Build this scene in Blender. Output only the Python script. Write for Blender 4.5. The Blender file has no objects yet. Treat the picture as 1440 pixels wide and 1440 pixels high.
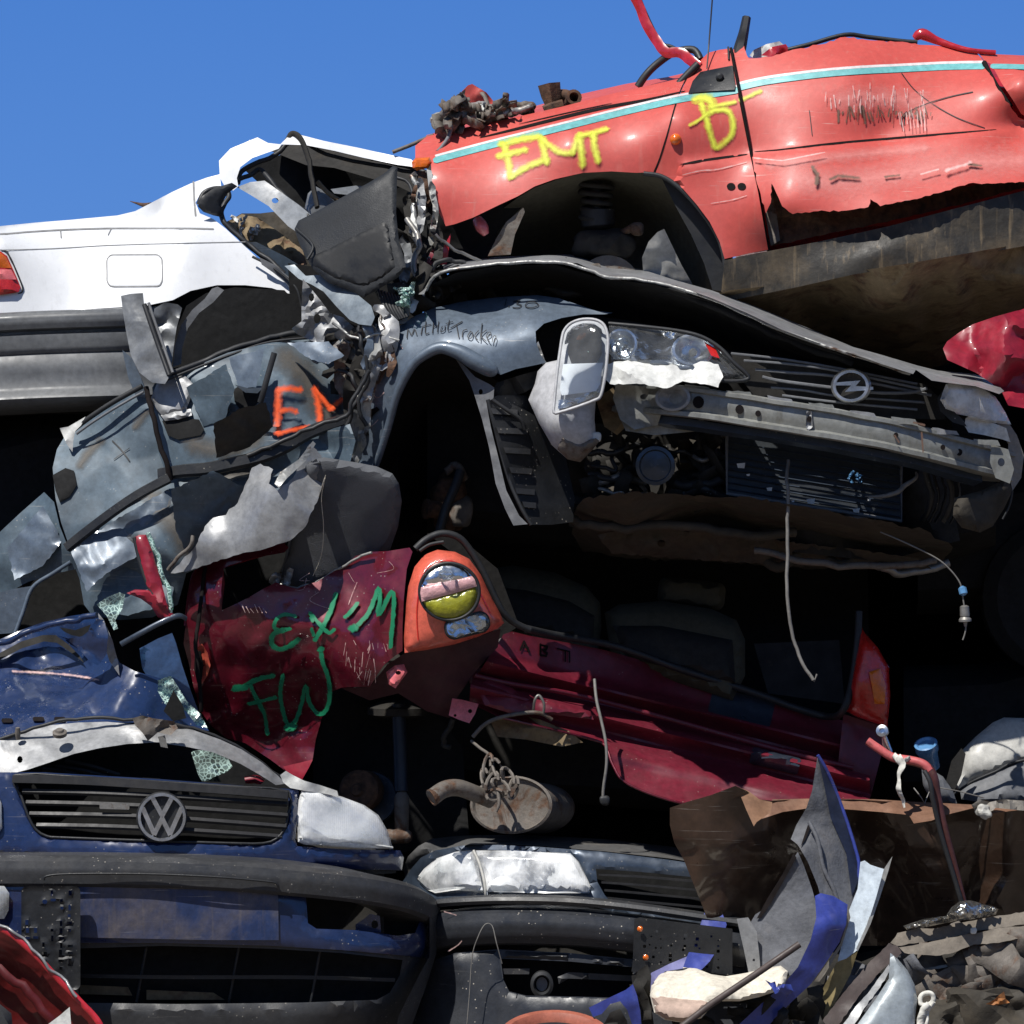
import bpy, bmesh, math, random
import numpy as np
from mathutils import Vector, noise, Matrix
from mathutils.geometry import delaunay_2d_cdt

K = 0.002          # metres per photo pixel at the front plane of the pile
DIST = 10.0        # camera distance from that plane
CZ = 1.70
sc = bpy.context.scene
COL = sc.collection

def W(px, py, d):
    s = K * (DIST + d) / DIST
    return Vector(((px - 720) * s, d, CZ + (720 - py) * s))

# ------------------------------------------------------------------ materials
def hexlin(r, g, b):
    f = lambda c: (c / 255) ** 2.2
    return (f(r), f(g), f(b), 1)

def nodes(name):
    m = bpy.data.materials.new(name); m.use_nodes = True
    nt = m.node_tree; nt.nodes.clear()
    return m, nt, nt.nodes, nt.links

def noise_node(N, L, vec, scale, detail=5, rough=0.6, dist=0.0):
    n = N.new('ShaderNodeTexNoise'); n.inputs['Scale'].default_value = scale
    n.inputs['Detail'].default_value = detail; n.inputs['Roughness'].default_value = rough
    n.inputs['Distortion'].default_value = dist
    L.new(vec, n.inputs['Vector']); return n

def ramp(N, L, src, stops):
    r = N.new('ShaderNodeValToRGB'); e = r.color_ramp.elements
    e[0].position, e[0].color = stops[0][0], stops[0][1]
    e[1].position, e[1].color = stops[-1][0], stops[-1][1]
    for p, c in stops[1:-1]:
        x = e.new(p); x.color = c
    L.new(src, r.inputs['Fac']); return r

def mix(N, L, fac, a, b):
    x = N.new('ShaderNodeMix'); x.data_type = 'RGBA'
    if isinstance(fac, float): x.inputs[0].default_value = fac
    else: L.new(fac, x.inputs[0])
    for i, v in ((6, a), (7, b)):
        if isinstance(v, tuple): x.inputs[i].default_value = v
        else: L.new(v, x.inputs[i])
    return x.outputs[2]

G = lambda v: (v, v, v, 1)

def surf_mat(name, col, metallic=0.0, rough=0.4, coat=0.0, dirt=0.3, dirtcol=(0.16, 0.12, 0.085, 1), var=0.15,
             bump=0.15, bscale=30, dents=0.0, dscale=7, specks=0.0, scratch=0.0, rust=0.0, coatrough=0.08, streak=0.0,
             roughvar=0.2, dirtscale=6.0, spec=0.5, grunge=0.8):
    m, nt, N, L = nodes(name)
    out = N.new('ShaderNodeOutputMaterial'); b = N.new('ShaderNodeBsdfPrincipled')
    L.new(b.outputs[0], out.inputs[0])
    tc = N.new('ShaderNodeTexCoord'); vec = tc.outputs['Object']
    c = col if len(col) == 4 else (*col, 1)
    # broad colour variation
    n1 = noise_node(N, L, vec, 4.0, 4)
    dark = tuple(x * (1 - var) for x in c[:3]) + (1,); light = tuple(min(1, x * (1 + var)) for x in c[:3]) + (1,)
    color = ramp(N, L, n1.outputs[0], [(0.3, dark), (0.7, light)]).outputs[0]
    dmask = None
    if rust > 0:
        nr = noise_node(N, L, vec, 9.0, 8, 0.7, 0.6)
        r = ramp(N, L, nr.outputs[0], [(0.62 - 0.3 * rust, G(0)), (0.72 - 0.3 * rust, G(1))])
        nc = noise_node(N, L, vec, 40, 4)
        rc = ramp(N, L, nc.outputs[0], [(0.3, (0.035, 0.02, 0.014, 1)), (0.7, (0.17, 0.085, 0.045, 1))])
        color = mix(N, L, r.outputs[0], color, rc.outputs[0])
    if dirt > 0:
        nd = noise_node(N, L, vec, dirtscale, 9, 0.68, 0.3)
        r = ramp(N, L, nd.outputs[0], [(0.72 - 0.42 * dirt, G(0)), (1.0 - 0.25 * dirt, G(min(1.0, 0.35 + dirt * .6)))])
        color = mix(N, L, r.outputs[0], color, dirtcol); dmask = r.outputs[0]
    if streak > 0:
        mp = N.new('ShaderNodeMapping'); mp.inputs['Scale'].default_value = (60, 60, 3.5)
        L.new(vec, mp.inputs[0])
        ns = noise_node(N, L, mp.outputs[0], 1.0, 6, 0.6)
        r = ramp(N, L, ns.outputs[0], [(0.56, G(0)), (0.75, G(streak))])
        color = mix(N, L, r.outputs[0], color, dirtcol)
    if specks > 0:
        v = N.new('ShaderNodeTexVoronoi'); v.inputs['Scale'].default_value = 70; L.new(vec, v.inputs[0])
        r = ramp(N, L, v.outputs[0], [(0.10, G(1)), (0.17, G(0))])
        n5 = noise_node(N, L, vec, 12, 3)
        r2 = ramp(N, L, n5.outputs[0], [(0.5, G(0)), (0.6, G(specks))])
        mm = N.new('ShaderNodeMath'); mm.operation = 'MULTIPLY'; L.new(r.outputs[0], mm.inputs[0]); L.new(r2.outputs[0], mm.inputs[1])
        color = mix(N, L, mm.outputs[0], color, (0.55, 0.5, 0.42, 1))
    if scratch > 0:
        for k, rot in enumerate((0.5, -0.9)):
            mp = N.new('ShaderNodeMapping'); mp.inputs['Rotation'].default_value = (0, rot, 0)
            mp.inputs['Scale'].default_value = (5, 5, 160); L.new(vec, mp.inputs[0])
            nx = noise_node(N, L, mp.outputs[0], 1.0, 3, 0.6, 0.4)
            r = ramp(N, L, nx.outputs[0], [(0.66, G(0)), (0.71, G(scratch))])
            n6 = noise_node(N, L, vec, 3.3 + k, 3)
            r2 = ramp(N, L, n6.outputs[0], [(0.48, G(0)), (0.6, G(1))])
            mm = N.new('ShaderNodeMath'); mm.operation = 'MULTIPLY'; L.new(r.outputs[0], mm.inputs[0]); L.new(r2.outputs[0], mm.inputs[1])
            color = mix(N, L, mm.outputs[0], color, (0.6, 0.56, 0.5, 1))
    ng = noise_node(N, L, vec, 48, 8, 0.7)
    rg = ramp(N, L, ng.outputs[0], [(0.34, G(0.66)), (0.66, G(1.12))])
    mg = N.new('ShaderNodeMix'); mg.data_type = 'RGBA'; mg.blend_type = 'MULTIPLY'; mg.inputs[0].default_value = grunge
    L.new(color, mg.inputs[6]); L.new(rg.outputs[0], mg.inputs[7]); color = mg.outputs[2]
    L.new(color, b.inputs['Base Color'])
    b.inputs['Metallic'].default_value = metallic
    b.inputs['Specular IOR Level'].default_value = spec
    nro = noise_node(N, L, vec, 14, 5)
    mr = N.new('ShaderNodeMapRange'); mr.inputs[1].default_value = 0.3; mr.inputs[2].default_value = 0.7
    mr.inputs[3].default_value = max(0.02, rough - roughvar * .4); mr.inputs[4].default_value = min(1, rough + roughvar)
    L.new(nro.outputs[0], mr.inputs[0]); rv = mr.outputs[0]
    if dmask:
        ma = N.new('ShaderNodeMath'); ma.operation = 'MAXIMUM'; mu = N.new('ShaderNodeMath'); mu.operation = 'MULTIPLY'
        mu.inputs[1].default_value = 0.8; L.new(dmask, mu.inputs[0]); L.new(mu.outputs[0], ma.inputs[0]); L.new(rv, ma.inputs[1]); rv = ma.outputs[0]
    L.new(rv, b.inputs['Roughness'])
    if coat > 0:
        if dmask:
            mu2 = N.new('ShaderNodeMath'); mu2.operation = 'MULTIPLY_ADD'; mu2.inputs[1].default_value = -coat; mu2.inputs[2].default_value = coat
            L.new(dmask, mu2.inputs[0]); L.new(mu2.outputs[0], b.inputs['Coat Weight'])
        else: b.inputs['Coat Weight'].default_value = coat
        b.inputs['Coat Roughness'].default_value = coatrough
    nb = noise_node(N, L, vec, bscale, 6, 0.6)
    bp = N.new('ShaderNodeBump'); bp.inputs['Strength'].default_value = bump; bp.inputs['Distance'].default_value = 0.004
    L.new(nb.outputs[0], bp.inputs['Height'])
    nrm = bp.outputs[0]
    if dents > 0:
        nd2 = noise_node(N, L, vec, dscale, 2, 0.5, 0.8)
        bp2 = N.new('ShaderNodeBump'); bp2.inputs['Strength'].default_value = dents; bp2.inputs['Distance'].default_value = 0.03
        L.new(nd2.outputs[0], bp2.inputs['Height']); L.new(nrm, bp2.inputs['Normal']); nrm = bp2.outputs[0]
    L.new(nrm, b.inputs['Normal'])
    if coat > 0: L.new(nrm, b.inputs['Coat Normal'])
    return m

def spray_mat(name, col, soft=0.35, rough=0.55, worn=0.25):
    m, nt, N, L = nodes(name)
    out = N.new('ShaderNodeOutputMaterial'); b = N.new('ShaderNodeBsdfPrincipled')
    b.inputs['Base Color'].default_value = (*col, 1); b.inputs['Roughness'].default_value = rough
    t = N.new('ShaderNodeBsdfTransparent'); mx = N.new('ShaderNodeMixShader')
    uv = N.new('ShaderNodeUVMap'); sep = N.new('ShaderNodeSeparateXYZ'); L.new(uv.outputs[0], sep.inputs[0])
    tc = N.new('ShaderNodeTexCoord')
    n = noise_node(N, L, tc.outputs['Object'], 60, 4)
    # distance from the centre of the stroke stored in V (0 edge .. 1 centre)
    a = N.new('ShaderNodeMath'); a.operation = 'ADD'
    s = N.new('ShaderNodeMath'); s.operation = 'MULTIPLY_ADD'; s.inputs[1].default_value = worn * 2; s.inputs[2].default_value = -worn
    L.new(n.outputs[0], s.inputs[0]); L.new(sep.outputs['Y'], a.inputs[0]); L.new(s.outputs[0], a.inputs[1])
    mr = N.new('ShaderNodeMapRange'); mr.inputs[1].default_value = 0.12; mr.inputs[2].default_value = 0.12 + soft
    L.new(a.outputs[0], mr.inputs[0]); L.new(mr.outputs[0], mx.inputs[0])
    L.new(t.outputs[0], mx.inputs[1]); L.new(b.outputs[0], mx.inputs[2]); L.new(mx.outputs[0], out.inputs[0])
    return m

def lens_mat(name, tint=(0.9, 0.93, 0.95), haze=0.25, hazecol=(0.8, 0.82, 0.84, 1), ribs=0, rough=0.04):
    """headlamp glass: mostly see-through, with gloss and a dusty haze"""
    m, nt, N, L = nodes(name)
    out = N.new('ShaderNodeOutputMaterial')
    tr = N.new('ShaderNodeBsdfTransparent'); tr.inputs[0].default_value = (*tint, 1)
    gl = N.new('ShaderNodeBsdfGlossy'); gl.inputs['Roughness'].default_value = rough; gl.inputs[0].default_value = G(1)
    df = N.new('ShaderNodeBsdfDiffuse'); df.inputs[0].default_value = hazecol
    tc = N.new('ShaderNodeTexCoord')
    n = noise_node(N, L, tc.outputs['Object'], 14, 6, 0.6)
    r = ramp(N, L, n.outputs[0], [(0.35, G(haze * 0.35)), (0.65, G(min(1, haze * 1.5)))])
    m1 = N.new('ShaderNodeMixShader'); L.new(r.outputs[0], m1.inputs[0]); L.new(tr.outputs[0], m1.inputs[1]); L.new(df.outputs[0], m1.inputs[2])
    fr = N.new('ShaderNodeFresnel'); fr.inputs[0].default_value = 1.5
    ad = N.new('ShaderNodeMath'); ad.operation = 'MULTIPLY_ADD'; ad.inputs[1].default_value = 1.0; ad.inputs[2].default_value = 0.02
    L.new(fr.outputs[0], ad.inputs[0])
    m2 = N.new('ShaderNodeMixShader'); L.new(ad.outputs[0], m2.inputs[0]); L.new(m1.outputs[0], m2.inputs[1]); L.new(gl.outputs[0], m2.inputs[2])
    nb = noise_node(N, L, tc.outputs['Object'], 18, 3)
    bp = N.new('ShaderNodeBump'); bp.inputs['Strength'].default_value = 0.25; bp.inputs['Distance'].default_value = 0.006
    hgt = nb.outputs[0]
    if ribs:
        wv = N.new('ShaderNodeTexWave'); wv.inputs['Scale'].default_value = ribs; wv.bands_direction = 'X'; wv.inputs['Distortion'].default_value = 0.4
        L.new(tc.outputs['Object'], wv.inputs[0]); aa = N.new('ShaderNodeMath'); aa.operation = 'MULTIPLY_ADD'; aa.inputs[1].default_value = .12
        L.new(wv.outputs['Fac'], aa.inputs[0]); L.new(hgt, aa.inputs[2]); hgt = aa.outputs[0]
    L.new(hgt, bp.inputs['Height']); L.new(bp.outputs[0], gl.inputs['Normal']); L.new(bp.outputs[0], df.inputs['Normal'])
    L.new(m2.outputs[0], out.inputs[0])
    return m

def crackle_mat(name):
    """shattered safety glass: pale green plates with white cracks"""
    m, nt, N, L = nodes(name)
    out = N.new('ShaderNodeOutputMaterial')
    tc = N.new('ShaderNodeTexCoord')
    v = N.new('ShaderNodeTexVoronoi'); v.feature = 'DISTANCE_TO_EDGE'; v.inputs['Scale'].default_value = 85
    L.new(tc.outputs['Object'], v.inputs[0])
    r = ramp(N, L, v.outputs[0], [(0.04, G(1)), (0.16, G(0.0))])
    n = noise_node(N, L, tc.outputs['Object'], 30, 3)
    rr = ramp(N, L, n.outputs[0], [(0.4, G(0.25)), (0.6, G(0.9))])
    mm = N.new('ShaderNodeMath'); mm.operation = 'MAXIMUM'; L.new(r.outputs[0], mm.inputs[0])
    m3 = N.new('ShaderNodeMath'); m3.operation = 'MULTIPLY'; m3.inputs[1].default_value = 0.45; L.new(rr.outputs[0], m3.inputs[0]); L.new(m3.outputs[0], mm.inputs[1])
    p = N.new('ShaderNodeBsdfPrincipled'); p.inputs['Base Color'].default_value = (0.55, 0.75, 0.68, 1); p.inputs['Roughness'].default_value = 0.2
    t = N.new('ShaderNodeBsdfTransparent'); t.inputs[0].default_value = (0.5, 0.75, 0.68, 1)
    gl = N.new('ShaderNodeBsdfGlossy'); gl.inputs['Roughness'].default_value = 0.05
    a = N.new('ShaderNodeMixShader'); a.inputs[0].default_value = 0.12; L.new(t.outputs[0], a.inputs[1]); L.new(gl.outputs[0], a.inputs[2])
    mx = N.new('ShaderNodeMixShader'); L.new(mm.outputs[0], mx.inputs[0]); L.new(a.outputs[0], mx.inputs[1]); L.new(p.outputs[0], mx.inputs[2])
    L.new(mx.outputs[0], out.inputs[0]); return m

DUST = (0.2, 0.165, 0.125, 1)
M = {}
M['white'] = surf_mat('white_paint', (0.8, 0.81, 0.82), rough=0.25, coat=0.6, dirt=0.2, dirtcol=(0.45, 0.45, 0.44, 1), var=0.03, bump=0.04, grunge=0.1, streak=0.25)
M['white_shade'] = surf_mat('shaded_white_paint', (0.32,0.34,0.36), rough=0.4, coat=0.2, dirt=0.4, dirtcol=(0.25, 0.24, 0.22, 1), bump=0.2, dents=0.3)  # white paint darkened to carry the shade inside the roof frame
M['red'] = surf_mat('faded_red_paint', (0.60, 0.088, 0.07), rough=0.5, coat=0.12, dirt=0.26, dirtcol=(0.55, 0.24, 0.19, 1), var=0.06, bump=0.06, bscale=60, dents=0.02, dscale=5, scratch=0.35, coatrough=0.2, grunge=0.35, streak=0.3, roughvar=0.08)
M['red_deep'] = surf_mat('deep_red_paint', (0.5, 0.02, 0.03), rough=0.25, coat=0.8, dirt=0.15, dents=0.4, bump=0.1)
M['crimson'] = surf_mat('crimson_paint', (0.3,0.012,0.03), rough=0.4, coat=0.3, dirt=0.3, dirtcol=(0.35, 0.2, 0.2, 1), dents=0.2, dscale=9, bump=0.1)
M['burg'] = surf_mat('burgundy_paint', (0.14,0.008,0.02), metallic=0.25, rough=0.28, coat=0.9, dirt=0.18, dirtcol=(0.22, 0.13, 0.12, 1), var=0.25, dents=0.15, dscale=6, specks=0.5, scratch=0.12, bump=0.08)
M['burg_in'] = surf_mat('burgundy_inner_paint', (0.16, 0.013, 0.028), rough=0.42, coat=0.2, dirt=0.42, dirtcol=(0.09, 0.04, 0.035, 1), bump=0.15, specks=0.3)
M['silver'] = surf_mat('blue_silver_paint', (0.125, 0.16, 0.205), metallic=0.2, rough=0.42, coat=0.25, dirt=0.42, dirtcol=(0.12, 0.10, 0.085, 1), var=0.15, dents=0.0, dscale=6, scratch=0.45, bump=0.08, specks=0.4, dirtscale=2.4, roughvar=0.08)
M['flank'] = surf_mat('grimy_blue_grey_paint', (0.095,0.135,0.17), metallic=0.08, rough=0.5, coat=0.06, roughvar=.06, dirt=.4, dirtcol=(.10, .09, .08, 1), dirtscale=2.4, var=.25, bump=.1, scratch=.5, specks=.4)
M['brownfilm'] = None
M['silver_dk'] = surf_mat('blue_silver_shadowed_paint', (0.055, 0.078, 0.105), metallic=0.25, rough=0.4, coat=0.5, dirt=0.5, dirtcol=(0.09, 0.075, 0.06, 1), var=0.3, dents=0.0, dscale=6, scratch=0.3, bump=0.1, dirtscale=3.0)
M['silver_lt'] = surf_mat('scuffed_silver_metal', (0.33,0.335,0.34), metallic=0.35, rough=0.42, coat=0.1, dirt=0.45, dirtcol=(0.24, 0.2, 0.16, 1), dents=0.08, dscale=12, bump=0.2, scratch=0.4)
M['torn'] = surf_mat('torn_bare_metal', (0.42, 0.42, 0.40), metallic=0.4, rough=0.4, dirt=0.45, dirtcol=(0.16, 0.11, 0.08, 1), rust=0.25, bump=0.4, dents=0.3, dscale=20)
M['beam'] = surf_mat('galvanised_beam_metal', (0.29, 0.295, 0.275), metallic=0.35, rough=0.45, dirt=0.5, dirtcol=(0.17, 0.155, 0.12, 1), var=0.12, bump=0.15, scratch=0.4, streak=0.5)
M['navy'] = surf_mat('navy_paint', (0.014, 0.028, 0.092), rough=0.28, coat=0.8, dirt=0.3, dirtcol=(0.2, 0.19, 0.18, 1), var=0.15, bump=0.06, specks=0.5, scratch=0.15)
M['navy_dusty'] = surf_mat('dusty_navy_paint', (0.02, 0.04, 0.12), rough=0.45, coat=0.2, dirt=0.75, dirtcol=(0.24, 0.19, 0.13, 1), dirtscale=5, bump=0.2, scratch=0.5, streak=0.25)
M['navy_bonnet'] = surf_mat('crumpled_navy_paint', (0.014, 0.032, 0.10), rough=0.24, coat=0.9, dirt=0.32, dirtcol=(0.11, 0.12, 0.15, 1), dents=0.15, dscale=7, specks=0.6, bump=0.08)
M['slate'] = surf_mat('slate_blue_paint', (0.045, 0.062, 0.09), metallic=0.3, rough=0.34, coat=0.6, dirt=0.28, dirtcol=DUST, specks=0.3, bump=0.08)
M['cobalt'] = surf_mat('cobalt_paint', (0.045, 0.065, 0.32), rough=0.32, coat=0.5, dirt=0.42, dirtcol=(0.2, 0.19, 0.25, 1), scratch=0.8, dents=0.15, bump=0.15)
M['undercoat'] = surf_mat('grey_undercoat', (0.13, 0.135, 0.15), rough=0.65, dirt=0.5, dirtcol=(0.24, 0.2, 0.16, 1), bump=0.5, bscale=90, dents=0.15, dscale=12, scratch=0.2)
M['paleblue'] = surf_mat('pale_scuffed_metal', (0.62, 0.7, 0.76), rough=0.4, metallic=0.1, dirt=0.35, dirtcol=(0.4, 0.42, 0.42, 1), bump=0.3, scratch=0.5)
M['rubber'] = surf_mat('black_rubber', (0.022, 0.023, 0.025), rough=0.5, dirt=0.2, dirtcol=(0.06,0.055,0.05,1), bump=0.2)
M['plastic'] = surf_mat('dusty_black_plastic', (0.018,0.019,0.021), rough=0.42, dirt=0.34, dirtcol=(0.075,0.068,0.06,1), bump=0.15, bscale=120, specks=0.6)
M['bumper'] = surf_mat('grey_bumper_plastic', (0.042,0.043,0.046), rough=0.42, dirt=0.4, dirtcol=(0.135,0.12,0.10,1), bump=0.12, bscale=140, specks=0.5, scratch=0.12)
M['bumper_w'] = surf_mat('smooth_grey_bumper_plastic', (0.13,0.135,0.14), rough=0.42, dirt=0.15, dirtcol=(0.13, 0.13, 0.13, 1), bump=0.04, spec=0.5)
M['black'] = surf_mat('deep_shade_black', (0.02,0.02,0.02), rough=0.85, dirt=0.25, dirtcol=(0.06,0.05,0.038,1), bump=0.4, dents=0.3, spec=0.15)  # near-black that stands in for deep shade in gaps and hollows
M['gloom'] = surf_mat('oily_dark_metal', (0.035,0.033,0.03), rough=0.7, dirt=0.4, dirtcol=(0.10,0.08,0.055,1), bump=0.5, spec=0.2)
M['liner'] = surf_mat('grey_arch_liner', (0.16, 0.165, 0.175), rough=0.6, dirt=0.4, dirtcol=(0.2, 0.18, 0.15, 1), bump=0.25)
M['undertray'] = surf_mat('dark_undertray', (0.045,0.038,0.028), rough=.75, dirt=.55, dirtcol=(0.12,0.09,0.055, 1), bump=1.0, bscale=25, dents=0.5)
M['underbody'] = surf_mat('muddy_underbody', (0.2,0.145,0.08), rough=0.75, dirt=0.65, dirtcol=(0.4,0.3,0.17, 1), bump=0.7, bscale=25, dents=0.3, dscale=8, rust=0.35)
M['sill'] = surf_mat('tarred_sill', (0.032,0.028,0.022), rough=0.5, dirt=0.6, dirtcol=(0.26,0.19,0.11, 1), bump=0.5, bscale=40, streak=0.7)
M['rust'] = surf_mat('rusty_steel', (0.09, 0.045, 0.028), rough=0.8, rust=0.9, dirt=0.3, dirtcol=(0.25, 0.18, 0.12, 1), bump=0.8, bscale=60)
M['rustgrey'] = surf_mat('weathered_steel', (0.17, 0.15, 0.13), rough=0.65, metallic=0.2, rust=0.35, dirt=0.4, dirtcol=(0.24, 0.19, 0.14, 1), bump=0.5, bscale=60)
M['steel'] = surf_mat('dull_steel', (0.3, 0.29, 0.27), metallic=0.6, rough=0.4, rust=0.1, dirt=0.3, bump=0.2)
M['brown'] = surf_mat('brown_paint', (0.06, 0.034, 0.022), metallic=0.2, rough=0.3, coat=0.6, dirt=0.3, dirtcol=(0.12, 0.075, 0.05, 1), dents=0.2, dscale=5, scratch=0.4, bump=0.1)
M['chrome'] = surf_mat('crumpled_reflector', (0.92,0.93,0.94), metallic=1.0, rough=0.2, dirt=0.1, bump=0.1, dents=0.25, dscale=22, roughvar=0.1, var=0.03, grunge=0.3)
M['chrome2'] = surf_mat('badge_chrome', (0.85,0.86,0.87), metallic=1.0, rough=0.28, dirt=0.1, bump=0.05, roughvar=0.1)
M['slat'] = surf_mat('grey_slat_plastic', (0.028,0.028,0.03), rough=0.45, dirt=0.4, dirtcol=(0.07,0.065,0.06,1), bump=0.15, spec=0.25)
M['lampwhite'] = surf_mat('bright_lamp_reflector', (.86, .88, .9), metallic=.35, rough=.3, dirt=.08, bump=.1, grunge=.2)
M['dustbumper'] = surf_mat('speckled_dark_bumper', (0.030, 0.033, 0.040), rough=0.38, dirt=0.3, dirtcol=(0.10, 0.095, 0.085, 1), bump=0.1, bscale=140, specks=0.9, scratch=0.1)
M['lens'] = lens_mat('headlamp_glass', haze=0.45, ribs=14)
M['lens_clear'] = lens_mat('clear_lamp_glass', haze=0.05)
M['lens_frost'] = lens_mat('ribbed_headlamp_glass', haze=0.38, hazecol=(0.85, 0.87, 0.86, 1), ribs=40, rough=0.1)
M['lens_milky'] = lens_mat('ribbed_headlamp_glass_milky', haze=0.62, hazecol=(0.93, 0.94, 0.93, 1), ribs=60, rough=0.08)
M['crackle'] = crackle_mat('shattered_glass')
M['amber'] = surf_mat('amber_plastic', (0.85, 0.17, 0.01), rough=0.15, coat=0.8, dirt=0.15, bump=0.3, bscale=120)
M['tailred'] = surf_mat('red_lamp_plastic', (0.6, 0.02, 0.015), rough=0.15, coat=1.0, dirt=0.1, bump=0.4, bscale=110)
M['tailpink'] = surf_mat('pink_lamp_plastic', (0.8, 0.18, 0.19), rough=0.2, coat=0.8, dirt=0.1, bump=0.3, bscale=110)
M['coral'] = surf_mat('coral_lamp_plastic', (0.74, 0.135, 0.085), rough=0.25, coat=0.7, dirt=0.2, dirtcol=(0.4, 0.12, 0.08, 1), bump=0.08)
M['olivelens'] = surf_mat('yellow_green_lamp_plastic', (0.34, 0.33, 0.015), rough=0.12, coat=1.0, dirt=0.15, dirtcol=(0.1, 0.1, 0.01, 1), bump=0.7, bscale=70)
M['band'] = surf_mat('whitish_lamp_band', (0.75, 0.42, 0.42), rough=0.25, coat=0.6, dirt=0.3, dirtcol=(0.8, 0.7, 0.7, 1), bump=0.5, bscale=120)
M['foam'] = surf_mat('dirty_white_foam', (0.78, 0.72, 0.6), rough=0.75, dirt=0.4, dirtcol=(0.3, 0.24, 0.16, 1), bump=0.5, bscale=50, dents=0.5, dscale=14)
M['cushion'] = surf_mat('grey_seat_cloth', (0.10,0.105,0.115), rough=0.9, dirt=0.15, dirtcol=(0.25, 0.24, 0.24, 1), bump=0.5, bscale=300, dents=0.2, grunge=0.3)
M['seat'] = surf_mat('olive_seat_cloth', (0.075,0.068,0.044), rough=0.9, dirt=0.2, bump=0.3)
M['trim'] = surf_mat('charcoal_door_trim', (0.013,0.015,0.018), rough=0.55, dirt=0.1, dirtcol=(0.03,0.03,0.03,1), bump=0.2, bscale=200, grunge=0.2)
M['pillar'] = surf_mat('grey_window_pillar', (0.2,0.21,0.22), rough=0.4, metallic=0.2, dirt=0.4, dirtcol=(0.2, 0.18, 0.16, 1), dents=0.2, dscale=12, bump=0.2)
M['grime'] = surf_mat('grey_brown_plastic', (0.24, 0.22, 0.19), rough=0.55, dirt=0.55, dirtcol=(0.33, 0.27, 0.2, 1), bump=0.4, dents=0.4, dscale=14)
M['wplastic'] = surf_mat('white_plastic', (0.74, 0.74, 0.7), rough=0.4, dirt=0.28, dirtcol=(0.4, 0.36, 0.3, 1), bump=0.15)
M['gplastic'] = surf_mat('grey_white_plastic', (0.47, 0.47, 0.48), rough=0.4, dirt=0.35, dirtcol=(0.2, 0.18, 0.15, 1), bump=0.15)
M['cream'] = surf_mat('cream_plastic', (0.5, 0.49, 0.45), rough=0.45, dirt=0.3, dirtcol=(0.25, 0.22, 0.18, 1), bump=0.15, dents=0.3)
M['foil'] = surf_mat('crumpled_foil', (0.75, 0.74, 0.7), metallic=0.95, rough=0.2, dirt=0.3, dirtcol=(0.2, 0.17, 0.12, 1), bump=0.9, bscale=30, dents=0.5, dscale=30)
M['wood'] = surf_mat('grey_weathered_board', (0.22, 0.19, 0.155), rough=0.8, dirt=0.5, dirtcol=(0.12, 0.1, 0.08, 1), bump=0.6, bscale=40, scratch=0.3)
M['terra'] = surf_mat('terracotta_plastic', (0.4, 0.12, 0.075), rough=0.5, dirt=0.3, bump=0.2)
M['rod'] = surf_mat('brown_rod', (0.07, 0.05, 0.045), rough=0.5, dirt=0.3, bump=0.3)
M['cable'] = surf_mat('grey_cable', (0.2, 0.19, 0.175), rough=0.5, dirt=0.3, bump=0.2)
M['tealstripe'] = surf_mat('teal_stripe', (0.18, 0.5, 0.5), rough=0.4, coat=0.3, dirt=0.2, dirtcol=(0.5, 0.6, 0.6, 1), bump=0.05, scratch=0.5)
M['whitestripe'] = surf_mat('white_stripe', (0.8, 0.72, 0.7), rough=0.4, coat=0.3, dirt=0.2, dirtcol=(0.6, 0.4, 0.35, 1), bump=0.05)
M['seam'] = surf_mat('dark_gap', (0.015, 0.012, 0.012), rough=0.8, dirt=0.0, bump=0.1, spec=0.1)
M['softseam'] = surf_mat('grey_gap', (0.28, 0.28, 0.28), rough=0.8, dirt=0.0, bump=0.1, spec=0.1)
M['yellow'] = spray_mat('yellow_spray', (0.74, 0.78, 0.07), soft=0.85, worn=0.5)
M['orange'] = spray_mat('orange_spray', (0.85, 0.10, 0.015), soft=0.8, worn=0.6)
M['green'] = spray_mat('green_marker', (0.008, 0.22, 0.10), soft=0.35, worn=0.5)
M['ink'] = spray_mat('black_marker', (0.01, 0.01, 0.012), soft=0.3, worn=0.2)
M['scrape'] = spray_mat('scrape_mark', (0.16, 0.09, 0.06), soft=0.8, worn=0.75)
M['scrape_w'] = spray_mat('pale_scrape_mark', (0.75, 0.5, 0.46), soft=1.1, worn=0.9)
M['pinkfade'] = spray_mat('chalky_pink_fade', (0.78, 0.27, 0.24), soft=1.3, worn=0.5)
M['brownfilm'] = spray_mat('brown_grey_grime', (0.095, 0.085, 0.072), soft=1.0, worn=0.35)
M['greentag'] = surf_mat('green_label', (0.2, 0.75, 0.12), rough=0.4, dirt=0.1)
M['cloth'] = surf_mat('white_cloth_strip', (0.75, 0.73, 0.66), rough=0.8, dirt=0.3, bump=0.4, dents=0.5, dscale=20)
M['bluecap'] = surf_mat('blue_cap_plastic', (0.12, 0.3, 0.55), rough=0.3, coat=0.5, dirt=0.1)

# ------------------------------------------------------------------ object helpers
def tag(o, label=None, cat=None, group=None, kind=None):
    if label: o['label'] = label
    if cat: o['category'] = cat
    if group: o['group'] = group
    if kind: o['kind'] = kind
    return o

def thing(name, loc, label, cat, group=None):
    o = bpy.data.objects.new(name, None); COL.objects.link(o)
    o.empty_display_size = 0.1
    o.location = loc; return tag(o, label, cat, group)

def rootloc(p):
    while p.parent: p = p.parent
    return p.location.copy()

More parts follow.
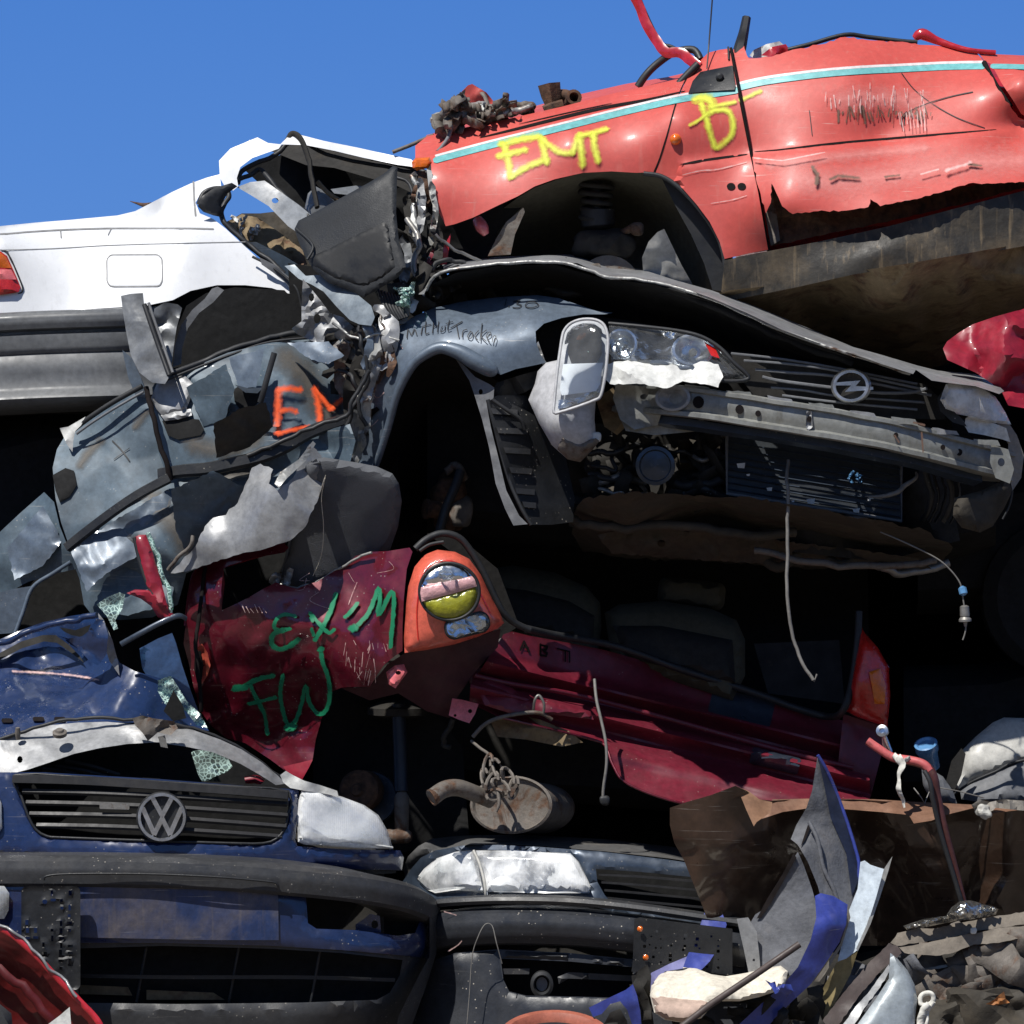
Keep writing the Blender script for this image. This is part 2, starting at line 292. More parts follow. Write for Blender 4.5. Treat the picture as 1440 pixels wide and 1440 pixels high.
def link(name, verts, faces, mat, parent=None, smooth=True, angle=35, uvs=None, label=None):
    me = bpy.data.meshes.new(name)
    if parent is not None: base = rootloc(parent)
    else:
        vs = np.array([tuple(v) for v in verts]); base = Vector((vs[:, 0].mean(), vs[:, 1].mean(), vs[:, 2].min()))
    me.from_pydata([tuple(Vector(v) - base) for v in verts], [], faces)
    if uvs is not None:
        ul = me.uv_layers.new(name='UVMap')
        for lp in me.loops: ul.data[lp.index].uv = uvs[lp.vertex_index]
    me.materials.append(mat); me.validate(); me.update()
    if smooth:
        me.shade_smooth()
        me.set_sharp_from_angle(angle=math.radians(angle))
    o = bpy.data.objects.new(name, me); COL.objects.link(o)
    if parent is not None: o.parent = parent
    else: o.location = base
    if label: o['label'] = label
    return o

def _h(i, j, s):
    v = math.sin(i * 127.1 + j * 311.7 + s * 74.7) * 43758.5453
    return v - math.floor(v)

def trifold(u, v, s):
    """piecewise planar folds: heights on a jittered lattice, split into triangles"""
    a, b = u * .94 + v * .34, v * .94 - u * .34
    i, j = math.floor(a), math.floor(b); fu, fv = a - i, b - j
    h00, h10, h01, h11 = _h(i, j, s), _h(i + 1, j, s), _h(i, j + 1, s), _h(i + 1, j + 1, s)
    if _h(i, j, s + 3.3) < .5:
        if fu + fv < 1: return h00 + (h10 - h00) * fu + (h01 - h00) * fv
        return h11 + (h01 - h11) * (1 - fu) + (h10 - h11) * (1 - fv)
    if fu > fv: return h00 + (h10 - h00) * fu + (h11 - h10) * fv
    return h00 + (h01 - h00) * fv + (h11 - h01) * fu

class Surf:
    """smooth sheet depth from control points (thin-plate spline) plus crease noise"""
    def __init__(self, ctrl, amp=0.0, scale=60, seed=0, fine=0.0, extra=None):
        c = np.array(ctrl, float); self.p = c[:, :2] / 100; n = len(c)
        r = np.linalg.norm(self.p[:, None] - self.p[None], axis=2)
        A = np.zeros((n + 3, n + 3)); A[:n, :n] = self.U(r) + np.eye(n) * 1e-6
        A[:n, n] = 1; A[:n, n + 1:] = self.p; A[n, :n] = 1; A[n + 1:, :n] = self.p.T
        b = np.zeros(n + 3); b[:n] = c[:, 2]
        self.w = np.linalg.lstsq(A, b, rcond=None)[0]; self.n = n
        self.amp, self.scale, self.seed, self.fine, self.extra = amp, scale, seed, fine, extra
    @staticmethod
    def U(r):
        return np.where(r > 1e-9, r * r * np.log(np.maximum(r, 1e-9)), 0)
    def __call__(self, x, y):
        r = np.hypot(self.p[:, 0] - x / 100, self.p[:, 1] - y / 100)
        d = float((self.w[:self.n] * self.U(r)).sum() + self.w[self.n] + self.w[self.n + 1] * x / 100 + self.w[self.n + 2] * y / 100)
        if self.amp:
            s = self.scale; z = self.seed * 7.31
            wx = noise.noise(Vector((x / s * .6, y / s * .6, z + 5))) * s * .7; wy = noise.noise(Vector((x / s * .6, y / s * .6, z + 9))) * s * .7
            if self.amp <= .008: d += self.amp * 2 * noise.noise(Vector((x / s, y / s, z)))
            else:
                d += self.amp * (1.5 * (trifold((x + wx) / s, (y + wy) / s, self.seed) - .5) + .5 * noise.noise(Vector((x / s * .5, y / s * .5, z))))
            if self.fine:
                q = s / 2.6
                d += self.fine * 1.6 * (trifold((x - wx) / q, (y + wy) / q, self.seed + 17) - .5)
        if self.extra: d += self.extra(x, y)
        return d

def flat(d, gx=0.0, gy=0.0, x0=0, y0=0, **k):
    """plane of depth d at (x0,y0); gx, gy metres of depth per 100 px"""
    return Surf([(x0, y0, d), (x0 + 100, y0, d + gx), (x0, y0 + 100, d + gy), (x0 + 100, y0 + 100, d + gx + gy)], **k)

def catmull(pts, closed=False, n=6):
    P = [np.array(p, float) for p in pts]; m = len(P); out = []
    rng = range(m) if closed else range(m - 1)
    for i in rng:
        if closed: a, b, c, d = P[i - 1], P[i], P[(i + 1) % m], P[(i + 2) % m]
        else: a, b, c, d = P[max(i - 1, 0)], P[i], P[i + 1], P[min(i + 2, m - 1)]
        for k in range(n):
            t = k / n
            out.append(.5 * ((2 * b) + (-a + c) * t + (2 * a - 5 * b + 4 * c - d) * t * t + (-a + 3 * b - 3 * c + d) * t ** 3))
    if not closed: out.append(P[-1])
    return [tuple(o) for o in out]

def inside(xs, ys, poly):
    r = np.zeros(len(xs), bool); n = len(poly)
    for i in range(n):
        x1, y1 = poly[i]; x2, y2 = poly[(i + 1) % n]
        c = ((y1 > ys) != (y2 > ys))
        with np.errstate(divide='ignore', invalid='ignore'):
            xi = (x2 - x1) * (ys - y1) / (y2 - y1 + 1e-12) + x1
        r ^= c & (xs < xi)
    return r

def densify(poly, step, jag=0, rnd=None):
    out = []; n = len(poly)
    for i in range(n):
        a = np.array(poly[i], float); b = np.array(poly[(i + 1) % n], float); L_ = np.linalg.norm(b - a); k = max(1, int(round(L_ / step)))
        for j in range(k):
            p = a + (b - a) * j / k
            if jag and j: p = p + np.array([rnd.uniform(-jag, jag), rnd.uniform(-jag, jag)])
            out.append((float(p[0]), float(p[1])))
    return out

def bdist(xs, ys, poly):
    best = np.full(len(xs), 1e9); n = len(poly)
    for i in range(n):
        x1, y1 = poly[i]; x2, y2 = poly[(i + 1) % n]; dx, dy = x2 - x1, y2 - y1; l2 = dx * dx + dy * dy + 1e-12
        t = np.clip(((xs - x1) * dx + (ys - y1) * dy) / l2, 0, 1)
        best = np.minimum(best, np.hypot(xs - x1 - t * dx, ys - y1 - t * dy))
    return best

_sd = [1]
def sheet(name, outline, S, mat, parent=None, step=9, holes=(), thick=0.003, jag=0, curve=False, bulge=0, brad=20,
          off=0.0, label=None, angle=35, smooth=True, lip=0.0, liprad=6, rot=None):
    _sd[0] += 1; rnd = random.Random(_sd[0])
    if curve: outline = catmull(outline, True, 5)
    if not callable(S): S = flat(S)
    if mat.name.startswith(('headlamp_glass', 'clear_lamp', 'ribbed_head', 'shattered')): thick = 0
    poly = densify(outline, step, jag, rnd)
    hs = [densify(h, step) for h in holes]
    xs = [p[0] for p in poly]; ys = [p[1] for p in poly]
    x0, x1, y0, y1 = min(xs), max(xs), min(ys), max(ys)
    gx = []; gy = []; r = 0; y = y0
    while y < y1:
        x = x0 + (step / 2 if r % 2 else 0)
        while x < x1:
            gx.append(x + rnd.uniform(-.22, .22) * step); gy.append(y + rnd.uniform(-.22, .22) * step); x += step
        y += step * .866; r += 1
    if rot is not None:
        c_, s_ = math.cos(math.radians(rot)), math.sin(math.radians(rot)); mx_, my_ = (x0 + x1) / 2, (y0 + y1) / 2; R_ = max(x1 - x0, y1 - y0); gx = []; gy = []; k_ = int(R_ / step) + 1
        for a in range(-k_, k_ + 1):
            for b in range(-k_, k_ + 1):
                u_, v_ = a * step * 1.4, b * step * .8; gx.append(mx_ + u_ * c_ - v_ * s_); gy.append(my_ + u_ * s_ + v_ * c_)
    gx = np.array(gx); gy = np.array(gy)
    if len(gx):
        ok = inside(gx, gy, poly) & (bdist(gx, gy, poly) > step * .45)
        for h in hs: ok &= ~inside(gx, gy, h) & (bdist(gx, gy, h) > step * .35)
        gx, gy = gx[ok], gy[ok]
    co = [Vector(p) for p in poly]; ed = [(i, (i + 1) % len(poly)) for i in range(len(poly))]
    for h in hs:
        b0 = len(co); co += [Vector(p) for p in h]; ed += [(b0 + i, b0 + (i + 1) % len(h)) for i in range(len(h))]
    co += [Vector((float(a), float(b))) for a, b in zip(gx, gy)]
    vo, eo, fo, *_ = delaunay_2d_cdt(co, ed, [], 0, 1e-5, False)
    cx = np.array([sum(vo[i][0] for i in f) / 3 for f in fo]); cy = np.array([sum(vo[i][1] for i in f) / 3 for f in fo])
    ok = inside(cx, cy, poly)
    for h in hs: ok &= ~inside(cx, cy, h)
    X = np.array([v[0] for v in vo]); Y = np.array([v[1] for v in vo])
    B = np.zeros(len(X))
    if bulge or lip:
        dd = bdist(X, Y, poly)
        for h in hs: dd = np.minimum(dd, bdist(X, Y, h)) if lip else dd
        if bulge:
            t = np.clip(dd / brad, 0, 1); B -= bulge * np.sqrt(1 - (1 - t) ** 2)
        if lip:
            t = np.clip(dd / liprad, 0, 1); B += lip * (1 - t) ** 2
    D = [S(x, y) - off + b for x, y, b in zip(X, Y, B)]
    front = []
    for k, f in enumerate(fo):
        if not ok[k]: continue
        a, b, c = f[0], f[1], f[2]
        ar = (X[b] - X[a]) * (Y[c] - Y[a]) - (X[c] - X[a]) * (Y[b] - Y[a])
        front.append((a, c, b) if ar > 0 else (a, b, c))
    used = sorted({i for f in front for i in f}); mp = {v: i for i, v in enumerate(used)}; n_ = len(used)
    verts = [W(X[i], Y[i], D[i]) for i in used]; faces = [tuple(mp[i] for i in f) for f in front]
    if thick:
        cnt = {}
        for f in faces:
            for q in range(3): cnt[(f[q], f[(q + 1) % 3])] = 1
        rims = [e for e in cnt if (e[1], e[0]) not in cnt]
        verts += [W(X[i], Y[i], D[i] - B[i] * (0 if thick < .009 else 1) + thick) for i in used]
        faces += [(f[0] + n_, f[2] + n_, f[1] + n_) for f in faces]
        faces += [(e[1], e[0], e[0] + n_, e[1] + n_) for e in rims]
    return link(name, verts, faces, mat, parent, smooth, angle, label=label)

def frames(P):
    P = [Vector(p) for p in P]; T = []
    for i in range(len(P)):
        t = P[min(i + 1, len(P) - 1)] - P[max(i - 1, 0)]
        T.append(t.normalized() if t.length > 1e-9 else Vector((1, 0, 0)))
    return P, T

def tube_geo(P, r, segs=8, flatten=1.0, radii=None, closed=False):
    P, T = frames(P)
    if closed:
        n = len(P); T = [(P[(i + 1) % n] - P[i - 1]).normalized() for i in range(n)]
    up = Vector((0, 0, 1)) if abs(T[0].z) < .9 else Vector((1, 0, 0))
    N_ = (up - T[0] * up.dot(T[0])).normalized(); vs = []; fs = []
    for i, (p, t) in enumerate(zip(P, T)):
        N_ = (N_ - t * N_.dot(t)); N_ = N_.normalized() if N_.length > 1e-6 else t.orthogonal().normalized()
        B_ = t.cross(N_); rr = radii[i] if radii else r
        for k in range(segs):
            a = 2 * math.pi * k / segs
            vs.append(p + N_ * math.cos(a) * rr + B_ * math.sin(a) * rr * flatten)
    m = len(P)
    for i in range(m if closed else m - 1):
        for k in range(segs):
            a = i * segs + k; b = i * segs + (k + 1) % segs; c = ((i + 1) % m) * segs + (k + 1) % segs; d = ((i + 1) % m) * segs + k
            fs.append((a, b, c, d))
    if not closed:
        fs.append(tuple(range(segs))[::-1]); fs.append(tuple(range((m - 1) * segs, m * segs)))
    return vs, fs

def tube(name, pts, r, mat, parent=None, segs=8, curve=True, flatten=1.0, radii=None, closed=False, label=None, n=5, wob=0):
    """pts: (px,py,d); r in metres"""
    if radii and curve: radii = [float(x[0]) for x in catmull([(q,) for q in radii], closed, n)]
    if curve and len(pts) > 2: pts = catmull(pts, closed, n)
    elif radii and len(pts) == 2: radii = [radii[0], radii[-1]]
    P = [W(*p) for p in pts]
    if wob:
        P = [p + Vector((noise.noise(p * 30), noise.noise(p * 31 + Vector((5, 0, 0))), noise.noise(p * 29 + Vector((0, 9, 0))))) * wob for p in P]
    vs, fs = tube_geo(P, r, segs, flatten, radii, closed)
    return link(name, vs, fs, mat, parent, True, 50, label=label)

def merge_geo(parts):
    V = []; F = []
    for vs, fs in parts:
        b = len(V); V += list(vs); F += [tuple(i + b for i in f) for f in fs]
    return V, F

def sweep(name, path, prof, mat, parent=None, curve=True, n=5, label=None, crump=0.0, cs=0.12, seed=0, angle=35, cap=True, sub=1):
    """path (px,py,d); prof closed list (out metres toward viewer, up metres)"""
    if curve: path = catmull(path, False, n)
    if sub > 1:
        pr = []
        for i in range(len(prof)):
            a = prof[i]; b = prof[(i + 1) % len(prof)]
            for k in range(sub): pr.append((a[0] + (b[0] - a[0]) * k / sub, a[1] + (b[1] - a[1]) * k / sub))
        prof = pr
    P, T = frames([W(*p) for p in path]); m = len(prof); vs = []; fs = []
    for p, t in zip(P, T):
        h = Vector((t.x, t.y, 0)).normalized(); out = Vector((h.y, -h.x, 0))
        up = t.cross(out) * -1
        if up.z < 0: up = -up
        if out.y > 0.3 and h.x > 0: out = -out
        for (o_, u) in prof:
            q = p + out * o_ + up * u
            if crump:
                v = q / cs + Vector((seed, 0, 0)); q = q + out * crump * (noise.voronoi(v)[0][0] - .4) + up * crump * .5 * noise.noise(v)
            vs.append(q)
    for i in range(len(P) - 1):
        for k in range(m):
            fs.append((i * m + k, i * m + (k + 1) % m, (i + 1) * m + (k + 1) % m, (i + 1) * m + k))
    if cap: fs.append(tuple(range(m))[::-1]); fs.append(tuple(range((len(P) - 1) * m, len(P) * m)))
    me_o = link(name, vs, fs, mat, parent, True, angle, label=label)
    bm = bmesh.new(); bm.from_mesh(me_o.data); bmesh.ops.recalc_face_normals(bm, faces=bm.faces); bm.to_mesh(me_o.data); bm.free()
    return me_o

def ribbon(name, strokes, S, mat, parent=None, width=8, off=0.004, curve=True, n=6, label=None, taper=False):
    """painted strokes lying on a surface: list of (points, width?)"""
    V = []; F = []; UV = []
    for si, st in enumerate(strokes):
        w = width
        if isinstance(st, tuple) and isinstance(st[0], list): pts, w = st
        else: pts = st
        if name == 'painted_marking': w *= 1.3 if mat.name.startswith('green') else 1.62
        if curve and len(pts) > 2: pts = catmull(pts, False, n)
        # resample evenly
        P = [np.array(p, float) for p in pts]; res = [P[0]]; stp = max(2.5, w * .35)
        for p in P[1:]:
            d = np.linalg.norm(p - res[-1]); k = int(d // stp)
            a0 = res[-1].copy()
            for j in range(1, k + 1): res.append(a0 + (p - a0) * j * stp / d)
        if np.linalg.norm(P[-1] - res[-1]) > .5: res.append(P[-1])
        if len(res) < 2: continue
        t0 = (res[0] - res[1]); t0 /= np.linalg.norm(t0); t1 = (res[-1] - res[-2]); t1 /= np.linalg.norm(t1)
        res = [res[0] + t0 * w * .45] + res + [res[-1] + t1 * w * .45]
        m = len(res); b0 = len(V); C = 5
        for i, p in enumerate(res):
            t = res[min(i + 1, m - 1)] - res[max(i - 1, 0)]; t = t / (np.linalg.norm(t) + 1e-9); nn = np.array([-t[1], t[0]])
            e = 1.0 if 0 < i < m - 1 else 0.0
            hw = w * .5 * (1 if e else .55)
            if taper: hw *= math.sin(math.pi * (i + .5) / m) ** .5
            for k in range(C):
                u = (k / (C - 1)) * 2 - 1; q = p + nn * u * hw
                V.append(W(q[0], q[1], S(q[0], q[1]) - off - si * .0004)); UV.append((i / m, (1 - abs(u)) * e))
        for i in range(m - 1):
            for k in range(C - 1):
                a = b0 + i * C + k; F.append((a, a + 1, a + C + 1, a + C))
    return link(name, V, F, mat, parent, True, 80, uvs=UV, label=label)

def lathe_geo(c, axis, prof, segs=24, squash=None, ring=False):
    """c world point, axis world vector, prof list of (radius, along)"""
    ax = Vector(axis).normalized(); u = ax.orthogonal().normalized()
    if abs(ax.y) > .5: u = (Vector((1, 0, 0)) - ax * ax.x).normalized()
    v = ax.cross(u); vs = []; fs = []; m = len(prof)
    for (r, a) in prof:
        for k in range(segs):
            t = 2 * math.pi * k / segs; s1, s2 = (squash or (1, 1))
            vs.append(Vector(c) + ax * a + u * r * math.cos(t) * s1 + v * r * math.sin(t) * s2)
    for i in range(m if ring else m - 1):
        for k in range(segs):
            i2 = (i + 1) % m
            fs.append((i * segs + k, i * segs + (k + 1) % segs, i2 * segs + (k + 1) % segs, i2 * segs + k))
    if not ring: fs.append(tuple(range(segs))[::-1]); fs.append(tuple(range((m - 1) * segs, m * segs)))
    return vs, fs

def lathe(name, c, axis, prof, mat, parent=None, segs=24, squash=None, label=None, angle=35, ring=False):
    vs, fs = lathe_geo(c, axis, prof, segs, squash, ring)
    o = link(name, vs, fs, mat, parent, True, angle, label=label)
    bm = bmesh.new(); bm.from_mesh(o.data); bmesh.ops.recalc_face_normals(bm, faces=bm.faces); bm.to_mesh(o.data); bm.free()
    return o

def shards(name, region, n, size, S, mat, parent=None, seed=0, spread=0.06, elong=2.0, label=None, base=True):
    """a snarl of torn, folded strips of sheet metal, one mesh"""
    rnd = random.Random(seed); xs = [p[0] for p in region]; ys = [p[1] for p in region]
    V = []; F = []; c = 0
    if not callable(S): S = flat(S)
    n = max(6, int(n * .45)); size *= 1.35
    while c < n:
        x = rnd.uniform(min(xs), max(xs)); y = rnd.uniform(min(ys), max(ys))
        if not inside(np.array([x]), np.array([y]), region)[0]: continue
        c += 1; a = rnd.uniform(0, math.pi); L_ = size * rnd.uniform(.5, elong); w = size * rnd.uniform(.35, .95); d = S(x, y) + rnd.uniform(-spread, spread * .5)
        m = rnd.randint(4, 7); b0 = len(V); ca, sa = math.cos(a), math.sin(a); bend = rnd.uniform(-.35, .35)
        C = 3; ph = rnd.uniform(0, 6); tl = rnd.uniform(-1.5, 1.5); tu = rnd.uniform(-.03, .03)
        for i in range(m):
            u = i / (m - 1) - .5
            for k in range(C):
                v = k / (C - 1) - .5
                lx = u * L_ + rnd.uniform(-.08, .08) * size; ly = v * w * (1 - .5 * abs(u)) + bend * u * u * L_ + rnd.uniform(-.08, .08) * size
                V.append(W(x + lx * ca - ly * sa, y + lx * sa + ly * ca, d + .018 * math.sin(u * 5 + ph) + rnd.uniform(-.004, .004) + .02 * v * tl + u * tu))
        for i in range(m - 1):
            for k in range(C - 1):
                q = b0 + i * C + k; F.append((q, q + 1, q + C + 1, q + C))
    o = link(name, V, F, mat, parent, True, 30, label=label)
    md = o.modifiers.new('thickness', 'SOLIDIFY'); md.thickness = 0.002
    return o

def strip(name, pts, w, mat, parent, amp=.02, seed=0, thick=.003, scale=24):
    """a long torn, folded ribbon of sheet metal along px/depth points"""
    rnd = random.Random(seed * 13 + len(pts)); P = catmull(pts, False, 4); Lf = []; Rt = []
    for i, q in enumerate(P):
        a = P[max(i - 1, 0)]; b = P[min(i + 1, len(P) - 1)]; t = np.array([b[0] - a[0], b[1] - a[1]]); t = t / (np.linalg.norm(t) + 1e-9)
        e = .35 if i in (0, len(P) - 1) else 1
        Lf.append((q[0] - t[1] * w * .5 * e * rnd.uniform(.6, 1.3), q[1] + t[0] * w * .5 * e * rnd.uniform(.6, 1.3))); Rt.append((q[0] + t[1] * w * .5 * e * rnd.uniform(.6, 1.3), q[1] - t[0] * w * .5 * e * rnd.uniform(.6, 1.3)))
    C_ = [(q[0], q[1], q[2]) for q in pts] + [(pts[0][0] + w * 2, pts[0][1] + w, pts[0][2] + .04 * rnd.uniform(-1, 1)), (pts[-1][0] - w * 2, pts[-1][1], pts[-1][2] + .04 * rnd.uniform(-1, 1))]
    return sheet(name, Lf + Rt[::-1], Surf(C_, amp=amp, scale=scale, seed=seed, fine=amp * .4), mat, parent, step=max(3.5, w * .3), thick=thick)

def lump(name, c, size, mat, parent=None, seed=0, rough=.35, freq=14, label=None, rot=(0, 0, 0)):
    """irregular cast/crumpled lump, c world point, size xyz metres"""
    bm = bmesh.new(); bmesh.ops.create_icosphere(bm, subdivisions=4, radius=1.0)
    R = Matrix.Rotation(rot[2], 3, 'Z') @ Matrix.Rotation(rot[1], 3, 'Y') @ Matrix.Rotation(rot[0], 3, 'X'); vs = []
    for v in bm.verts:
        p = v.co.copy(); q = Vector((math.copysign(abs(p.x) ** .7, p.x), math.copysign(abs(p.y) ** .7, p.y), math.copysign(abs(p.z) ** .7, p.z)))
        q = Vector((q.x * size[0], q.y * size[1], q.z * size[2])) * .5
        f = q * freq + Vector((seed * 3.1, 0, 0))
        k = 1 + rough * (noise.voronoi(f)[0][0] * 1.4 - .7 + .6 * noise.noise(f * 1.7))
        vs.append(Vector(c) + R @ (q * k))
    fs = [tuple(v.index for v in f.verts) for f in bm.faces]; bm.free()
    return link(name, vs, fs, mat, parent, True, 28, label=label)

def offset_path(path, dx=0, dy=0, dd=0):
    return [(p[0] + dx, p[1] + dy, p[2] + dd) for p in path]

def rrect(x0, y0, x1, y1, r=5, k=4, rot=0):
    pts = []
    for cx, cy, a0 in ((x1 - r, y0 + r, -90), (x1 - r, y1 - r, 0), (x0 + r, y1 - r, 90), (x0 + r, y0 + r, 180)):
        for i in range(k + 1):
            a = math.radians(a0 + 90 * i / k); pts.append((cx + r * math.cos(a), cy + r * math.sin(a)))
    if rot:
        mx, my = (x0 + x1) / 2, (y0 + y1) / 2; c, s = math.cos(math.radians(rot)), math.sin(math.radians(rot))
        pts = [(mx + (x - mx) * c - (y - my) * s, my + (x - mx) * s + (y - my) * c) for x, y in pts]
    return pts

def circ(cx, cy, rx, ry=None, k=16, rot=0):
    ry = ry or rx; c, s = math.cos(math.radians(rot)), math.sin(math.radians(rot)); out = []
    for i in range(k):
        a = 2 * math.pi * i / k; x, y = rx * math.cos(a), ry * math.sin(a); out.append((cx + x * c - y * s, cy + x * s + y * c))
    return out
# ================================================================== camera, light, sky
cam = bpy.data.cameras.new('camera'); co = bpy.data.objects.new('camera', cam); COL.objects.link(co)
co.location = (0, -DIST, CZ); co.rotation_euler = (math.radians(90), 0, 0)
cam.sensor_width = 36; cam.lens = 36 * DIST / (1440 * K); cam.clip_end = 3000; sc.camera = co
SUN = Vector((-0.33, -0.42, 0.85)).normalized()           # towards the sun: high, front left
sl = bpy.data.lights.new('sun', 'SUN'); sl.energy = 5.0; sl.angle = math.radians(0.5); sl.color = (1, 0.965, 0.91)
so = bpy.data.objects.new('sun', sl); COL.objects.link(so); so.location = (-4, -6, 9)
so.rotation_euler = SUN.to_track_quat('Z', 'Y').to_euler()
w = bpy.data.worlds.new('World'); sc.world = w; w.use_nodes = True
nt = w.node_tree; nt.nodes.clear(); N, L = nt.nodes, nt.links
wo = N.new('ShaderNodeOutputWorld'); bg = N.new('ShaderNodeBackground'); sky = N.new('ShaderNodeTexSky')
sky.sky_type = 'NISHITA'; sky.sun_disc = False; sky.sun_elevation = math.asin(SUN.z)
sky.sun_rotation = math.atan2(SUN.x, SUN.y); sky.altitude = 300; sky.air_density = 1.0; sky.dust_density = 0.2; sky.ozone_density = 2.5
tcw = N.new('ShaderNodeTexCoord'); mpw = N.new('ShaderNodeMapping'); mpw.vector_type = 'POINT'
mpw.inputs['Location'].default_value = (0, 0, 0.22)        # clear deep blue already low over the pile
nrmw = N.new('ShaderNodeVectorMath'); nrmw.operation = 'NORMALIZE'
L.new(tcw.outputs['Generated'], mpw.inputs[0]); L.new(mpw.outputs[0], nrmw.inputs[0]); L.new(nrmw.outputs[0], sky.inputs[0])
sepw = N.new('ShaderNodeSeparateXYZ'); L.new(tcw.outputs['Generated'], sepw.inputs[0])
lowc = ramp(N, L, sepw.outputs['Z'], [(0.0, hexlin(100, 148, 219)), (0.16, hexlin(74, 125, 205))])     # clear blue band low over the yard
vs_ = N.new('ShaderNodeVectorMath'); vs_.operation = 'SCALE'; vs_.inputs['Scale'].default_value = 1 / 0.095; L.new(lowc.outputs[0], vs_.inputs[0])
fw_ = N.new('ShaderNodeMapRange'); fw_.inputs[1].default_value = 0.16; fw_.inputs[2].default_value = 0.45; L.new(sepw.outputs['Z'], fw_.inputs[0])
dim = N.new('ShaderNodeVectorMath'); dim.operation = 'SCALE'; dim.inputs['Scale'].default_value = 0.8; L.new(sky.outputs[0], dim.inputs[0])
skym = mix(N, L, fw_.outputs[0], vs_.outputs[0], dim.outputs[0])
L.new(skym, bg.inputs[0]); bg.inputs[1].default_value = 0.095; L.new(bg.outputs[0], wo.inputs[0])
sc.view_settings.view_transform = 'Standard'; sc.view_settings.look = 'None'; sc.view_settings.exposure = 0

# ================================================================== ground
def ground():
    vs = []; fs = []; n = 24
    xs = [-1500, -300, -60] + [-20 + 40 * i / n for i in range(n + 1)] + [60, 300, 1500]; m = len(xs)
    for y in xs:
        for x in xs: vs.append((x, y, .02 * noise.noise(Vector((x * .4, y * .4, 0))) - .01))
    for i in range(m - 1):
        for j in range(m - 1): fs.append((i * m + j, i * m + j + 1, (i + 1) * m + j + 1, (i + 1) * m + j))
    gm = surf_mat('scrapyard_dirt', (0.13, 0.11, 0.09), rough=0.9, dirt=0.5, dirtcol=(0.08, 0.07, 0.06, 1), bump=0.8, bscale=12, dirtscale=1.2)
    o = link('ground', vs, fs, gm); o['kind'] = 'structure'
ground()
def sky_block_bank():
    # added dark bank, unseen behind the camera, blocks low sky from reflections
    vs = []; fs = []; n = 90; rows = ((26, 0), (29, 3.2), (33, 6.5), (38, 8.0), (46, 7.5), (60, 0))
    for i in range(n + 1):
        a = math.radians(180 + 180 * i / n)
        for r, h in rows:
            x, y = math.cos(a) * r * 1.3, math.sin(a) * r - 6; k = 1 + .35 * noise.noise(Vector((x * .12, y * .12, 3))) + .12 * noise.noise(Vector((x * .6, y * .6, 8)))
            vs.append((x, y, h * k - .1))
    m = len(rows)
    for i in range(n):
        for j in range(m - 1): fs.append((i * m + j, i * m + j + 1, (i + 1) * m + j + 1, (i + 1) * m + j))
    o = link('sky_block_bank', vs, fs, surf_mat('dark_block_bank', (.05, .06, .03), rough=.9, dirt=.5, dirtcol=(.09, .075, .05, 1), bump=1.0, bscale=3, dirtscale=.6)); o['kind'] = 'structure'
sky_block_bank()

# ================================================================== white saloon, upper left
T = thing('white_saloon_car', W(100, 620, 1.1), 'white saloon with grey rear bumper and crushed roof frame at upper left', 'car')
Sw = Surf([(-200, 440, .50), (100, 430, .50), (420, 425, .52), (-200, 380, .505), (0, 370, .50), (300, 370, .51), (-200, 335, .54), (0, 335, .53), (250, 325, .56),
           (0, 318, .64), (120, 309, .66), (215, 285, .72), (300, 250, .78), (270, 300, .66), (230, 300, .72), (400, 400, .54), (330, 200, .8), (400, 193, .8)], amp=0.004, scale=110, seed=3)
sheet('rear_wing', [(-200, 325), (-60, 320), (0, 318), (50, 313), (100, 309), (165, 303), (190, 297), (215, 284), (242, 270), (268, 258), (290, 250), (309, 245), (311, 262), (282, 272), (275, 285), (281, 300),
      (300, 308), (318, 322), (345, 347), (372, 372), (400, 392), (424, 412), (438, 440), (425, 432), (410, 414), (382, 405), (345, 401), (305, 401), (268, 409), (243, 422), (205, 430), (100, 436), (0, 443), (-200, 452)],
      Sw, M['white'], T, step=8)
ribbon('boot_seam', [([(-100, 331), (0, 329), (40, 326), (90, 323), (150, 321), (210, 321), (262, 321), (300, 322)], 2.2), ([(85, 323), (86, 334)], 1.6), ([(272, 256), (273, 280), (275, 303)], 2.6), ([(152, 330), (156, 322)], 1.3)], Sw, M['softseam'], T, off=.002)
ribbon('flank_crease', [([(-100, 354), (60, 350), (150, 345), (250, 342), (345, 340)], 1.1)], Sw, M['softseam'], T, off=.002)
fl = sheet('fuel_flap', rrect(150, 358, 228, 403, 9), Sw, M['white'], T, off=.0035, thick=.002, lip=.003, liprad=3)
ribbon('flap_gap', [([*rrect(150, 358, 228, 403, 9), rrect(150, 358, 228, 403, 9)[0]], 1.8)], Sw, M['softseam'], T, off=.002, curve=False)
tl = sheet('tail_lamp', [(-60, 352), (0, 353), (10, 360), (20, 382), (29, 404), (26, 411), (0, 415), (-60, 418)], Sw, M['tailred'], T, off=.012, bulge=.01, brad=8, label='tail lamp with orange, red and pink lenses')
sheet('indicator_lens', [(-60, 354), (0, 355), (9, 362), (16, 377), (-60, 375)], Sw, M['amber'], tl, off=.022, bulge=.006, brad=5)
sheet('reversing_lens', [(-60, 377), (16, 379), (23, 393), (-60, 392)], Sw, M['tailpink'], tl, off=.022, bulge=.006, brad=5)
tube('lamp_seal', [(-60, 350, .5), (2, 352, .5), (13, 360, .495), (24, 384, .49), (32, 406, .49), (26, 413, .49), (0, 417, .49), (-60, 420, .49)], .0025, M['rubber'], T)
bp = [(-260, 475, .52), (-60, 475, .44), (60, 470, .42), (150, 467, .43), (205, 465, .48), (236, 464, .60)]
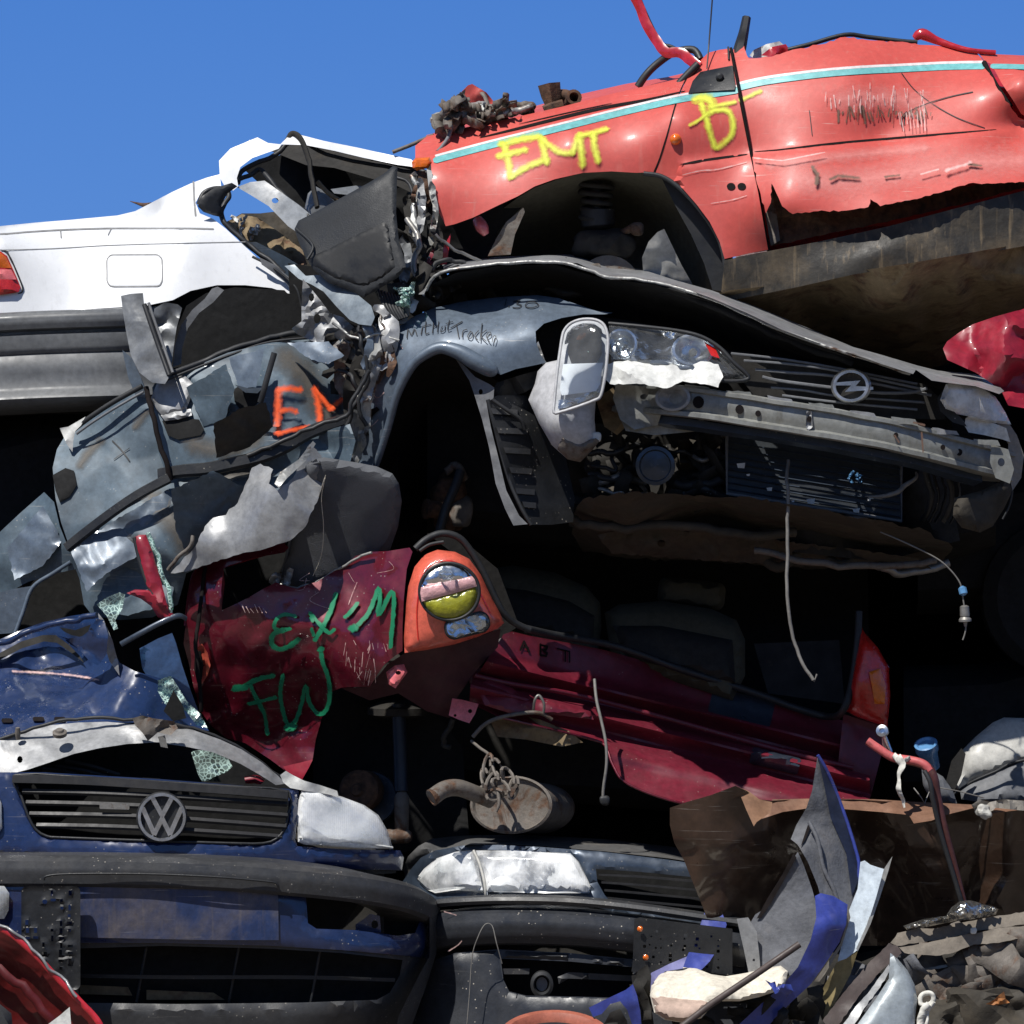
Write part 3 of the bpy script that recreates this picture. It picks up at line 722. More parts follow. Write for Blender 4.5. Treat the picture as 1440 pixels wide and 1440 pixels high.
sweep('bumper', [(p[0], p[1] + 55, p[2]) for p in bp], [(-.02, .115), (.03, .112), (.034, .075), (.030, .062), (.022, .056), (.030, .050), (.034, .0), (.032, -.04), (.042, -.052), (.062, -.066), (.066, -.074), (.055, -.085), (0, -.10), (-.2, -.11), (-.2, .115)], M['bumper_w'], T, sub=1, angle=50)
sweep('bumper_strip', [(p[0], p[1] - 19, p[2]) for p in bp], [(-.01, .03), (.022, .026), (.036, .012), (.038, -.006), (.032, -.024), (-.01, -.03)], M['bumper_w'], T, sub=3, angle=60)
tube('body_gap', [(-200, 452, .5), (0, 444, .495), (100, 438, .495), (205, 431, .5), (243, 424, .5)], .003, M['seam'], T)
# rear wheel arch and tyre
sheet('wheel_arch', [(225, 446), (240, 414), (264, 398), (305, 390), (345, 390), (384, 394), (414, 405), (434, 430), (440, 480), (300, 560), (230, 520)], flat(.60, gy=.05, y0=400), M['black'], T)
lathe('tyre', W(400, 560, .78), (0, 1, 0), [(.10, -.09), (.18, -.1), (.225, -.08), (.235, -.05), (.235, .05), (.225, .08), (.1, .1)], M['rubber'], T, 40)
# crushed roof and window frames
Sp = Surf([(300, 300, .70), (330, 220, .74), (410, 190, .76), (500, 212, .74), (590, 235, .70), (480, 340, .62), (400, 270, .66), (420, 400, .56)], amp=.012, scale=45, seed=5)
sheet('rear_pillar', [(309, 250), (308, 226), (324, 209), (345, 200), (362, 193), (377, 201), (396, 203), (392, 209), (355, 222), (338, 235), (333, 250), (335, 262), (328, 268), (316, 262)], Sp, M['white'], T, step=6, off=.03)
sheet('roof_rail', [(394, 203), (405, 192), (424, 190), (455, 198), (505, 208), (545, 217), (578, 224), (592, 236), (560, 232), (512, 222), (470, 212), (430, 204)], Sp, M['white'], T, step=6, off=.02)
sheet('roof_skin', [(380, 212), (412, 196), (470, 209), (560, 229), (596, 240), (598, 280), (560, 262), (470, 236), (430, 232)], flat(.95, gy=-.4, y0=230, amp=.03, scale=40), M['gloom'], T)
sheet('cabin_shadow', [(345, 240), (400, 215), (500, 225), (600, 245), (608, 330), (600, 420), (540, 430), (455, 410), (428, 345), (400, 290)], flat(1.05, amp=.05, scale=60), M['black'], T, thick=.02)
sheet('inner_pillar', [(333, 263), (352, 256), (372, 254), (392, 268), (420, 288), (447, 310), (470, 333), (480, 352), (462, 358), (430, 335), (405, 318), (378, 290), (352, 274)], Sp, M['white_shade'], T, step=6, off=.02, holes=[circ(387, 282, 5, 4, 8)])
tube('window_seal', [(280, 288, .66), (286, 272, .67), (302, 265, .68), (318, 266, .68), (322, 276, .67), (314, 288, .66), (310, 300, .65), (316, 314, .64), (334, 330, .63), (352, 346, .62), (376, 364, .6), (400, 384, .58)], .008, M['rubber'], T, wob=.004)
tube('window_seal', [(335, 258, .7), (338, 244, .72), (360, 230, .73), (392, 215, .74), (405, 200, .75), (412, 190, .76)], .0075, M['rubber'], T, wob=.005)
tube('window_seal', [(335, 252, .7), (352, 246, .72), (366, 238, .73), (378, 252, .70), (400, 275, .67), (425, 295, .64), (440, 308, .62)], .007, M['rubber'], T, wob=.005)
tube('bent_window_bar', [(404, 200, .74), (412, 188, .74), (422, 194, .73), (433, 222, .70), (439, 255, .66), (446, 292, .62)], .012, M['gloom'], T, wob=.004, flatten=.6)
tube('bent_window_bar', [(418, 192, .75), (455, 205, .75), (500, 216, .74), (560, 230, .72), (600, 243, .7)], .0085, M['rubber'], T, wob=.004)
tube('bent_window_bar', [(425, 200, .75), (470, 220, .75), (540, 234, .74), (596, 246, .7)], .006, M['gloom'], T, wob=.004)
tube('bent_window_bar', [(446, 255, .8), (462, 272, .8), (478, 282, .8)], .007, M['underbody'], T)
sheet('head_restraint', [(428, 295), (433, 272), (444, 262), (462, 272), (476, 290), (470, 320), (440, 330)], flat(.85), M['pillar'], T, bulge=.04, brad=15, thick=.04)
sheet('roof_lining', [(465, 266), (500, 261), (535, 264), (545, 270), (500, 275), (470, 272)], flat(.9), M['white_shade'], T)
sheet('dashboard_piece', [(318, 312), (340, 301), (362, 306), (392, 326), (425, 350), (432, 372), (408, 376), (376, 362), (345, 342)], flat(.80, amp=.03, scale=22, fine=.02, gy=-.2, y0=340), M['underbody'], T, step=5)
sheet('cabin_interior', [(316, 314), (340, 300), (366, 300), (400, 296), (450, 300), (520, 350), (540, 430), (470, 460), (432, 430), (404, 396), (370, 366), (340, 342)], flat(1.0, amp=.05, scale=40), M['undertray'], T)
sheet('window_corner_trim', [(278, 290), (284, 276), (300, 265), (326, 257), (334, 262), (320, 272), (311, 288), (314, 306), (300, 303), (286, 298)], flat(.62, gx=.1, x0=300), M['rubber'], T, step=5, bulge=.008, brad=6)
shards('glass_crumbs', [(325, 305), (350, 305), (385, 335), (350, 340)], 26, 6, .78, M['wplastic'], T, seed=4, spread=.02)
sheet('door_seal_flange', [(365, 362), (386, 372), (402, 386), (418, 398), (428, 425), (424, 440), (415, 420), (404, 400), (385, 384), (368, 372)], flat(.52, amp=.01, scale=20), M['liner'], T, step=5)
tube('door_seal', [(355, 361, .53), (380, 374, .52), (404, 392, .51), (418, 408, .50), (424, 432, .50)], .004, M['rubber'], T)
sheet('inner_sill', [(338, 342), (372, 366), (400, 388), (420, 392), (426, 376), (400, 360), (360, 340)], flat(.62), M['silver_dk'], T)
tube('aerial', [(183, 283, .9), (200, 288, .85), (212, 290, .8)], .004, M['rust'], T, radii=[.001, .006, .012])
# far side and underside of the body, so that the car is a body and not a skin
def body_mass(name, parent, secs, mat, seed=0, amp=.02):
    """closed crumpled hull: secs = list of (px, pytop, pybottom, dfront, dback)"""
    vs = []; fs = []; k = 14
    for (x, yt, yb, df, db) in secs:
        for i in range(k):
            a = 2 * math.pi * i / k; cx_, sy = math.cos(a), math.sin(a)
            u = math.copysign(abs(cx_) ** .45, cx_); v = math.copysign(abs(sy) ** .45, sy)
            y = (yt + yb) / 2 + v * (yb - yt) / 2; d = (df + db) / 2 - u * (db - df) / 2
            p = W(x, y, d); q = p * 7 + Vector((seed, 0, 0)); f = amp * (noise.voronoi(q)[0][0] - .4)
            vs.append(p + Vector((f * .3, f, f)))
    m = len(secs)
    for i in range(m - 1):
        for j in range(k): fs.append((i * k + j, i * k + (j + 1) % k, (i + 1) * k + (j + 1) % k, (i + 1) * k + j))
    fs.append(tuple(range(k))[::-1]); fs.append(tuple(range((m - 1) * k, m * k)))
    return link(name, vs, fs, mat, parent, True, 30)
body_mass('body_shell', T, [(x, yt, 520, .72, 2.0) for x, yt in ((-260, 350), (-120, 345), (0, 335), (80, 330), (150, 328), (210, 330), (235, 345))], M['white_shade'], 1)
body_mass('floor_pan', T, [(x, 500 + (x % 7), 590, .62, 2.0) for x in range(-260, 440, 40)], M['gloom'], 2)

# ================================================================== loose black door trim
St = Surf([(415, 320, .34), (540, 245, .24), (557, 235, .25), (572, 370, .12), (510, 418, .16), (430, 370, .26), (490, 330, .22)])
T = thing('door_trim_panel', W(500, 420, .2), 'charcoal moulded door lining wedged between the white saloon and the red car', 'door lining')
tp = sheet('panel', [(414, 322), (420, 310), (440, 300), (480, 278), (520, 256), (540, 244), (553, 233), (559, 236), (558, 262), (557, 300), (561, 340), (568, 362), (571, 376), (560, 390), (530, 408), (512, 418), (490, 408), (462, 398), (440, 378), (430, 362), (420, 340)], St, M['trim'], T, bulge=.010, brad=9, thick=.022, step=5, curve=False)
sheet('pocket', [(432, 362), (470, 345), (510, 325), (540, 311), (547, 316), (551, 345), (557, 376), (540, 390), (512, 404), (470, 392), (442, 374)], St, surf_mat('black_moulded_pocket', (.006, .0065, .0075), rough=.5, dirt=.1, dirtcol=(.02, .02, .02, 1), grunge=.2), tp, off=.008, bulge=.008, brad=6, thick=.004, step=5)
tube('edge_roll', [(417, 322, .325), (440, 345, .25), (432, 365, .23)], .004, M['trim'], tp)

# ================================================================== red car on top
T = thing('red_hatchback', W(1050, 470, 1.1), 'faded red car with teal stripe and yellow spray lettering on top of the pile', 'car')
Sr = Surf([(600, 200, .62), (640, 182, .66), (800, 140, .66), (950, 112, .62), (610, 228, .50), (800, 178, .48), (950, 142, .46), (1440, 92, .50), (1200, 100, .47),
           (625, 318, .44), (740, 268, .42), (820, 242, .415), (920, 242, .41), (1018, 364, .37), (1080, 352, .38), (980, 290, .385), (1050, 215, .42), (1240, 190, .425), (1440, 180, .45),
           (1100, 290, .29), (1240, 280, .27), (1440, 250, .31), (1190, 55, .60), (1045, 65, .60), (1330, 70, .64), (1440, 80, .66), (1600, 95, .56), (1600, 250, .46), (1700, 170, .60), (1240, 150, .43)],
          amp=0.006, scale=120, seed=11, extra=lambda x, y: (-.016 / (1 + math.exp(-(y - (y0_(x))) / 2.2)) if x > 955 else 0))
def y0_(x): return 230 - (x - 960) * .105
wing = sheet('front_wing', [(584, 205), (600, 192), (622, 186), (665, 177), (720, 166), (790, 150), (860, 132), (930, 116), (966, 108), (957, 125), (948, 150), (937, 190), (927, 222), (919, 242), (895, 243), (860, 241), (820, 243), (780, 252), (752, 262), (728, 276),
       (700, 289), (665, 306), (640, 315), (627, 318), (618, 300), (611, 275), (607, 250), (606, 228), (598, 222), (584, 222)], Sr, M['red'], T, step=9)
wr = sheet('rear_wing_section', [(968, 108), (980, 90), (996, 74), (1012, 70), (1027, 68), (1031, 92), (1039, 140), (1052, 205), (1066, 270), (1080, 351), (1050, 357), (1019, 364), (1012, 340), (998, 312), (980, 288), (960, 265), (940, 250), (922, 243), (930, 220), (940, 188), (950, 152), (959, 125)], Sr, M['red'], T, step=8, label='red panel behind the wheel arch with a yellow letter B')
door = sheet('door', [(1031, 70), (1038, 60), (1046, 62), (1053, 82), (1080, 80), (1108, 72), (1150, 63), (1188, 52), (1230, 57), (1287, 61), (1330, 66), (1370, 72), (1383, 86), (1392, 105), (1408, 130), (1422, 152), (1432, 165), (1470, 185), (1470, 253), (1440, 256), (1400, 258), (1362, 258), (1330, 268), (1296, 278),
      (1262, 284), (1238, 290), (1224, 280), (1221, 291), (1190, 296), (1150, 297), (1115, 301), (1100, 290), (1092, 272), (1085, 258), (1084, 285), (1077, 300), (1066, 262), (1054, 200), (1041, 135), (1033, 90)], Sr, M['red'], T, step=6, jag=1.3, thick=.004)
rear = sheet('rear_quarter', [(1372, 70), (1395, 76), (1440, 78), (1560, 88), (1640, 100), (1720, 150), (1700, 260), (1476, 254), (1474, 184), (1436, 160), (1424, 140), (1408, 116), (1394, 90), (1385, 86)], Sr, M['red'], T, step=12)
tube('door_gap', [(1028, 68, .585), (1034, 100, .5), (1044, 150, .43), (1058, 225, .40), (1070, 290, .385), (1081, 352, .375)], .0045, M['seam'], T)
tube('door_gap', [(1384, 88, .56), (1396, 108, .5), (1408, 130, .46), (1421, 150, .44)], .009, M['seam'], T, radii=[.008, .004, .006, .009])
ribbon('wing_gap', [([(967, 107), (958, 125), (949, 150), (938, 190), (928, 222), (920, 241)], 1.8)], Sr, M['seam'], wing, off=.002)
ribbon('bonnet_gap', [([(676, 193), (730, 180), (790, 165), (850, 151), (910, 140), (962, 128)], 4.5), ([(730, 174), (800, 158), (860, 145)], 1.5)], Sr, M['seam'], wing, off=.004, taper=True)
stc = [(613, 225), (650, 215), (700, 202), (760, 187), (820, 172), (880, 157), (950, 141), (1000, 133), (1036, 127)]
ribbon('side_stripe', [(stc, 8.5)], Sr, M['tealstripe'], wing, off=.003)
ribbon('side_stripe', [(offset_path([(a, b, 0) for a, b in stc], 0, -6.2) and [(a, b - 6.2) for a, b in stc], 3)], Sr, M['whitestripe'], wing, off=.0035)
std = [(1040, 123), (1070, 116), (1110, 110), (1160, 104), (1210, 100), (1270, 97), (1330, 94), (1382, 93)]
ribbon('side_stripe', [(std, 8.5)], Sr, M['tealstripe'], door, off=.003)
ribbon('side_stripe', [([(a, b - 6) for a, b in std], 3.5)], Sr, M['whitestripe'], door, off=.0035)
ribbon('side_stripe', [([(1396, 93), (1440, 94), (1560, 100)], 7)], Sr, M['tealstripe'], rear, off=.003)
ribbon('body_crease', [([(958, 231), (985, 226), (1020, 221), (1050, 217)], 3.5)], Sr, M['seam'], wr, off=.002, taper=True)
ribbon('body_crease', [([(1062, 213), (1100, 210), (1150, 204), (1200, 199), (1260, 194), (1330, 188), (1400, 182)], 3.2)], Sr, M['seam'], door, off=.002, taper=True)
ribbon('painted_marking', [([(704, 203), (722, 198), (740, 194), (758, 192)], 10), ([(708, 202), (714, 222), (717, 248)], 10), ([(700, 220), (720, 215), (740, 210)], 9), ([(718, 249), (732, 240), (748, 231), (770, 224)], 9),
   ([(769, 229), (765, 212), (761, 195)], 10), ([(762, 195), (775, 206), (788, 214), (806, 215)], 9), ([(806, 214), (809, 202), (814, 190)], 9), ([(814, 190), (817, 210), (819, 233)], 10),
   ([(814, 191), (832, 187), (853, 181)], 8), ([(834, 189), (836, 208), (841, 227)], 10)], Sr, M['yellow'], wing, off=.004, width=9)
ribbon('painted_marking', [([(977, 140), (990, 137), (1003, 142), (999, 150)], 13), ([(986, 146), (992, 162), (998, 186), (1005, 207)], 9), ([(994, 160), (1008, 154), (1024, 156), (1031, 172), (1027, 192), (1008, 208)], 8.5), ([(970, 176), (984, 168), (996, 158)], 5)], Sr, M['yellow'], wr, off=.004)
ribbon('painted_marking', [([(1000, 150), (1020, 146), (1034, 143)], 6)], Sr, M['yellow'], wr, off=.0055)
ribbon('painted_marking', [([(1041, 141), (1056, 134), (1070, 128)], 6)], Sr, M['yellow'], door, off=.004)
rp = random.Random(5)
ribbon('scrape_marks', [([(1268, 103), (1285, 125), (1310, 145), (1345, 165), (1385, 180)], 1.6), ([(1272, 175), (1274, 160), (1300, 147), (1335, 136), (1368, 129)], 1.8), ([(1138, 155), (1140, 172), (1142, 190)], 1.5), ([(1268, 178), (1268, 165), (1275, 157)], 2)], Sr, M['ink'], door, off=.003)
ribbon('scrape_marks', [([(1178 + i * 5.4 + rp.uniform(-4, 4), 150 + rp.uniform(-2, 8)), (1179 + i * 5.4, 160 + rp.uniform(0, 14))], rp.uniform(2, 6)) for i in range(25)] +
       [([(1142, 235), (1150, 245), (1148, 258)], 9), ([(1168, 252), (1180, 246), (1208, 250)], 8), ([(1245, 249), (1265, 246)], 6), ([(1362, 231), (1380, 233)], 6)], Sr, M['scrape'], door, off=.003, curve=False)
ribbon('scrape_marks', [([(x_, y_), (x_ + rp.uniform(-2, 3), y_ + rp.uniform(5, 18))], rp.uniform(1, 3.5)) for x_, y_ in [(rp.uniform(1160, 1300), rp.gauss(136, 9)) for _ in range(40)]] + [([(1262 + i * 5 + rp.uniform(-3, 3), 158 + rp.uniform(-5, 5)), (1266 + i * 5, 180 + rp.uniform(-6, 6))], 2.5) for i in range(8)]
       + [([(1060, 222), (1100, 226), (1160, 214)], 3), ([(1330, 240), (1355, 232), (1365, 228)], 7), ([(1295, 245), (1320, 238)], 4)], Sr, M['scrape_w'], door, off=.0028, curve=False)
ribbon('scrape_marks', [([(960, 246), (985, 240), (1010, 238), (1050, 228)], 3.5), ([(1000, 286), (1030, 281), (1050, 275)], 2.5), ([(1032, 362), (1050, 358), (1078, 353)], 3)], Sr, M['scrape_w'], wr, off=.003, taper=True)
ribbon('faded_paint', [([(1110, 250), (1180, 255), (1260, 245), (1340, 230), (1440, 225)], 62), ([(1080, 232), (1160, 222), (1300, 208)], 26), ([(1180, 140), (1240, 138), (1300, 145)], 50)], Sr, M['pinkfade'], door, off=.002)
sheet('trim_hole', circ(1028, 262, 6, 5), Sr, M['seam'], wr, off=.003, step=4); sheet('trim_hole', circ(1043, 262, 6, 5), Sr, M['seam'], wr, off=.003, step=4)
lathe('side_repeater', W(950, 196, Sr(950, 196) - .002), (0, -1, .15), [(.017, 0), (.016, .006), (.009, .014), (.003, .016)], M['amber'], wr, 18)
# door bottom torn open: rusty inner skin, sill, underside
sheet('door_inner_skin', [(1078, 240), (1092, 262), (1120, 292), (1200, 290), (1300, 270), (1480, 246), (1480, 254), (1440, 264), (1380, 280), (1300, 300), (1200, 322), (1120, 338), (1084, 347), (1076, 300)], flat(.43, gx=.01, x0=1250, amp=.015, scale=25, fine=.01), M['rust'], T, step=7, jag=1)
sheet('door_inner_edge', [(1070, 235), (1082, 250), (1092, 300), (1097, 338), (1084, 346), (1076, 300)], flat(.39, amp=.008, scale=20), M['rustgrey'], T, step=6)
Sl = Surf([(1018, 368, .34), (1440, 262, .32), (1440, 345, .31), (1030, 420, .34), (1240, 350, .28), (1240, 315, .30), (1600, 235, .34), (1600, 330, .34)], amp=.012, scale=50, seed=6)
sheet('sill', [(1019, 366), (1050, 359), (1081, 353), (1150, 340), (1250, 318), (1340, 294), (1440, 268), (1620, 236), (1620, 320), (1440, 346), (1350, 362), (1280, 374), (1200, 386), (1120, 404), (1030, 422), (1014, 410)], Sl, M['sill'], T, step=9)
Su = Surf([(1030, 415, .38), (1440, 340, .35), (1200, 385, .32), (1030, 480, 1.0), (1250, 425, .36), (1250, 490, 1.0), (1440, 390, .42), (1440, 440, .9), (1620, 320, .5), (1640, 430, 1.1), (900, 430, .9), (900, 500, 1.3)], amp=.09, scale=50, seed=8, fine=.04)
sheet('floor_pan', [(1026, 408), (1120, 398), (1200, 382), (1280, 370), (1350, 358), (1440, 342), (1620, 316), (1640, 440), (1440, 450), (1380, 500), (1300, 520), (1180, 500), (1080, 470), (960, 430)], Su, M['underbody'], T, step=9)
tube('exhaust_pipe', [(1600, 380, .7), (1440, 398, .7), (1390, 412, .72), (1340, 436, .74), (1270, 452, .8), (1180, 456, .9)], .022, M['underbody'], T, segs=12)
tube('brake_pipe_bracket', [(1315, 372, .5), (1300, 382, .52), (1288, 398, .55), (1292, 415, .56)], .014, M['underbody'], T, radii=[.02, .018, .008, .004])
lathe('drain_tube', W(1310, 376, .46), (.4, -1, .1), [(.016, -.06), (.018, 0), (.011, .0), (.010, -.03)], M['underbody'], T, 14)
Sa = Surf([(740, 265, .50), (920, 245, .47), (1018, 366, .44), (880, 300, .85), (800, 330, .9), (960, 330, .7), (740, 360, .95), (1000, 430, .6), (880, 420, .95)])
sheet('arch_liner', [(728, 278), (752, 264), (782, 253), (820, 243), (870, 241), (920, 243), (950, 260), (978, 288), (1000, 315), (1013, 342), (1020, 366), (1024, 420), (980, 440), (860, 430), (740, 420), (700, 380), (690, 330), (705, 295)], Sa, surf_mat('olive_arch_liner', (.13, .12, .085), rough=.7, dirt=.4, dirtcol=(.2, .17, .11, 1), bump=.3), T, step=12)
tube('arch_lip', [(905, 244, .41), (930, 248, .405), (955, 264, .395), (980, 290, .385), (1002, 320, .38), (1015, 348, .37), (1021, 385, .37), (1022, 412, .38)], .007, M['rubber'], T)
sheet('arch_lip_flange', [(930, 250), (960, 268), (985, 297), (1006, 330), (1018, 365), (1021, 410), (1002, 408), (990, 370), (972, 330), (950, 290)], flat(.43), M['rubber'], T)
# strut
pts = []
for i in range(90):
    a = i * .38; r = 21 + 2 * math.sin(i * .1); pts.append((838 + r * math.cos(a) + i * .02, 252 + i * .72, .62 + .042 * math.sin(a)))
tube('coil_spring', pts, .0085, M['gloom'], T, segs=8, curve=False)
sp = tube('strut', [(838, 255, .62), (840, 330, .62)], .02, M['plastic'], T, segs=14, curve=False)
tube('strut_cup', [(840, 296, .62), (841, 318, .62), (842, 324, .62)], .05, M['plastic'], T, segs=18, radii=[.052, .05, .03], curve=False)
lump('steering_knuckle', W(850, 345, .6), (.17, .12, .09), M['gloom'], T, seed=2)
tube('control_arm', [(842, 338, .6), (870, 330, .58), (893, 318, .56)], .012, M['rustgrey'], T)
lump('ball_joint', W(895, 322, .55), (.04, .04, .04), M['rustgrey'], T, seed=3, rough=.2)
lathe('brake_disc', W(855, 405, .55), (.1, -1, .15), [(.095, 0), (.095, .02), (.06, .022), (.055, .05), (.02, .055)], M['rustgrey'], T, 32)
sheet('heat_shield', [(903, 362), (912, 340), (925, 326), (934, 322), (945, 345), (958, 372), (974, 400), (930, 398), (905, 388)], flat(.50, gy=.1, y0=350, amp=.02, scale=22), M['cream'], T, step=6, label='dented pale tank behind the wheel')
sheet('subframe_bracket', [(686, 360), (698, 335), (712, 312), (736, 292), (738, 298), (724, 330), (718, 358)], flat(.46, gx=-.06, x0=700, amp=.01, scale=30), M['rustgrey'], T)
tube('tow_eye', [(672, 310, .5), (678, 320, .48), (684, 330, .48)], .016, M['tailpink'], T, radii=[.017, .019, .01])
sheet('front_scrap', [(618, 372), (625, 345), (634, 328), (630, 360), (628, 372)], flat(.45), M['red_deep'], T)
sheet('wing_underside', [(612, 298), (640, 312), (700, 290), (740, 270), (735, 290), (700, 325), (690, 360), (640, 372), (612, 366), (604, 330)], flat(.62, amp=.03, scale=40), M['black'], T)
# front corner
ind = sheet('front_indicator', [(579, 228), (584, 222), (604, 221), (607, 228), (603, 236), (586, 240), (580, 236)], flat(.50), M['amber'], T, bulge=.012, brad=5, step=4)
sheet('lamp_surround', [(600, 238), (607, 240), (612, 262), (620, 298), (613, 302), (604, 275)], flat(.46), M['wplastic'], T, step=5)
sheet('lamp_housing', [(586, 242), (598, 240), (603, 262), (606, 290), (596, 292), (588, 270)], flat(.50, amp=.02, scale=12), M['rust'], T, step=5)
tube('corner_strip', [(583, 240, .5), (584, 265, .48), (586, 295, .46), (580, 320, .44), (588, 345, .42)], .008, M['torn'], T, wob=.02)
for k_, (q_, w_, m_) in enumerate((([(590, 250, .46), (594, 290, .44), (588, 330, .42)], 12, 'silver_lt'), ([(606, 255, .45), (612, 300, .42), (606, 345, .42)], 9, 'torn'), ([(575, 270, .5), (578, 320, .45), (590, 370, .4)], 16, 'gloom'),
        ([(600, 300, .42), (618, 340, .4), (612, 375, .4)], 14, 'gloom'), ([(568, 330, .45), (575, 365, .4), (566, 400, .36)], 15, 'pillar'), ([(590, 340, .4), (596, 380, .38), (580, 420, .34)], 14, 'gloom'),
        ([(612, 350, .42), (606, 380, .4), (622, 400, .4)], 11, 'burg_in'), ([(580, 300, .44), (586, 345, .41)], 7, 'wplastic'), ([(560, 380, .4), (574, 400, .35), (576, 430, .3)], 9, 'silver_lt'), ([(598, 385, .38), (620, 382, .36), (650, 376, .36)], 8, 'gloom'),
        ([(604, 360, .4), (592, 395, .36), (600, 420, .34)], 6, 'torn'), ([(585, 260, .44), (580, 285, .44)], 6, 'rust'))):
    strip('torn_strip', q_, w_, M[m_], T, seed=k_ + 2, amp=.03, scale=16)
shards('torn_plastic', [(555, 300), (620, 300), (640, 370), (600, 430), (560, 430)], 22, 22, .5, M['gloom'], T, seed=3, spread=.05)
for k_, q_ in enumerate(([(612, 330, .4), (640, 350, .42), (668, 366, .44), (690, 372, .44)], [(600, 390, .36), (612, 372, .37), (634, 364, .38), (655, 372, .38)], [(575, 310, .42), (590, 340, .38), (582, 370, .36), (590, 400, .33)], [(560, 250, .5), (575, 262, .48), (582, 285, .46)])):
    tube('loose_cable', q_, .005 + .002 * (k_ % 3), M['rubber' if k_ % 2 else 'steel'], T, wob=.012)
# top: mirror base, pillar, stubs
mt = sheet('mirror_base', [(968, 131), (974, 114), (985, 101), (1004, 97), (1030, 92), (1034, 120), (1033, 126), (1000, 128)], Sr, M['plastic'], T, off=.012, thick=.012, bulge=.004, brad=3)
lathe('mirror_pivot', W(1012, 109, Sr(1012, 109) - .018), (0, -1, 0), [(.012, 0), (.012, .012), (.006, .018)], M['rubber'], mt, 14)
tube('windscreen_pillar', [(882, -30, .75), (905, 25, .73), (925, 62, .7), (938, 72, .68), (962, 80, .66), (985, 96, .62)], .017, M['red_deep'], T, segs=5, flatten=.45, wob=.008)
tube('pillar_seal', [(888, -30, .75), (912, 28, .73), (930, 60, .7), (945, 66, .69), (975, 82, .66)], .006, M['rubber'], T)
tube('wiper_arm', [(897, 122, .7), (908, 106, .7), (924, 90, .7), (948, 74, .69), (975, 70, .68), (985, 84, .66)], .0115, M['rubber'], T)
tube('pillar_root', [(955, 118, .60), (968, 104, .60), (982, 90, .60)], .012, M['rubber'], T)
tube('aerial', [(1003, -20, .62), (1000, 20, .62), (997, 60, .61), (994, 96, .58)], .0025, M['rubber'], T, segs=5)
tube('pillar_stub', [(1038, 78, .6), (1042, 62, .61), (1046, 45, .61), (1050, 24, .62)], .0155, M['rubber'], T, segs=6, radii=[.02, .018, .015, .013])
tube('door_lock_pin', [(1025, 84, .57), (1024, 66, .6)], .003, M['rubber'], T, curve=False)
sheet('cowl_scrap', [(1054, 78), (1060, 70), (1078, 62), (1096, 58), (1108, 68), (1098, 74), (1075, 80), (1060, 82)], flat(.66, amp=.02, scale=10), M['wplastic'], T, step=4)
sheet('cowl_skin', [(1070, 78), (1085, 66), (1105, 62), (1112, 72), (1095, 80)], flat(.63, amp=.02, scale=10), M['red_deep'], T, step=4)
tube('roof_seal', [(1108, 70, .63), (1140, 62, .63), (1188, 49, .64), (1220, 52, .65), (1270, 58, .65), (1290, 59, .65)], .007, M['rubber'], T)
tube('roof_flange', [(1286, 54, .66), (1297, 48, .66), (1320, 58, .66), (1360, 70, .64), (1400, 74, .64)], .012, M['red_deep'], T, radii=[.01, .018, .012, .008, .008])
body_mass('body_shell', T, [(x, yt, yb, .66, 2.05) for x, yt, yb in ((1035, 82, 380), (1100, 78, 380), (1190, 62, 370), (1290, 66, 360), (1400, 84, 345), (1520, 98, 330), (1640, 110, 320), (1720, 160, 300))], M['red_deep'], 4)
body_mass('engine_bay', T, [(x, yt, yb, .95, 2.05) for x, yt, yb in ((600, 225, 380), (700, 200, 400), (800, 176, 410), (900, 150, 420), (1030, 120, 420))], M['gloom'], 5)
sheet('bonnet', [(588, 206), (600, 190), (650, 176), (720, 158), (800, 136), (880, 118), (940, 108), (975, 100), (968, 112), (930, 119), (860, 136), (790, 155), (720, 170), (650, 184)],
      Surf([(600, 205, .6), (600, 190, .95), (800, 155, .64), (800, 136, 1.05), (960, 112, .66), (975, 98, .95)], amp=.006, scale=60), M['red'], T, step=9)

T = tag(sheet('folded_red_sheet', [(622, 150), (640, 138), (658, 120), (664, 118), (684, 130), (697, 146), (700, 156), (680, 162), (650, 165), (625, 165)], flat(.72, amp=.03, scale=24), M['red'], None, step=5), 'small folded red metal offcut standing among the rusty parts on the red bonnet', 'metal scrap')
T = thing('crumpled_engine_loom', W(670, 185, .7), 'grey and rust brown tangle of engine parts lying on the front of the red bonnet', 'engine scrap')
sheet('black_bracket', [(621, 160), (622, 148), (655, 125), (650, 150), (630, 168)], flat(.66), M['gloom'], T, step=6)
shards('snarl', [(610, 165), (640, 140), (690, 142), (745, 146), (747, 158), (700, 168), (660, 180), (625, 186)], 110, 13, .64, M['rustgrey'], T, seed=7, spread=.05)
for i, (x, y, s) in enumerate(((620, 168, .05), (645, 162, .07), (668, 158, .07), (690, 160, .06), (712, 156, .05), (738, 152, .05), (635, 178, .04))):
    lump('crushed_part', W(x, y, .66), (s * 1.2, s, s * .75), M['rustgrey' if i % 2 else 'torn'], T, seed=i + 3, rough=.6, freq=30)
tube('hose', [(682, 158, .64), (705, 160, .62), (730, 152, .63), (746, 150, .64)], .011, M['torn'], T, wob=.01)
tube('cable', [(630, 150, .64), (633, 172, .62), (632, 190, .6), (622, 205, .58), (614, 212, .56)], .006, M['liner'], T, wob=.006)
T = tag(tube('loose_rod', [(552, 214, .7), (575, 205, .7), (610, 190, .68)], .006, M['rustgrey'], None, curve=False), 'thin rusty rod lying against the front corner of the red bonnet', 'rod')
T = thing('rusty_pipe_elbow', W(785, 155, .7), 'dark rusty square bracket with a short open pipe standing on the red bonnet', 'engine scrap')
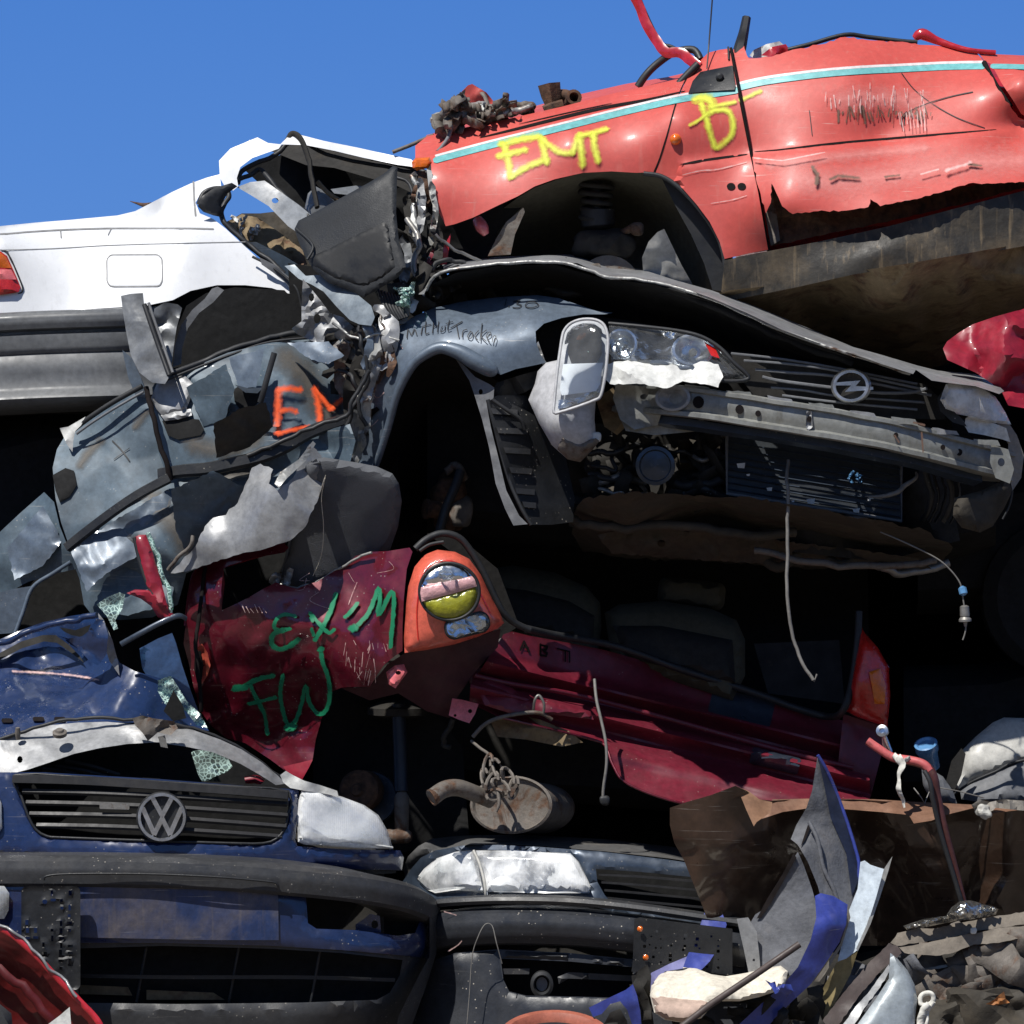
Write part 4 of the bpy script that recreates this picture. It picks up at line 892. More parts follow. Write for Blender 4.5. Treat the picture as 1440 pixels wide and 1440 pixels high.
link('bracket', *merge_geo([tube_geo([W(772, 118, .68), W(775, 135, .68), (W(777, 150, .68))], .03, 4, .8, [.034, .03, .02]), tube_geo([W(765, 155, .66), W(777, 150, .66), W(792, 146, .66)], .014, 6, 1)]), M['rust'], T, angle=30)
lathe('pipe', W(806, 138, .66), (.25, -1, .2), [(.018, -.08), (.018, 0), (.024, .0), (.024, .012), (.015, .012), (.014, -.05)], M['rust'], T, 18)
tube('pipe_body', [(785, 134, .7), (795, 134, .7), (806, 138, .69)], .018, M['rust'], T, segs=12)
# ================================================================== blue silver car in the middle
T = thing('blue_silver_estate_car', W(900, 780, 1.2), 'crushed blue silver car with bare crash beam and ring badge in mid pile', 'car')
OP = T
# bonnet, buckled upward: front edge F, rising backward
Sb = Surf([(590, 412, .22), (640, 380, .16), (700, 370, .13), (780, 369, .11), (848, 388, .09), (905, 393, .08), (1000, 418, .03), (1100, 462, -.04), (1200, 497, -.08), (1280, 521, -.08), (1400, 548, .0),
           (700, 358, .9), (830, 360, .8), (900, 376, .7), (1000, 402, .6), (1100, 442, .55), (1200, 482, .5), (1300, 510, .5), (1390, 528, .5), (600, 372, .9)], amp=.012, scale=70, seed=2)
sheet('bonnet', [(588, 414), (594, 392), (604, 376), (640, 369), (700, 361), (760, 359), (800, 358), (826, 362), (850, 372), (900, 378), (950, 394), (1000, 408), (1050, 426), (1100, 446), (1150, 467), (1200, 488), (1240, 499), (1290, 514), (1318, 521), (1370, 526), (1396, 534), (1412, 550), (1405, 554), (1372, 543),
      (1330, 538), (1310, 535), (1288, 520), (1284, 526), (1240, 512), (1200, 498), (1150, 482), (1100, 464), (1050, 440), (1000, 419), (950, 401), (905, 393), (870, 391), (848, 388), (830, 378), (812, 370), (780, 368), (700, 370), (650, 377), (618, 386), (604, 398), (596, 414)], Sb, M['silver_lt'], T, step=6, thick=.004)
tube('bonnet_seam_lip', [(598, 408, .2), (620, 384, .16), (700, 371, .125), (780, 369, .105), (830, 380, .09), (848, 389, .085), (905, 394, .075), (1000, 420, .025), (1100, 465, -.045), (1200, 499, -.085), (1280, 525, -.085)], .005, M['torn'], T, wob=.004)
sheet('bonnet_lining', [(604, 402), (640, 384), (700, 374), (780, 372), (848, 392), (920, 400), (1000, 424), (1100, 469), (1200, 504), (1300, 535), (1390, 552), (1360, 590), (1200, 560), (1030, 520), (860, 470), (740, 440), (600, 440)],
      Surf([(604, 402, .24), (780, 372, .14), (848, 392, .12), (1000, 424, .06), (1200, 504, -.05), (1390, 552, .03), (600, 440, .7), (740, 440, .7), (860, 470, .6), (1030, 520, .55), (1200, 560, .5), (1360, 590, .5)], amp=.03, scale=50), M['black'], T, step=12)
tube('bonnet_brace', [(905, 400, .12), (1000, 428, .07), (1110, 476, .0), (1200, 508, -.03)], .012, M['black'], T, wob=.01)
shards('hinge_debris', [(560, 400), (610, 380), (640, 400), (600, 430), (560, 450)], 40, 20, .3, M['gloom'], T, seed=9, spread=.06)
shards('engine_bay_debris', [(620, 388), (760, 380), (760, 410), (640, 418), (605, 425)], 50, 18, .45, M['gloom'], T, seed=19, spread=.06)
# front wing
Sf = Surf([(500, 650, .28), (520, 560, .20), (560, 470, .16), (620, 432, .24), (700, 420, .22), (780, 420, .18), (850, 442, .14), (620, 470, .09), (700, 470, .06), (760, 465, .06), (765, 510, .05), (700, 520, .04),
           (570, 520, .10), (540, 600, .17), (512, 690, .26), (660, 500, .05), (740, 440, .11), (640, 447, .15)], amp=.006, scale=70, seed=12)
fw = sheet('front_wing', [(486, 668), (497, 640), (508, 600), (517, 560), (520, 530), (534, 500), (546, 478), (562, 458), (580, 446), (610, 433), (650, 424), (700, 418), (755, 415), (785, 419), (812, 428), (838, 437), (862, 440), (850, 442), (820, 442), (790, 447), (765, 455),
      (753, 466), (754, 482), (760, 498), (768, 510), (750, 514), (725, 519), (704, 527), (690, 520), (665, 503), (645, 493), (622, 490), (600, 498), (580, 514), (566, 535), (556, 562), (550, 590), (544, 620), (532, 650), (524, 668), (512, 700), (498, 705), (488, 690)], Sf, M['silver'], T, step=7)
tube('arch_flare', [(512, 696, .25), (530, 650, .18), (546, 600, .13), (558, 556, .09), (578, 516, .06), (598, 498, .05), (620, 489, .045), (645, 495, .035), (668, 508, .03), (690, 520, .03), (697, 524, .035)], .012, M['silver'], T, radii=[.010, .010, .011, .012, .014, .016, .018, .022, .025, .022, .012], segs=12)
ribbon('handwriting', [([(572, 475), (574, 462), (579, 472), (583, 461), (586, 471)], 1.8), ([(592, 470), (594, 460)], 1.8), ([(599, 452), (598, 469), (603, 468)], 1.8), ([(594, 459), (606, 456)], 1.6),
   ([(610, 452), (608, 468)], 1.8), ([(609, 460), (616, 457)], 1.5), ([(617, 452), (615, 467)], 1.6), ([(622, 459), (619, 466), (625, 465), (626, 458)], 1.6), ([(632, 450), (629, 464), (634, 463)], 1.6), ([(627, 455), (637, 452)], 1.5)], Sf, M['ink'], fw, off=.007, n=4)
ribbon('handwriting', [([(634, 461), (650, 452)], 1.8), ([(642, 457), (645, 474)], 2), ([(650, 474), (651, 465), (657, 463)], 1.8), ([(661, 467), (657, 474), (663, 476), (665, 468), (661, 466)], 1.8), ([(673, 465), (667, 472), (672, 478)], 1.8),
   ([(678, 455), (675, 479)], 1.8), ([(684, 464), (676, 472), (684, 480)], 1.6), ([(685, 474), (691, 470), (688, 466), (684, 474), (689, 481)], 1.6), ([(692, 481), (694, 472), (698, 474), (695, 482)], 1.6)], Sf, M['ink'], fw, off=.007, n=4)
ribbon('handwriting', [([(710, 430), (712, 421)], 1.6), ([(715, 431), (716, 430)], 1.6), ([(722, 424), (732, 422), (726, 427), (734, 429), (728, 433), (721, 432)], 1.7), ([(742, 425), (738, 430), (746, 433), (758, 429), (752, 424), (742, 425)], 1.6)], Sf, M['ink'], fw, off=.007, n=4)
ribbon('crease_marks', [([(520, 545), (530, 560), (540, 552)], 2), ([(505, 590), (520, 600), (532, 590)], 1.6), ([(532, 500), (548, 520), (556, 512)], 1.6), ([(556, 470), (566, 490)], 1.3)], Sf, M['scrape_w'], fw, off=.003)
sheet('wing_lower_end', [(487, 668), (500, 640), (520, 640), (534, 650), (526, 680), (510, 706), (495, 712), (484, 700)], flat(.22, amp=.012, scale=22), M['silver'], T, step=6)
sheet('side_marker_hole', [(503, 590), (515, 578), (530, 572), (534, 576), (520, 588), (506, 596)], Sf, M['seam'], T, off=.006)
# wheel arch interior
sheet('arch_interior', [(500, 720), (520, 660), (545, 600), (560, 540), (590, 505), (625, 495), (690, 530), (740, 560), (800, 640), (830, 760), (600, 800), (500, 790)], Surf([(500, 720, .35), (560, 540, .30), (690, 530, .25), (640, 650, .75), (560, 700, .8), (800, 700, .5), (830, 760, .6), (500, 790, .8), (650, 600, .7)]), M['black'], T, step=14)
sheet('liner_flange', [(641, 505), (652, 513), (668, 530), (688, 540), (695, 545), (694, 560), (684, 566), (690, 600), (700, 640), (712, 690), (730, 725), (742, 737), (722, 739), (710, 715), (697, 680), (688, 630), (678, 590), (668, 558), (660, 535)], Surf([(641, 505, .12), (690, 545, .04), (720, 738, .0), (680, 600, .05), (742, 737, -.01)], amp=.004, scale=20), M['liner'], T, step=6, holes=[circ(676, 551, 3, 4, 8)])
Slr = Surf([(690, 560, .05), (750, 600, .09), (745, 738, .03), (800, 735, .12), (790, 640, .16)])
ln = sheet('ribbed_liner', [(686, 562), (700, 556), (740, 556), (770, 600), (795, 640), (808, 700), (806, 734), (775, 738), (745, 738), (732, 716), (716, 676), (702, 630), (694, 600)], Slr, M['plastic'], T, step=10)
for k, (yy, xa, xb) in enumerate(((585, 690, 728), (612, 698, 742), (640, 708, 746), (668, 716, 748), (697, 724, 752), (716, 734, 754))):
    sheet('rib', [(xa, yy - 11), (xb, yy - 9), (xb, yy - 1), (xa + 3, yy - 3)], Slr, M['bumper'], ln, off=.012, thick=.01, step=12)
tube('liner_edge', [(686, 562, .04), (696, 600, .035), (706, 640, .03), (718, 680, .02), (734, 716, .01), (747, 738, .01)], .006, M['rubber'], ln)
tube('liner_edge', [(692, 562, .03), (712, 576, .03), (732, 590, .04), (738, 604, .05)], .006, M['rubber'], ln)
sheet('wing_stay', [(690, 560), (698, 538), (730, 528), (758, 520), (768, 524), (760, 538), (738, 552), (706, 562)], flat(.08, amp=.02, scale=18), M['gloom'], T, step=6)
# suspension inside arch
lathe('hub', W(603, 716, .45), (-1, -.4, .1), [(.02, -.05), (.026, -.045), (.026, 0), (.03, .002), (.03, .012), (.018, .016)], M['rust'], T, 20)
lump('knuckle', W(632, 705, .5), (.10, .1, .17), M['rust'], T, seed=4, rough=.4)
lump('caliper', W(648, 720, .48), (.07, .07, .09), M['rustgrey'], T, seed=5, rough=.3)
tube('damper', [(648, 662, .38), (640, 685, .37), (628, 712, .36), (618, 745, .35), (614, 756, .35)], .014, M['rubber'], T, segs=14)
tube('damper_eye', [(625, 662, .42), (636, 655, .42), (648, 660, .41), (655, 674, .42)], .012, M['rustgrey'], T, wob=.006)
# headlamp
Sh = Surf([(755, 470, .08), (860, 455, -.02), (1050, 530, -.06), (860, 510, -.06), (960, 470, -.02), (960, 520, -.10)])
sheet('lamp_recess', [(756, 482), (762, 462), (790, 450), (830, 445), (880, 450), (980, 470), (1040, 505), (1056, 530), (1000, 540), (870, 520), (790, 525), (768, 510)], flat(.24), M['black'], T, step=12)
sheet('lamp_backing', [(738, 452), (760, 438), (830, 436), (860, 450), (850, 530), (770, 530), (745, 500)], flat(.34), M['black'], T, step=14)
hl = sheet('headlamp_reflector', [(856, 458), (900, 462), (950, 468), (985, 476), (1010, 492), (1030, 512), (1048, 530), (990, 528), (920, 510), (862, 505)], Surf([(856, 458, .08), (950, 466, .08), (1020, 500, .04), (1048, 530, -.05), (950, 500, .0), (862, 505, -.05), (990, 528, -.07)], amp=.035, scale=26, fine=.012), M['chrome'], T, step=4)
lathe('lamp_bowl', W(876, 486, .01), (-.15, -1, .1), [(.042, 0), (.044, .035), (.038, .036), (.030, .01), (.01, .0)], M['chrome2'], hl, 28)
lathe('lamp_bulb', W(876, 486, -.01), (-.15, -1, .1), [(.004, 0), (.018, .01), (.02, .03), (.012, .045), (.003, .05)], M['lens_clear'], hl, 18)
lathe('lamp_bowl', W(972, 495, .0), (.1, -1, .15), [(.058, 0), (.06, .035), (.052, .036), (.035, .005), (.01, -.01)], M['chrome2'], hl, 28, squash=(1, .75))
lathe('lamp_bulb', W(974, 496, -.02), (0, -1, 0), [(.004, 0), (.012, .01), (.012, .03), (.008, .045)], M['steel'], hl, 14)
sheet('indicator_piece', [(990, 480), (1006, 490), (1012, 504), (1000, 500)], Sh, M['tailred'], hl, off=.03)
sheet('headlamp_glass', [(856, 456), (900, 460), (950, 466), (985, 474), (1012, 490), (1032, 510), (1052, 532), (990, 532), (920, 514), (860, 508)], Sh, M['lens_clear'], hl, step=8, bulge=.02, brad=18)
tube('headlamp_rim', [(856, 455, -.02), (900, 459, -.04), (950, 465, -.05), (985, 473, -.06), (1012, 489, -.07), (1032, 510, -.08), (1053, 532, -.08), (1020, 536, -.09), (985, 530, -.10)], .006, M['rubber'], hl)
sheet('bent_lamp_strip', [(752, 485), (757, 480), (766, 506), (772, 515), (764, 514), (756, 500)], flat(.05, amp=.01, scale=10), M['torn'], T, step=4)
# loose lamp hanging in front
Sll = Surf([(798, 458, -.03), (850, 455, -.06), (780, 580, -.12), (840, 562, -.13), (820, 510, -.09)])
lo = [(790, 478), (794, 464), (804, 454), (820, 449), (838, 450), (850, 458), (855, 476), (854, 500), (851, 528), (845, 556), (836, 563), (812, 572), (790, 579), (779, 580), (780, 560), (784, 520)]
hl2 = sheet('hanging_headlamp', lo, Sll, M['gplastic'], T, off=-.03, thick=.03, step=7)
sheet('reflector', [(a + (820 - a) * .14, b + (515 - b) * .08) for a, b in lo], Surf([(798, 458, 0), (850, 455, -.01), (780, 580, -.07), (840, 562, -.08), (822, 500, .04), (815, 540, -.0)], amp=.012, scale=20), M['chrome'], hl2, step=5, off=.045)
sheet('shade', [(800, 476), (806, 462), (820, 457), (838, 459), (846, 472), (846, 498), (838, 512), (804, 512), (798, 496)], Sll, M['gloom'], hl2, off=-.004, step=5, bulge=.006, brad=10)
lathe('amber_bulb', W(822, 480, -.048), (0, -1, 0), [(.004, 0), (.022, .006), (.024, .010), (.012, .014)], M['rust'], hl2, 16)
shards('facets', [(804, 486), (842, 486), (840, 510), (806, 510)], 22, 8, flat(-.055), M['crackle'], hl2, seed=5, spread=.01)
sheet('glass', [(a + (820 - a) * .04, b + (515 - b) * .03) for a, b in lo], Sll, M['lens_clear'], hl2, off=.012, bulge=.012, brad=14, step=7)
sheet('lower_reflection_plate', [(787, 548), (792, 512), (848, 510), (844, 540), (838, 550), (790, 556)], Sll, surf_mat('painted_white_reflection', (.86, .88, .9), rough=.3, dirt=.05, bump=.05, grunge=.1), hl2, off=.006, step=6)  # white plate paints the bright reflection in the lower lamp
tube('glass_rim', [(a, b, Sll(a, b) - .012) for a, b in lo], .0045, M['gplastic'], hl2, closed=True, n=3)
# washer bottle
Sw2 = Surf([(745, 560, .04), (790, 505, .03), (835, 640, -.02), (800, 650, .0), (840, 570, -.05), (780, 590, -.05)])
sheet('washer_bottle', [(743, 562), (752, 540), (756, 522), (768, 510), (790, 505), (815, 520), (838, 560), (836, 590), (838, 612), (844, 618), (834, 632), (816, 648), (796, 644), (776, 626), (758, 595)], Sw2, M['gplastic'], T, bulge=.045, brad=30, thick=.05, step=7)
sheet('bottle_dark_base', [(790, 612), (815, 622), (838, 616), (843, 620), (832, 634), (816, 650), (798, 646), (784, 632)], Sw2, M['rustgrey'], T, off=.035, bulge=.015, brad=12, step=6)  # darker lower part of the bottle
lump('bottle_cap', W(838, 615, -.05), (.03, .03, .03), M['wplastic'], T, seed=2, rough=.3)
# crash beam
bpth = [(866, 556, .10), (900, 558, .03), (940, 560, -.05), (1000, 568, -.09), (1070, 578, -.12), (1137, 589, -.13), (1200, 600, -.135), (1260, 611, -.13), (1330, 629, -.10), (1380, 642, -.05), (1422, 655, .05)]
prof = [(-.09, .036), (.0, .040), (.012, .036), (.012, .026), (.0, .022), (.004, -.004), (.0, -.026), (.012, -.032), (.012, -.044), (.0, -.048), (-.09, -.045)]
bm_ = sweep('crash_beam', bpth, prof, M['beam'], T, crump=.006, cs=.1, sub=2, angle=30)
def beamd(x):
    P = sorted(bpth); xs_ = [p[0] for p in P]; return float(np.interp(x, xs_, [p[2] for p in P])), float(np.interp(x, xs_, [p[1] for p in P]))
for x, dy, r in ((982, 0, 8), (1040, 2, 6), (1066, 4, 4), (1138, 0, 3.5), (1260, 1, 3.5), (1326, 1, 3.5), (1349, 2, 4.5)):
    dd, yy = beamd(x); sheet('beam_hole', circ(x, yy + dy, r, r * 1.1, 14), dd - .010, M['seam'], bm_, step=4, thick=.001)
for i in range(9):
    x = 905 + i * 58; dd, yy = beamd(x)
    sheet('top_tab', [(x, yy - 24 + (i % 3)), (x + 34, yy - 20 + (i % 2) * 2), (x + 38, yy - 12), (x + 2, yy - 15)], dd - .012, M['silver_lt' if i % 2 else 'beam'], bm_, step=9, jag=1, thick=.003)
sheet('beam_dent', [(1134, 578), (1141, 578), (1143, 600), (1137, 606), (1133, 600)], beamd(1138)[0] - .011, M['silver_lt'], bm_, step=4, bulge=-.008, brad=4)
lathe('cone_mount', W(947, 560, -.07), (-.2, -1, .1), [(.05, -.02), (.05, .012), (.042, .014), (.02, -.01), (.012, -.012)], M['silver_lt'], bm_, 24, squash=(1, .75))
ribbon('rust_streak', [([(1258, 612), (1264, 622)], 4), ([(1285, 594), (1300, 598)], 5), ([(1296, 608), (1298, 636)], 4)], flat(-.15), M['scrape'], bm_, off=.005, curve=False)
sweep('beam_underlip', offset_path(bpth, 0, 32, .04)[1:-1], [(-.03, .012), (.0, .012), (.008, -.008), (-.03, -.02)], M['slate'], T, crump=.008)
sheet('broken_lamp_mount', [(850, 512), (870, 508), (925, 506), (950, 512), (968, 516), (985, 508), (1010, 512), (1017, 530), (1010, 545), (985, 540), (960, 536), (938, 546), (925, 544), (900, 540), (858, 540), (848, 528)], flat(-.11, gy=-.1, y0=520, amp=.02, scale=24), M['wplastic'], T, step=6, jag=1.2, thick=.006)
sheet('beam_end_plate', [(866, 540), (925, 545), (932, 575), (925, 598), (892, 604), (872, 590), (862, 560)], flat(.0, amp=.02, scale=28), M['beam'], T, step=7, holes=[circ(906, 558, 6, 4, 10)])
sheet('beam_end_lower', [(872, 588), (900, 584), (935, 596), (990, 590), (985, 606), (920, 612), (880, 606)], flat(.03, amp=.01, scale=30), M['beam'], T, step=8)
sheet('beam_mount', [(838, 560), (862, 545), (878, 575), (880, 600), (868, 612), (850, 600), (842, 575)], flat(.12, amp=.02, scale=20), M['underbody'], T, step=7)
# grille, badge
sheet('grille_back', [(1000, 490), (1050, 495), (1180, 520), (1320, 545), (1340, 600), (1330, 625), (1000, 560)], flat(.12), M['black'], T, step=16)
gr = sheet('grille', [(1028, 498), (1090, 502), (1190, 520), (1300, 540), (1322, 560), (1330, 590), (1240, 588), (1130, 570), (1060, 556), (1040, 530)], flat(.02, amp=.0), M['gloom'], T, step=14)
for k, (pp, r) in enumerate((([(1028, 497), (1100, 505), (1180, 518), (1290, 540)], .0035), ([(1046, 507), (1110, 512), (1180, 522), (1300, 548)], .0035), ([(1062, 520), (1110, 524), (1180, 530), (1310, 556)], .0042),
      ([(1072, 530), (1100, 536), (1170, 545), (1230, 552), (1280, 552), (1304, 546)], .0045), ([(1084, 545), (1130, 549), (1180, 557), (1300, 566)], .0035), ([(1100, 556), (1180, 566), (1290, 576)], .0035))):
    tube('grille_slat', [(a, b, -.02 - .012 * (k % 2)) for a, b in pp], r, M['liner'], gr, segs=6)
bd = lathe('ring_badge', W(1197, 543, -.06), (-.15, -1, 0), [(.042, 0), (.042, .02), (.050, .02), (.056, .012), (.056, 0)], M['chrome2'], T, 40, squash=(1, .88), ring=True)
lathe('badge_disc', W(1197, 543, -.055), (-.15, -1, 0), [(.001, .0), (.044, .0), (.044, .006), (.001, .006)], M['gloom'], bd, 32, squash=(1, .88))
sheet('badge_bolt', [(1174, 538), (1210, 535), (1203, 543), (1228, 544), (1228, 548), (1188, 551), (1197, 542), (1174, 542)], -.083, M['chrome2'], bd, step=5, thick=.006)
# right headlamp and corner
h2 = sheet('right_headlamp_reflector', [(1332, 540), (1380, 545), (1405, 565), (1421, 595), (1385, 590), (1345, 582), (1327, 570)], flat(-.07, gx=.15, x0=1330, amp=.008, scale=26), M['lampwhite'], T, step=5)
sheet('right_headlamp_glass', [(1330, 540), (1342, 537), (1380, 544), (1400, 558), (1414, 580), (1422, 597), (1400, 595), (1370, 589), (1345, 580), (1330, 575), (1322, 562)], flat(-.11, gx=.15, x0=1330), M['lens_milky'], h2, step=7, bulge=.02, brad=14)
sheet('lamp_side', [(1318, 560), (1330, 542), (1334, 572), (1352, 588), (1360, 600), (1340, 594), (1322, 578)], flat(-.06), M['plastic'], T, step=7)
sheet('white_mount_block', [(1358, 588), (1364, 585), (1400, 596), (1415, 602), (1421, 622), (1410, 618), (1385, 612), (1362, 608), (1356, 598)], flat(-.04, gx=.1, x0=1360, amp=.008, scale=16), M['wplastic'], T, step=6, thick=.02)
sheet('wing_corner', [(1400, 590), (1418, 594), (1430, 612), (1440, 640), (1436, 672), (1424, 690), (1416, 660), (1418, 625)], flat(.0, gx=.2, x0=1400, amp=.012, scale=30), M['grime'], T, step=7)
sheet('bumper_mount_cover', [(1342, 700), (1380, 690), (1416, 672), (1424, 690), (1412, 715), (1396, 740), (1378, 749), (1352, 742), (1340, 725)], flat(-.01, gx=.1, x0=1380, amp=.02, scale=40), M['undertray'], T, bulge=.03, brad=20, step=7)
sheet('beam_end_bracket', [(1394, 625), (1418, 632), (1426, 660), (1420, 680), (1400, 672), (1392, 650)], flat(-.06), M['beam'], T, holes=[circ(1408, 650, 5, 6, 10)], step=6)
tube('wing_edge_wire', [(1424, 690, .0), (1420, 710, .0), (1410, 730, .0)], .003, M['plastic'], T)
# radiator pack below
Srd = Surf([(1022, 612, .16), (1265, 650, .14), (1268, 732, .12), (1022, 693, .13)])
rd = sheet('radiator', [(1022, 608), (1265, 646), (1268, 732), (1022, 693)], Srd, surf_mat('radiator_core', (.035, .042, .05), rough=.5, metallic=.3, dirt=.4, dirtcol=(.08, .08, .075, 1), bump=.3), T, step=14, thick=.03)
for k in range(9):
    t = k / 9 + .05; tube('cooling_row', [(1024, 608 + 85 * t, .13), (1266, 646 + 86 * t, .11)], .0022, M['slate'], rd, segs=4, curve=False)
tube('radiator_frame', [(1022, 610, .12), (1022, 694, .1), (1268, 733, .1), (1267, 650, .12)], .005, M['liner'], rd, curve=False)
for (x, y, s) in ((1042, 655, 6), (1052, 668, 2.5), (1082, 688, 4), (1140, 705, 6), (1204, 718, 5), (1115, 705, 2), (1222, 703, 2.5)):
    sheet('white_chip', [(x - s, y - s * .5), (x + s, y - s * .7), (x + s * .8, y + s * .6), (x - s * .7, y + s * .5)], .09, M['wplastic'], rd, step=4)
shards('blue_flecks', [(1194, 662), (1210, 662), (1210, 676), (1194, 676)], 10, 5, .08, M['bluecap'], T, seed=2, spread=.01)
tube('loom_strap', [(1217, 698, .02), (1240, 698, .0), (1262, 692, .0), (1272, 683, .01), (1288, 672, .02), (1288, 664, .03)], .006, M['cable'], T, radii=[.002, .006, .007, .007, .005, .003])
# dark front structure
sheet('front_structure', [(800, 590), (880, 600), (1000, 600), (1330, 660), (1350, 760), (1240, 790), (1060, 770), (900, 760), (800, 740)], flat(.34, amp=.06, scale=60, fine=.03), M['gloom'], T, step=14)
fg = lathe('fog_lamp', W(922, 655, .12), (-.1, -1, 0), [(.052, -.05), (.056, 0), (.056, .02), (.046, .022), (.042, .012), (.001, .016)], M['slate'], T, 30)
shards('front_debris', [(820, 600), (1010, 615), (1010, 700), (830, 740), (800, 680)], 60, 22, .22, M['gloom'], T, seed=21, spread=.08)
Sud = Surf([(800, 700, .10), (960, 700, .05), (1100, 715, .05), (1330, 755, .08), (800, 780, .7), (960, 785, .8), (1100, 800, .8), (1330, 800, .8), (880, 735, .12)], amp=.05, scale=50, seed=4, fine=.025)
sheet('engine_undertray', [(808, 720), (820, 702), (870, 692), (960, 696), (1060, 700), (1180, 722), (1300, 745), (1340, 770), (1320, 800), (1150, 800), (1000, 790), (900, 786), (820, 776), (804, 750)], Sud, M['undertray'], T, step=9, jag=2.5)
sheet('crossmember', [(840, 752), (900, 744), (980, 748), (1080, 758), (1180, 770), (1290, 784), (1310, 800), (1200, 800), (1060, 792), (960, 786), (860, 778)], flat(.22, gy=.3, y0=750, amp=.05, scale=32, fine=.02), M['undertray'], T, step=6, jag=1.5, holes=[circ(930, 764, 6, 5, 10), circ(1120, 778, 6, 5, 10)])
tube('front_pipe', [(800, 730, .2), (860, 742, .16), (960, 738, .14), (1040, 752, .16), (1120, 750, .2)], .014, M['undertray'], T, wob=.01)
tube('sump_edge', [(1060, 772, .2), (1140, 790, .18), (1240, 796, .2), (1320, 786, .25)], .010, M['rustgrey'], T, wob=.012)
tube('hanging_hose', [(1109, 648, .04), (1106, 672, .0), (1108, 700, -.02), (1107, 780, -.02), (1108, 850, -.03), (1114, 890, -.03), (1126, 928, -.04), (1144, 957, -.05)], .005, M['cable'], T, wob=.003)
tube('hose_end', [(1138, 948, -.05), (1145, 958, -.05), (1149, 948, -.05)], .003, M['cable'], T, curve=False)
sc_ = tube('sensor_lead', [(1238, 748, .02), (1275, 764, .0), (1315, 784, 0), (1335, 800, .0), (1350, 820, .0), (1354, 840, .0), (1357, 862, .0), (1358, 885, .0), (1354, 900, .0)], .0022, M['cable'], T)
lathe('lead_connector', W(1354, 831, .0), (.2, -.2, -1), [(.004, -.014), (.012, -.008), (.012, .008), (.004, .014)], M['bluecap'], sc_, 10)
lathe('lead_sensor', W(1357, 866, .0), (.05, 0, -1), [(.006, -.03), (.013, -.026), (.014, .0), (.012, .002), (.018, .01), (.018, .016), (.006, .018), (.004, .03)], M['steel'], sc_, 14)
rq = random.Random(77)
for k_ in range(26):
    x, y = (rq.uniform(820, 1010), rq.uniform(610, 700)) if k_ < 12 else ((rq.uniform(850, 1300), rq.uniform(735, 800)) if k_ < 20 else (rq.uniform(640, 800), rq.uniform(378, 405)))
    d = .2 if k_ < 12 else (.35 if k_ < 20 else .4)
    tube('engine_hose', [(x, y, d), (x + rq.uniform(10, 40), y + rq.uniform(-14, 14), d - .03), (x + rq.uniform(30, 90), y + rq.uniform(-16, 16), d), (x + rq.uniform(60, 120), y + rq.uniform(-20, 20), d + .05)], rq.uniform(.005, .016), M[rq.choice(['plastic', 'rustgrey', 'undertray', 'rubber', 'steel'])], T, wob=.01)
for k_, (x, y, s) in enumerate(((860, 650, .1), (980, 640, .09), (970, 690, .11), (870, 700, .08))):
    lump('engine_part', W(x, y, .3), (s * 1.5, s, s), M['undertray' if k_ % 2 else 'gloom'], T, seed=k_ + 40, rough=.3, freq=16)
for k_ in range(5):
    tube('front_bracket', [(1300 + k_ * 12, 660 + k_ * 4, .1), (1310 + k_ * 10, 700, .12), (1296 + k_ * 10, 735, .16)], .009, M['plastic'], T, flatten=.4, wob=.008)
body_mass('body_shell', T, [(x, yt, yb, .5, 1.9) for x, yt, yb in ((600, 470, 760), (720, 455, 770), (840, 460, 780), (1000, 500, 780), (1160, 540, 790), (1300, 570, 800), (1400, 590, 770))], M['black'], 6)

# ---- crushed flank of the same car, left
Sd = Surf([(210, 540, .22), (330, 495, .26), (420, 475, .30), (480, 480, .32), (228, 660, .18), (300, 655, .16), (430, 608, .18), (490, 590, .22), (360, 560, .20), (300, 580, .19), (430, 540, .23), (260, 600, .18)], amp=.055, scale=84, seed=9, fine=.010)
fd = sheet('front_door', [(214, 545), (222, 532), (245, 526), (285, 511), (320, 496), (370, 484), (420, 475), (465, 472), (480, 480), (502, 500), (508, 530), (502, 562), (492, 588), (468, 594), (432, 606), (400, 622), (362, 638), (330, 648), (290, 656), (255, 658), (232, 662), (224, 640), (218, 600)], Sd, M['flank'], T, step=4.6, angle=28)
tube('belt_seal', [(228, 528, .22), (250, 522, .23), (290, 506, .26), (330, 490, .28), (380, 475, .31), (420, 468, .33), (462, 468, .34)], .0085, M['rubber'], T, wob=.003)
tube('belt_seal', [(232, 535, .2), (290, 512, .24), (330, 497, .26), (380, 481, .29), (450, 474, .32)], .004, M['rubber'], T)
sweep('rubbing_strip', [(226, 668, .17), (260, 662, .14), (300, 658, .12), (360, 644, .12), (400, 628, .13), (432, 610, .15), (470, 596, .18), (494, 588, .2)], [(0, .018), (.014, .015), (.018, -.01), (.012, -.018), (0, -.02)], M['plastic'], T, crump=.006)
sheet('door_handle_recess', [(228, 592), (262, 588), (280, 590), (287, 604), (282, 612), (250, 618), (236, 612)], Sd, M['black'], fd, off=.01, step=6)
sheet('door_handle', [(226, 584), (245, 578), (268, 575), (270, 584), (250, 590), (232, 592)], Sd, M['silver_lt'], fd, off=.02, thick=.01, bulge=.008, brad=5, step=5)
sheet('crumpled_upper_corner', [(212, 560), (222, 536), (240, 530), (260, 528), (272, 540), (268, 560), (262, 576), (240, 582), (228, 585), (220, 575)], Sd, M['silver_lt'], fd, off=.018, step=5, bulge=.012, brad=10)
sheet('door_dent', [(328, 548), (340, 540), (365, 548), (375, 545), (372, 560), (356, 572), (338, 576), (330, 565)], Sd, M['black'], fd, off=.006, step=6)
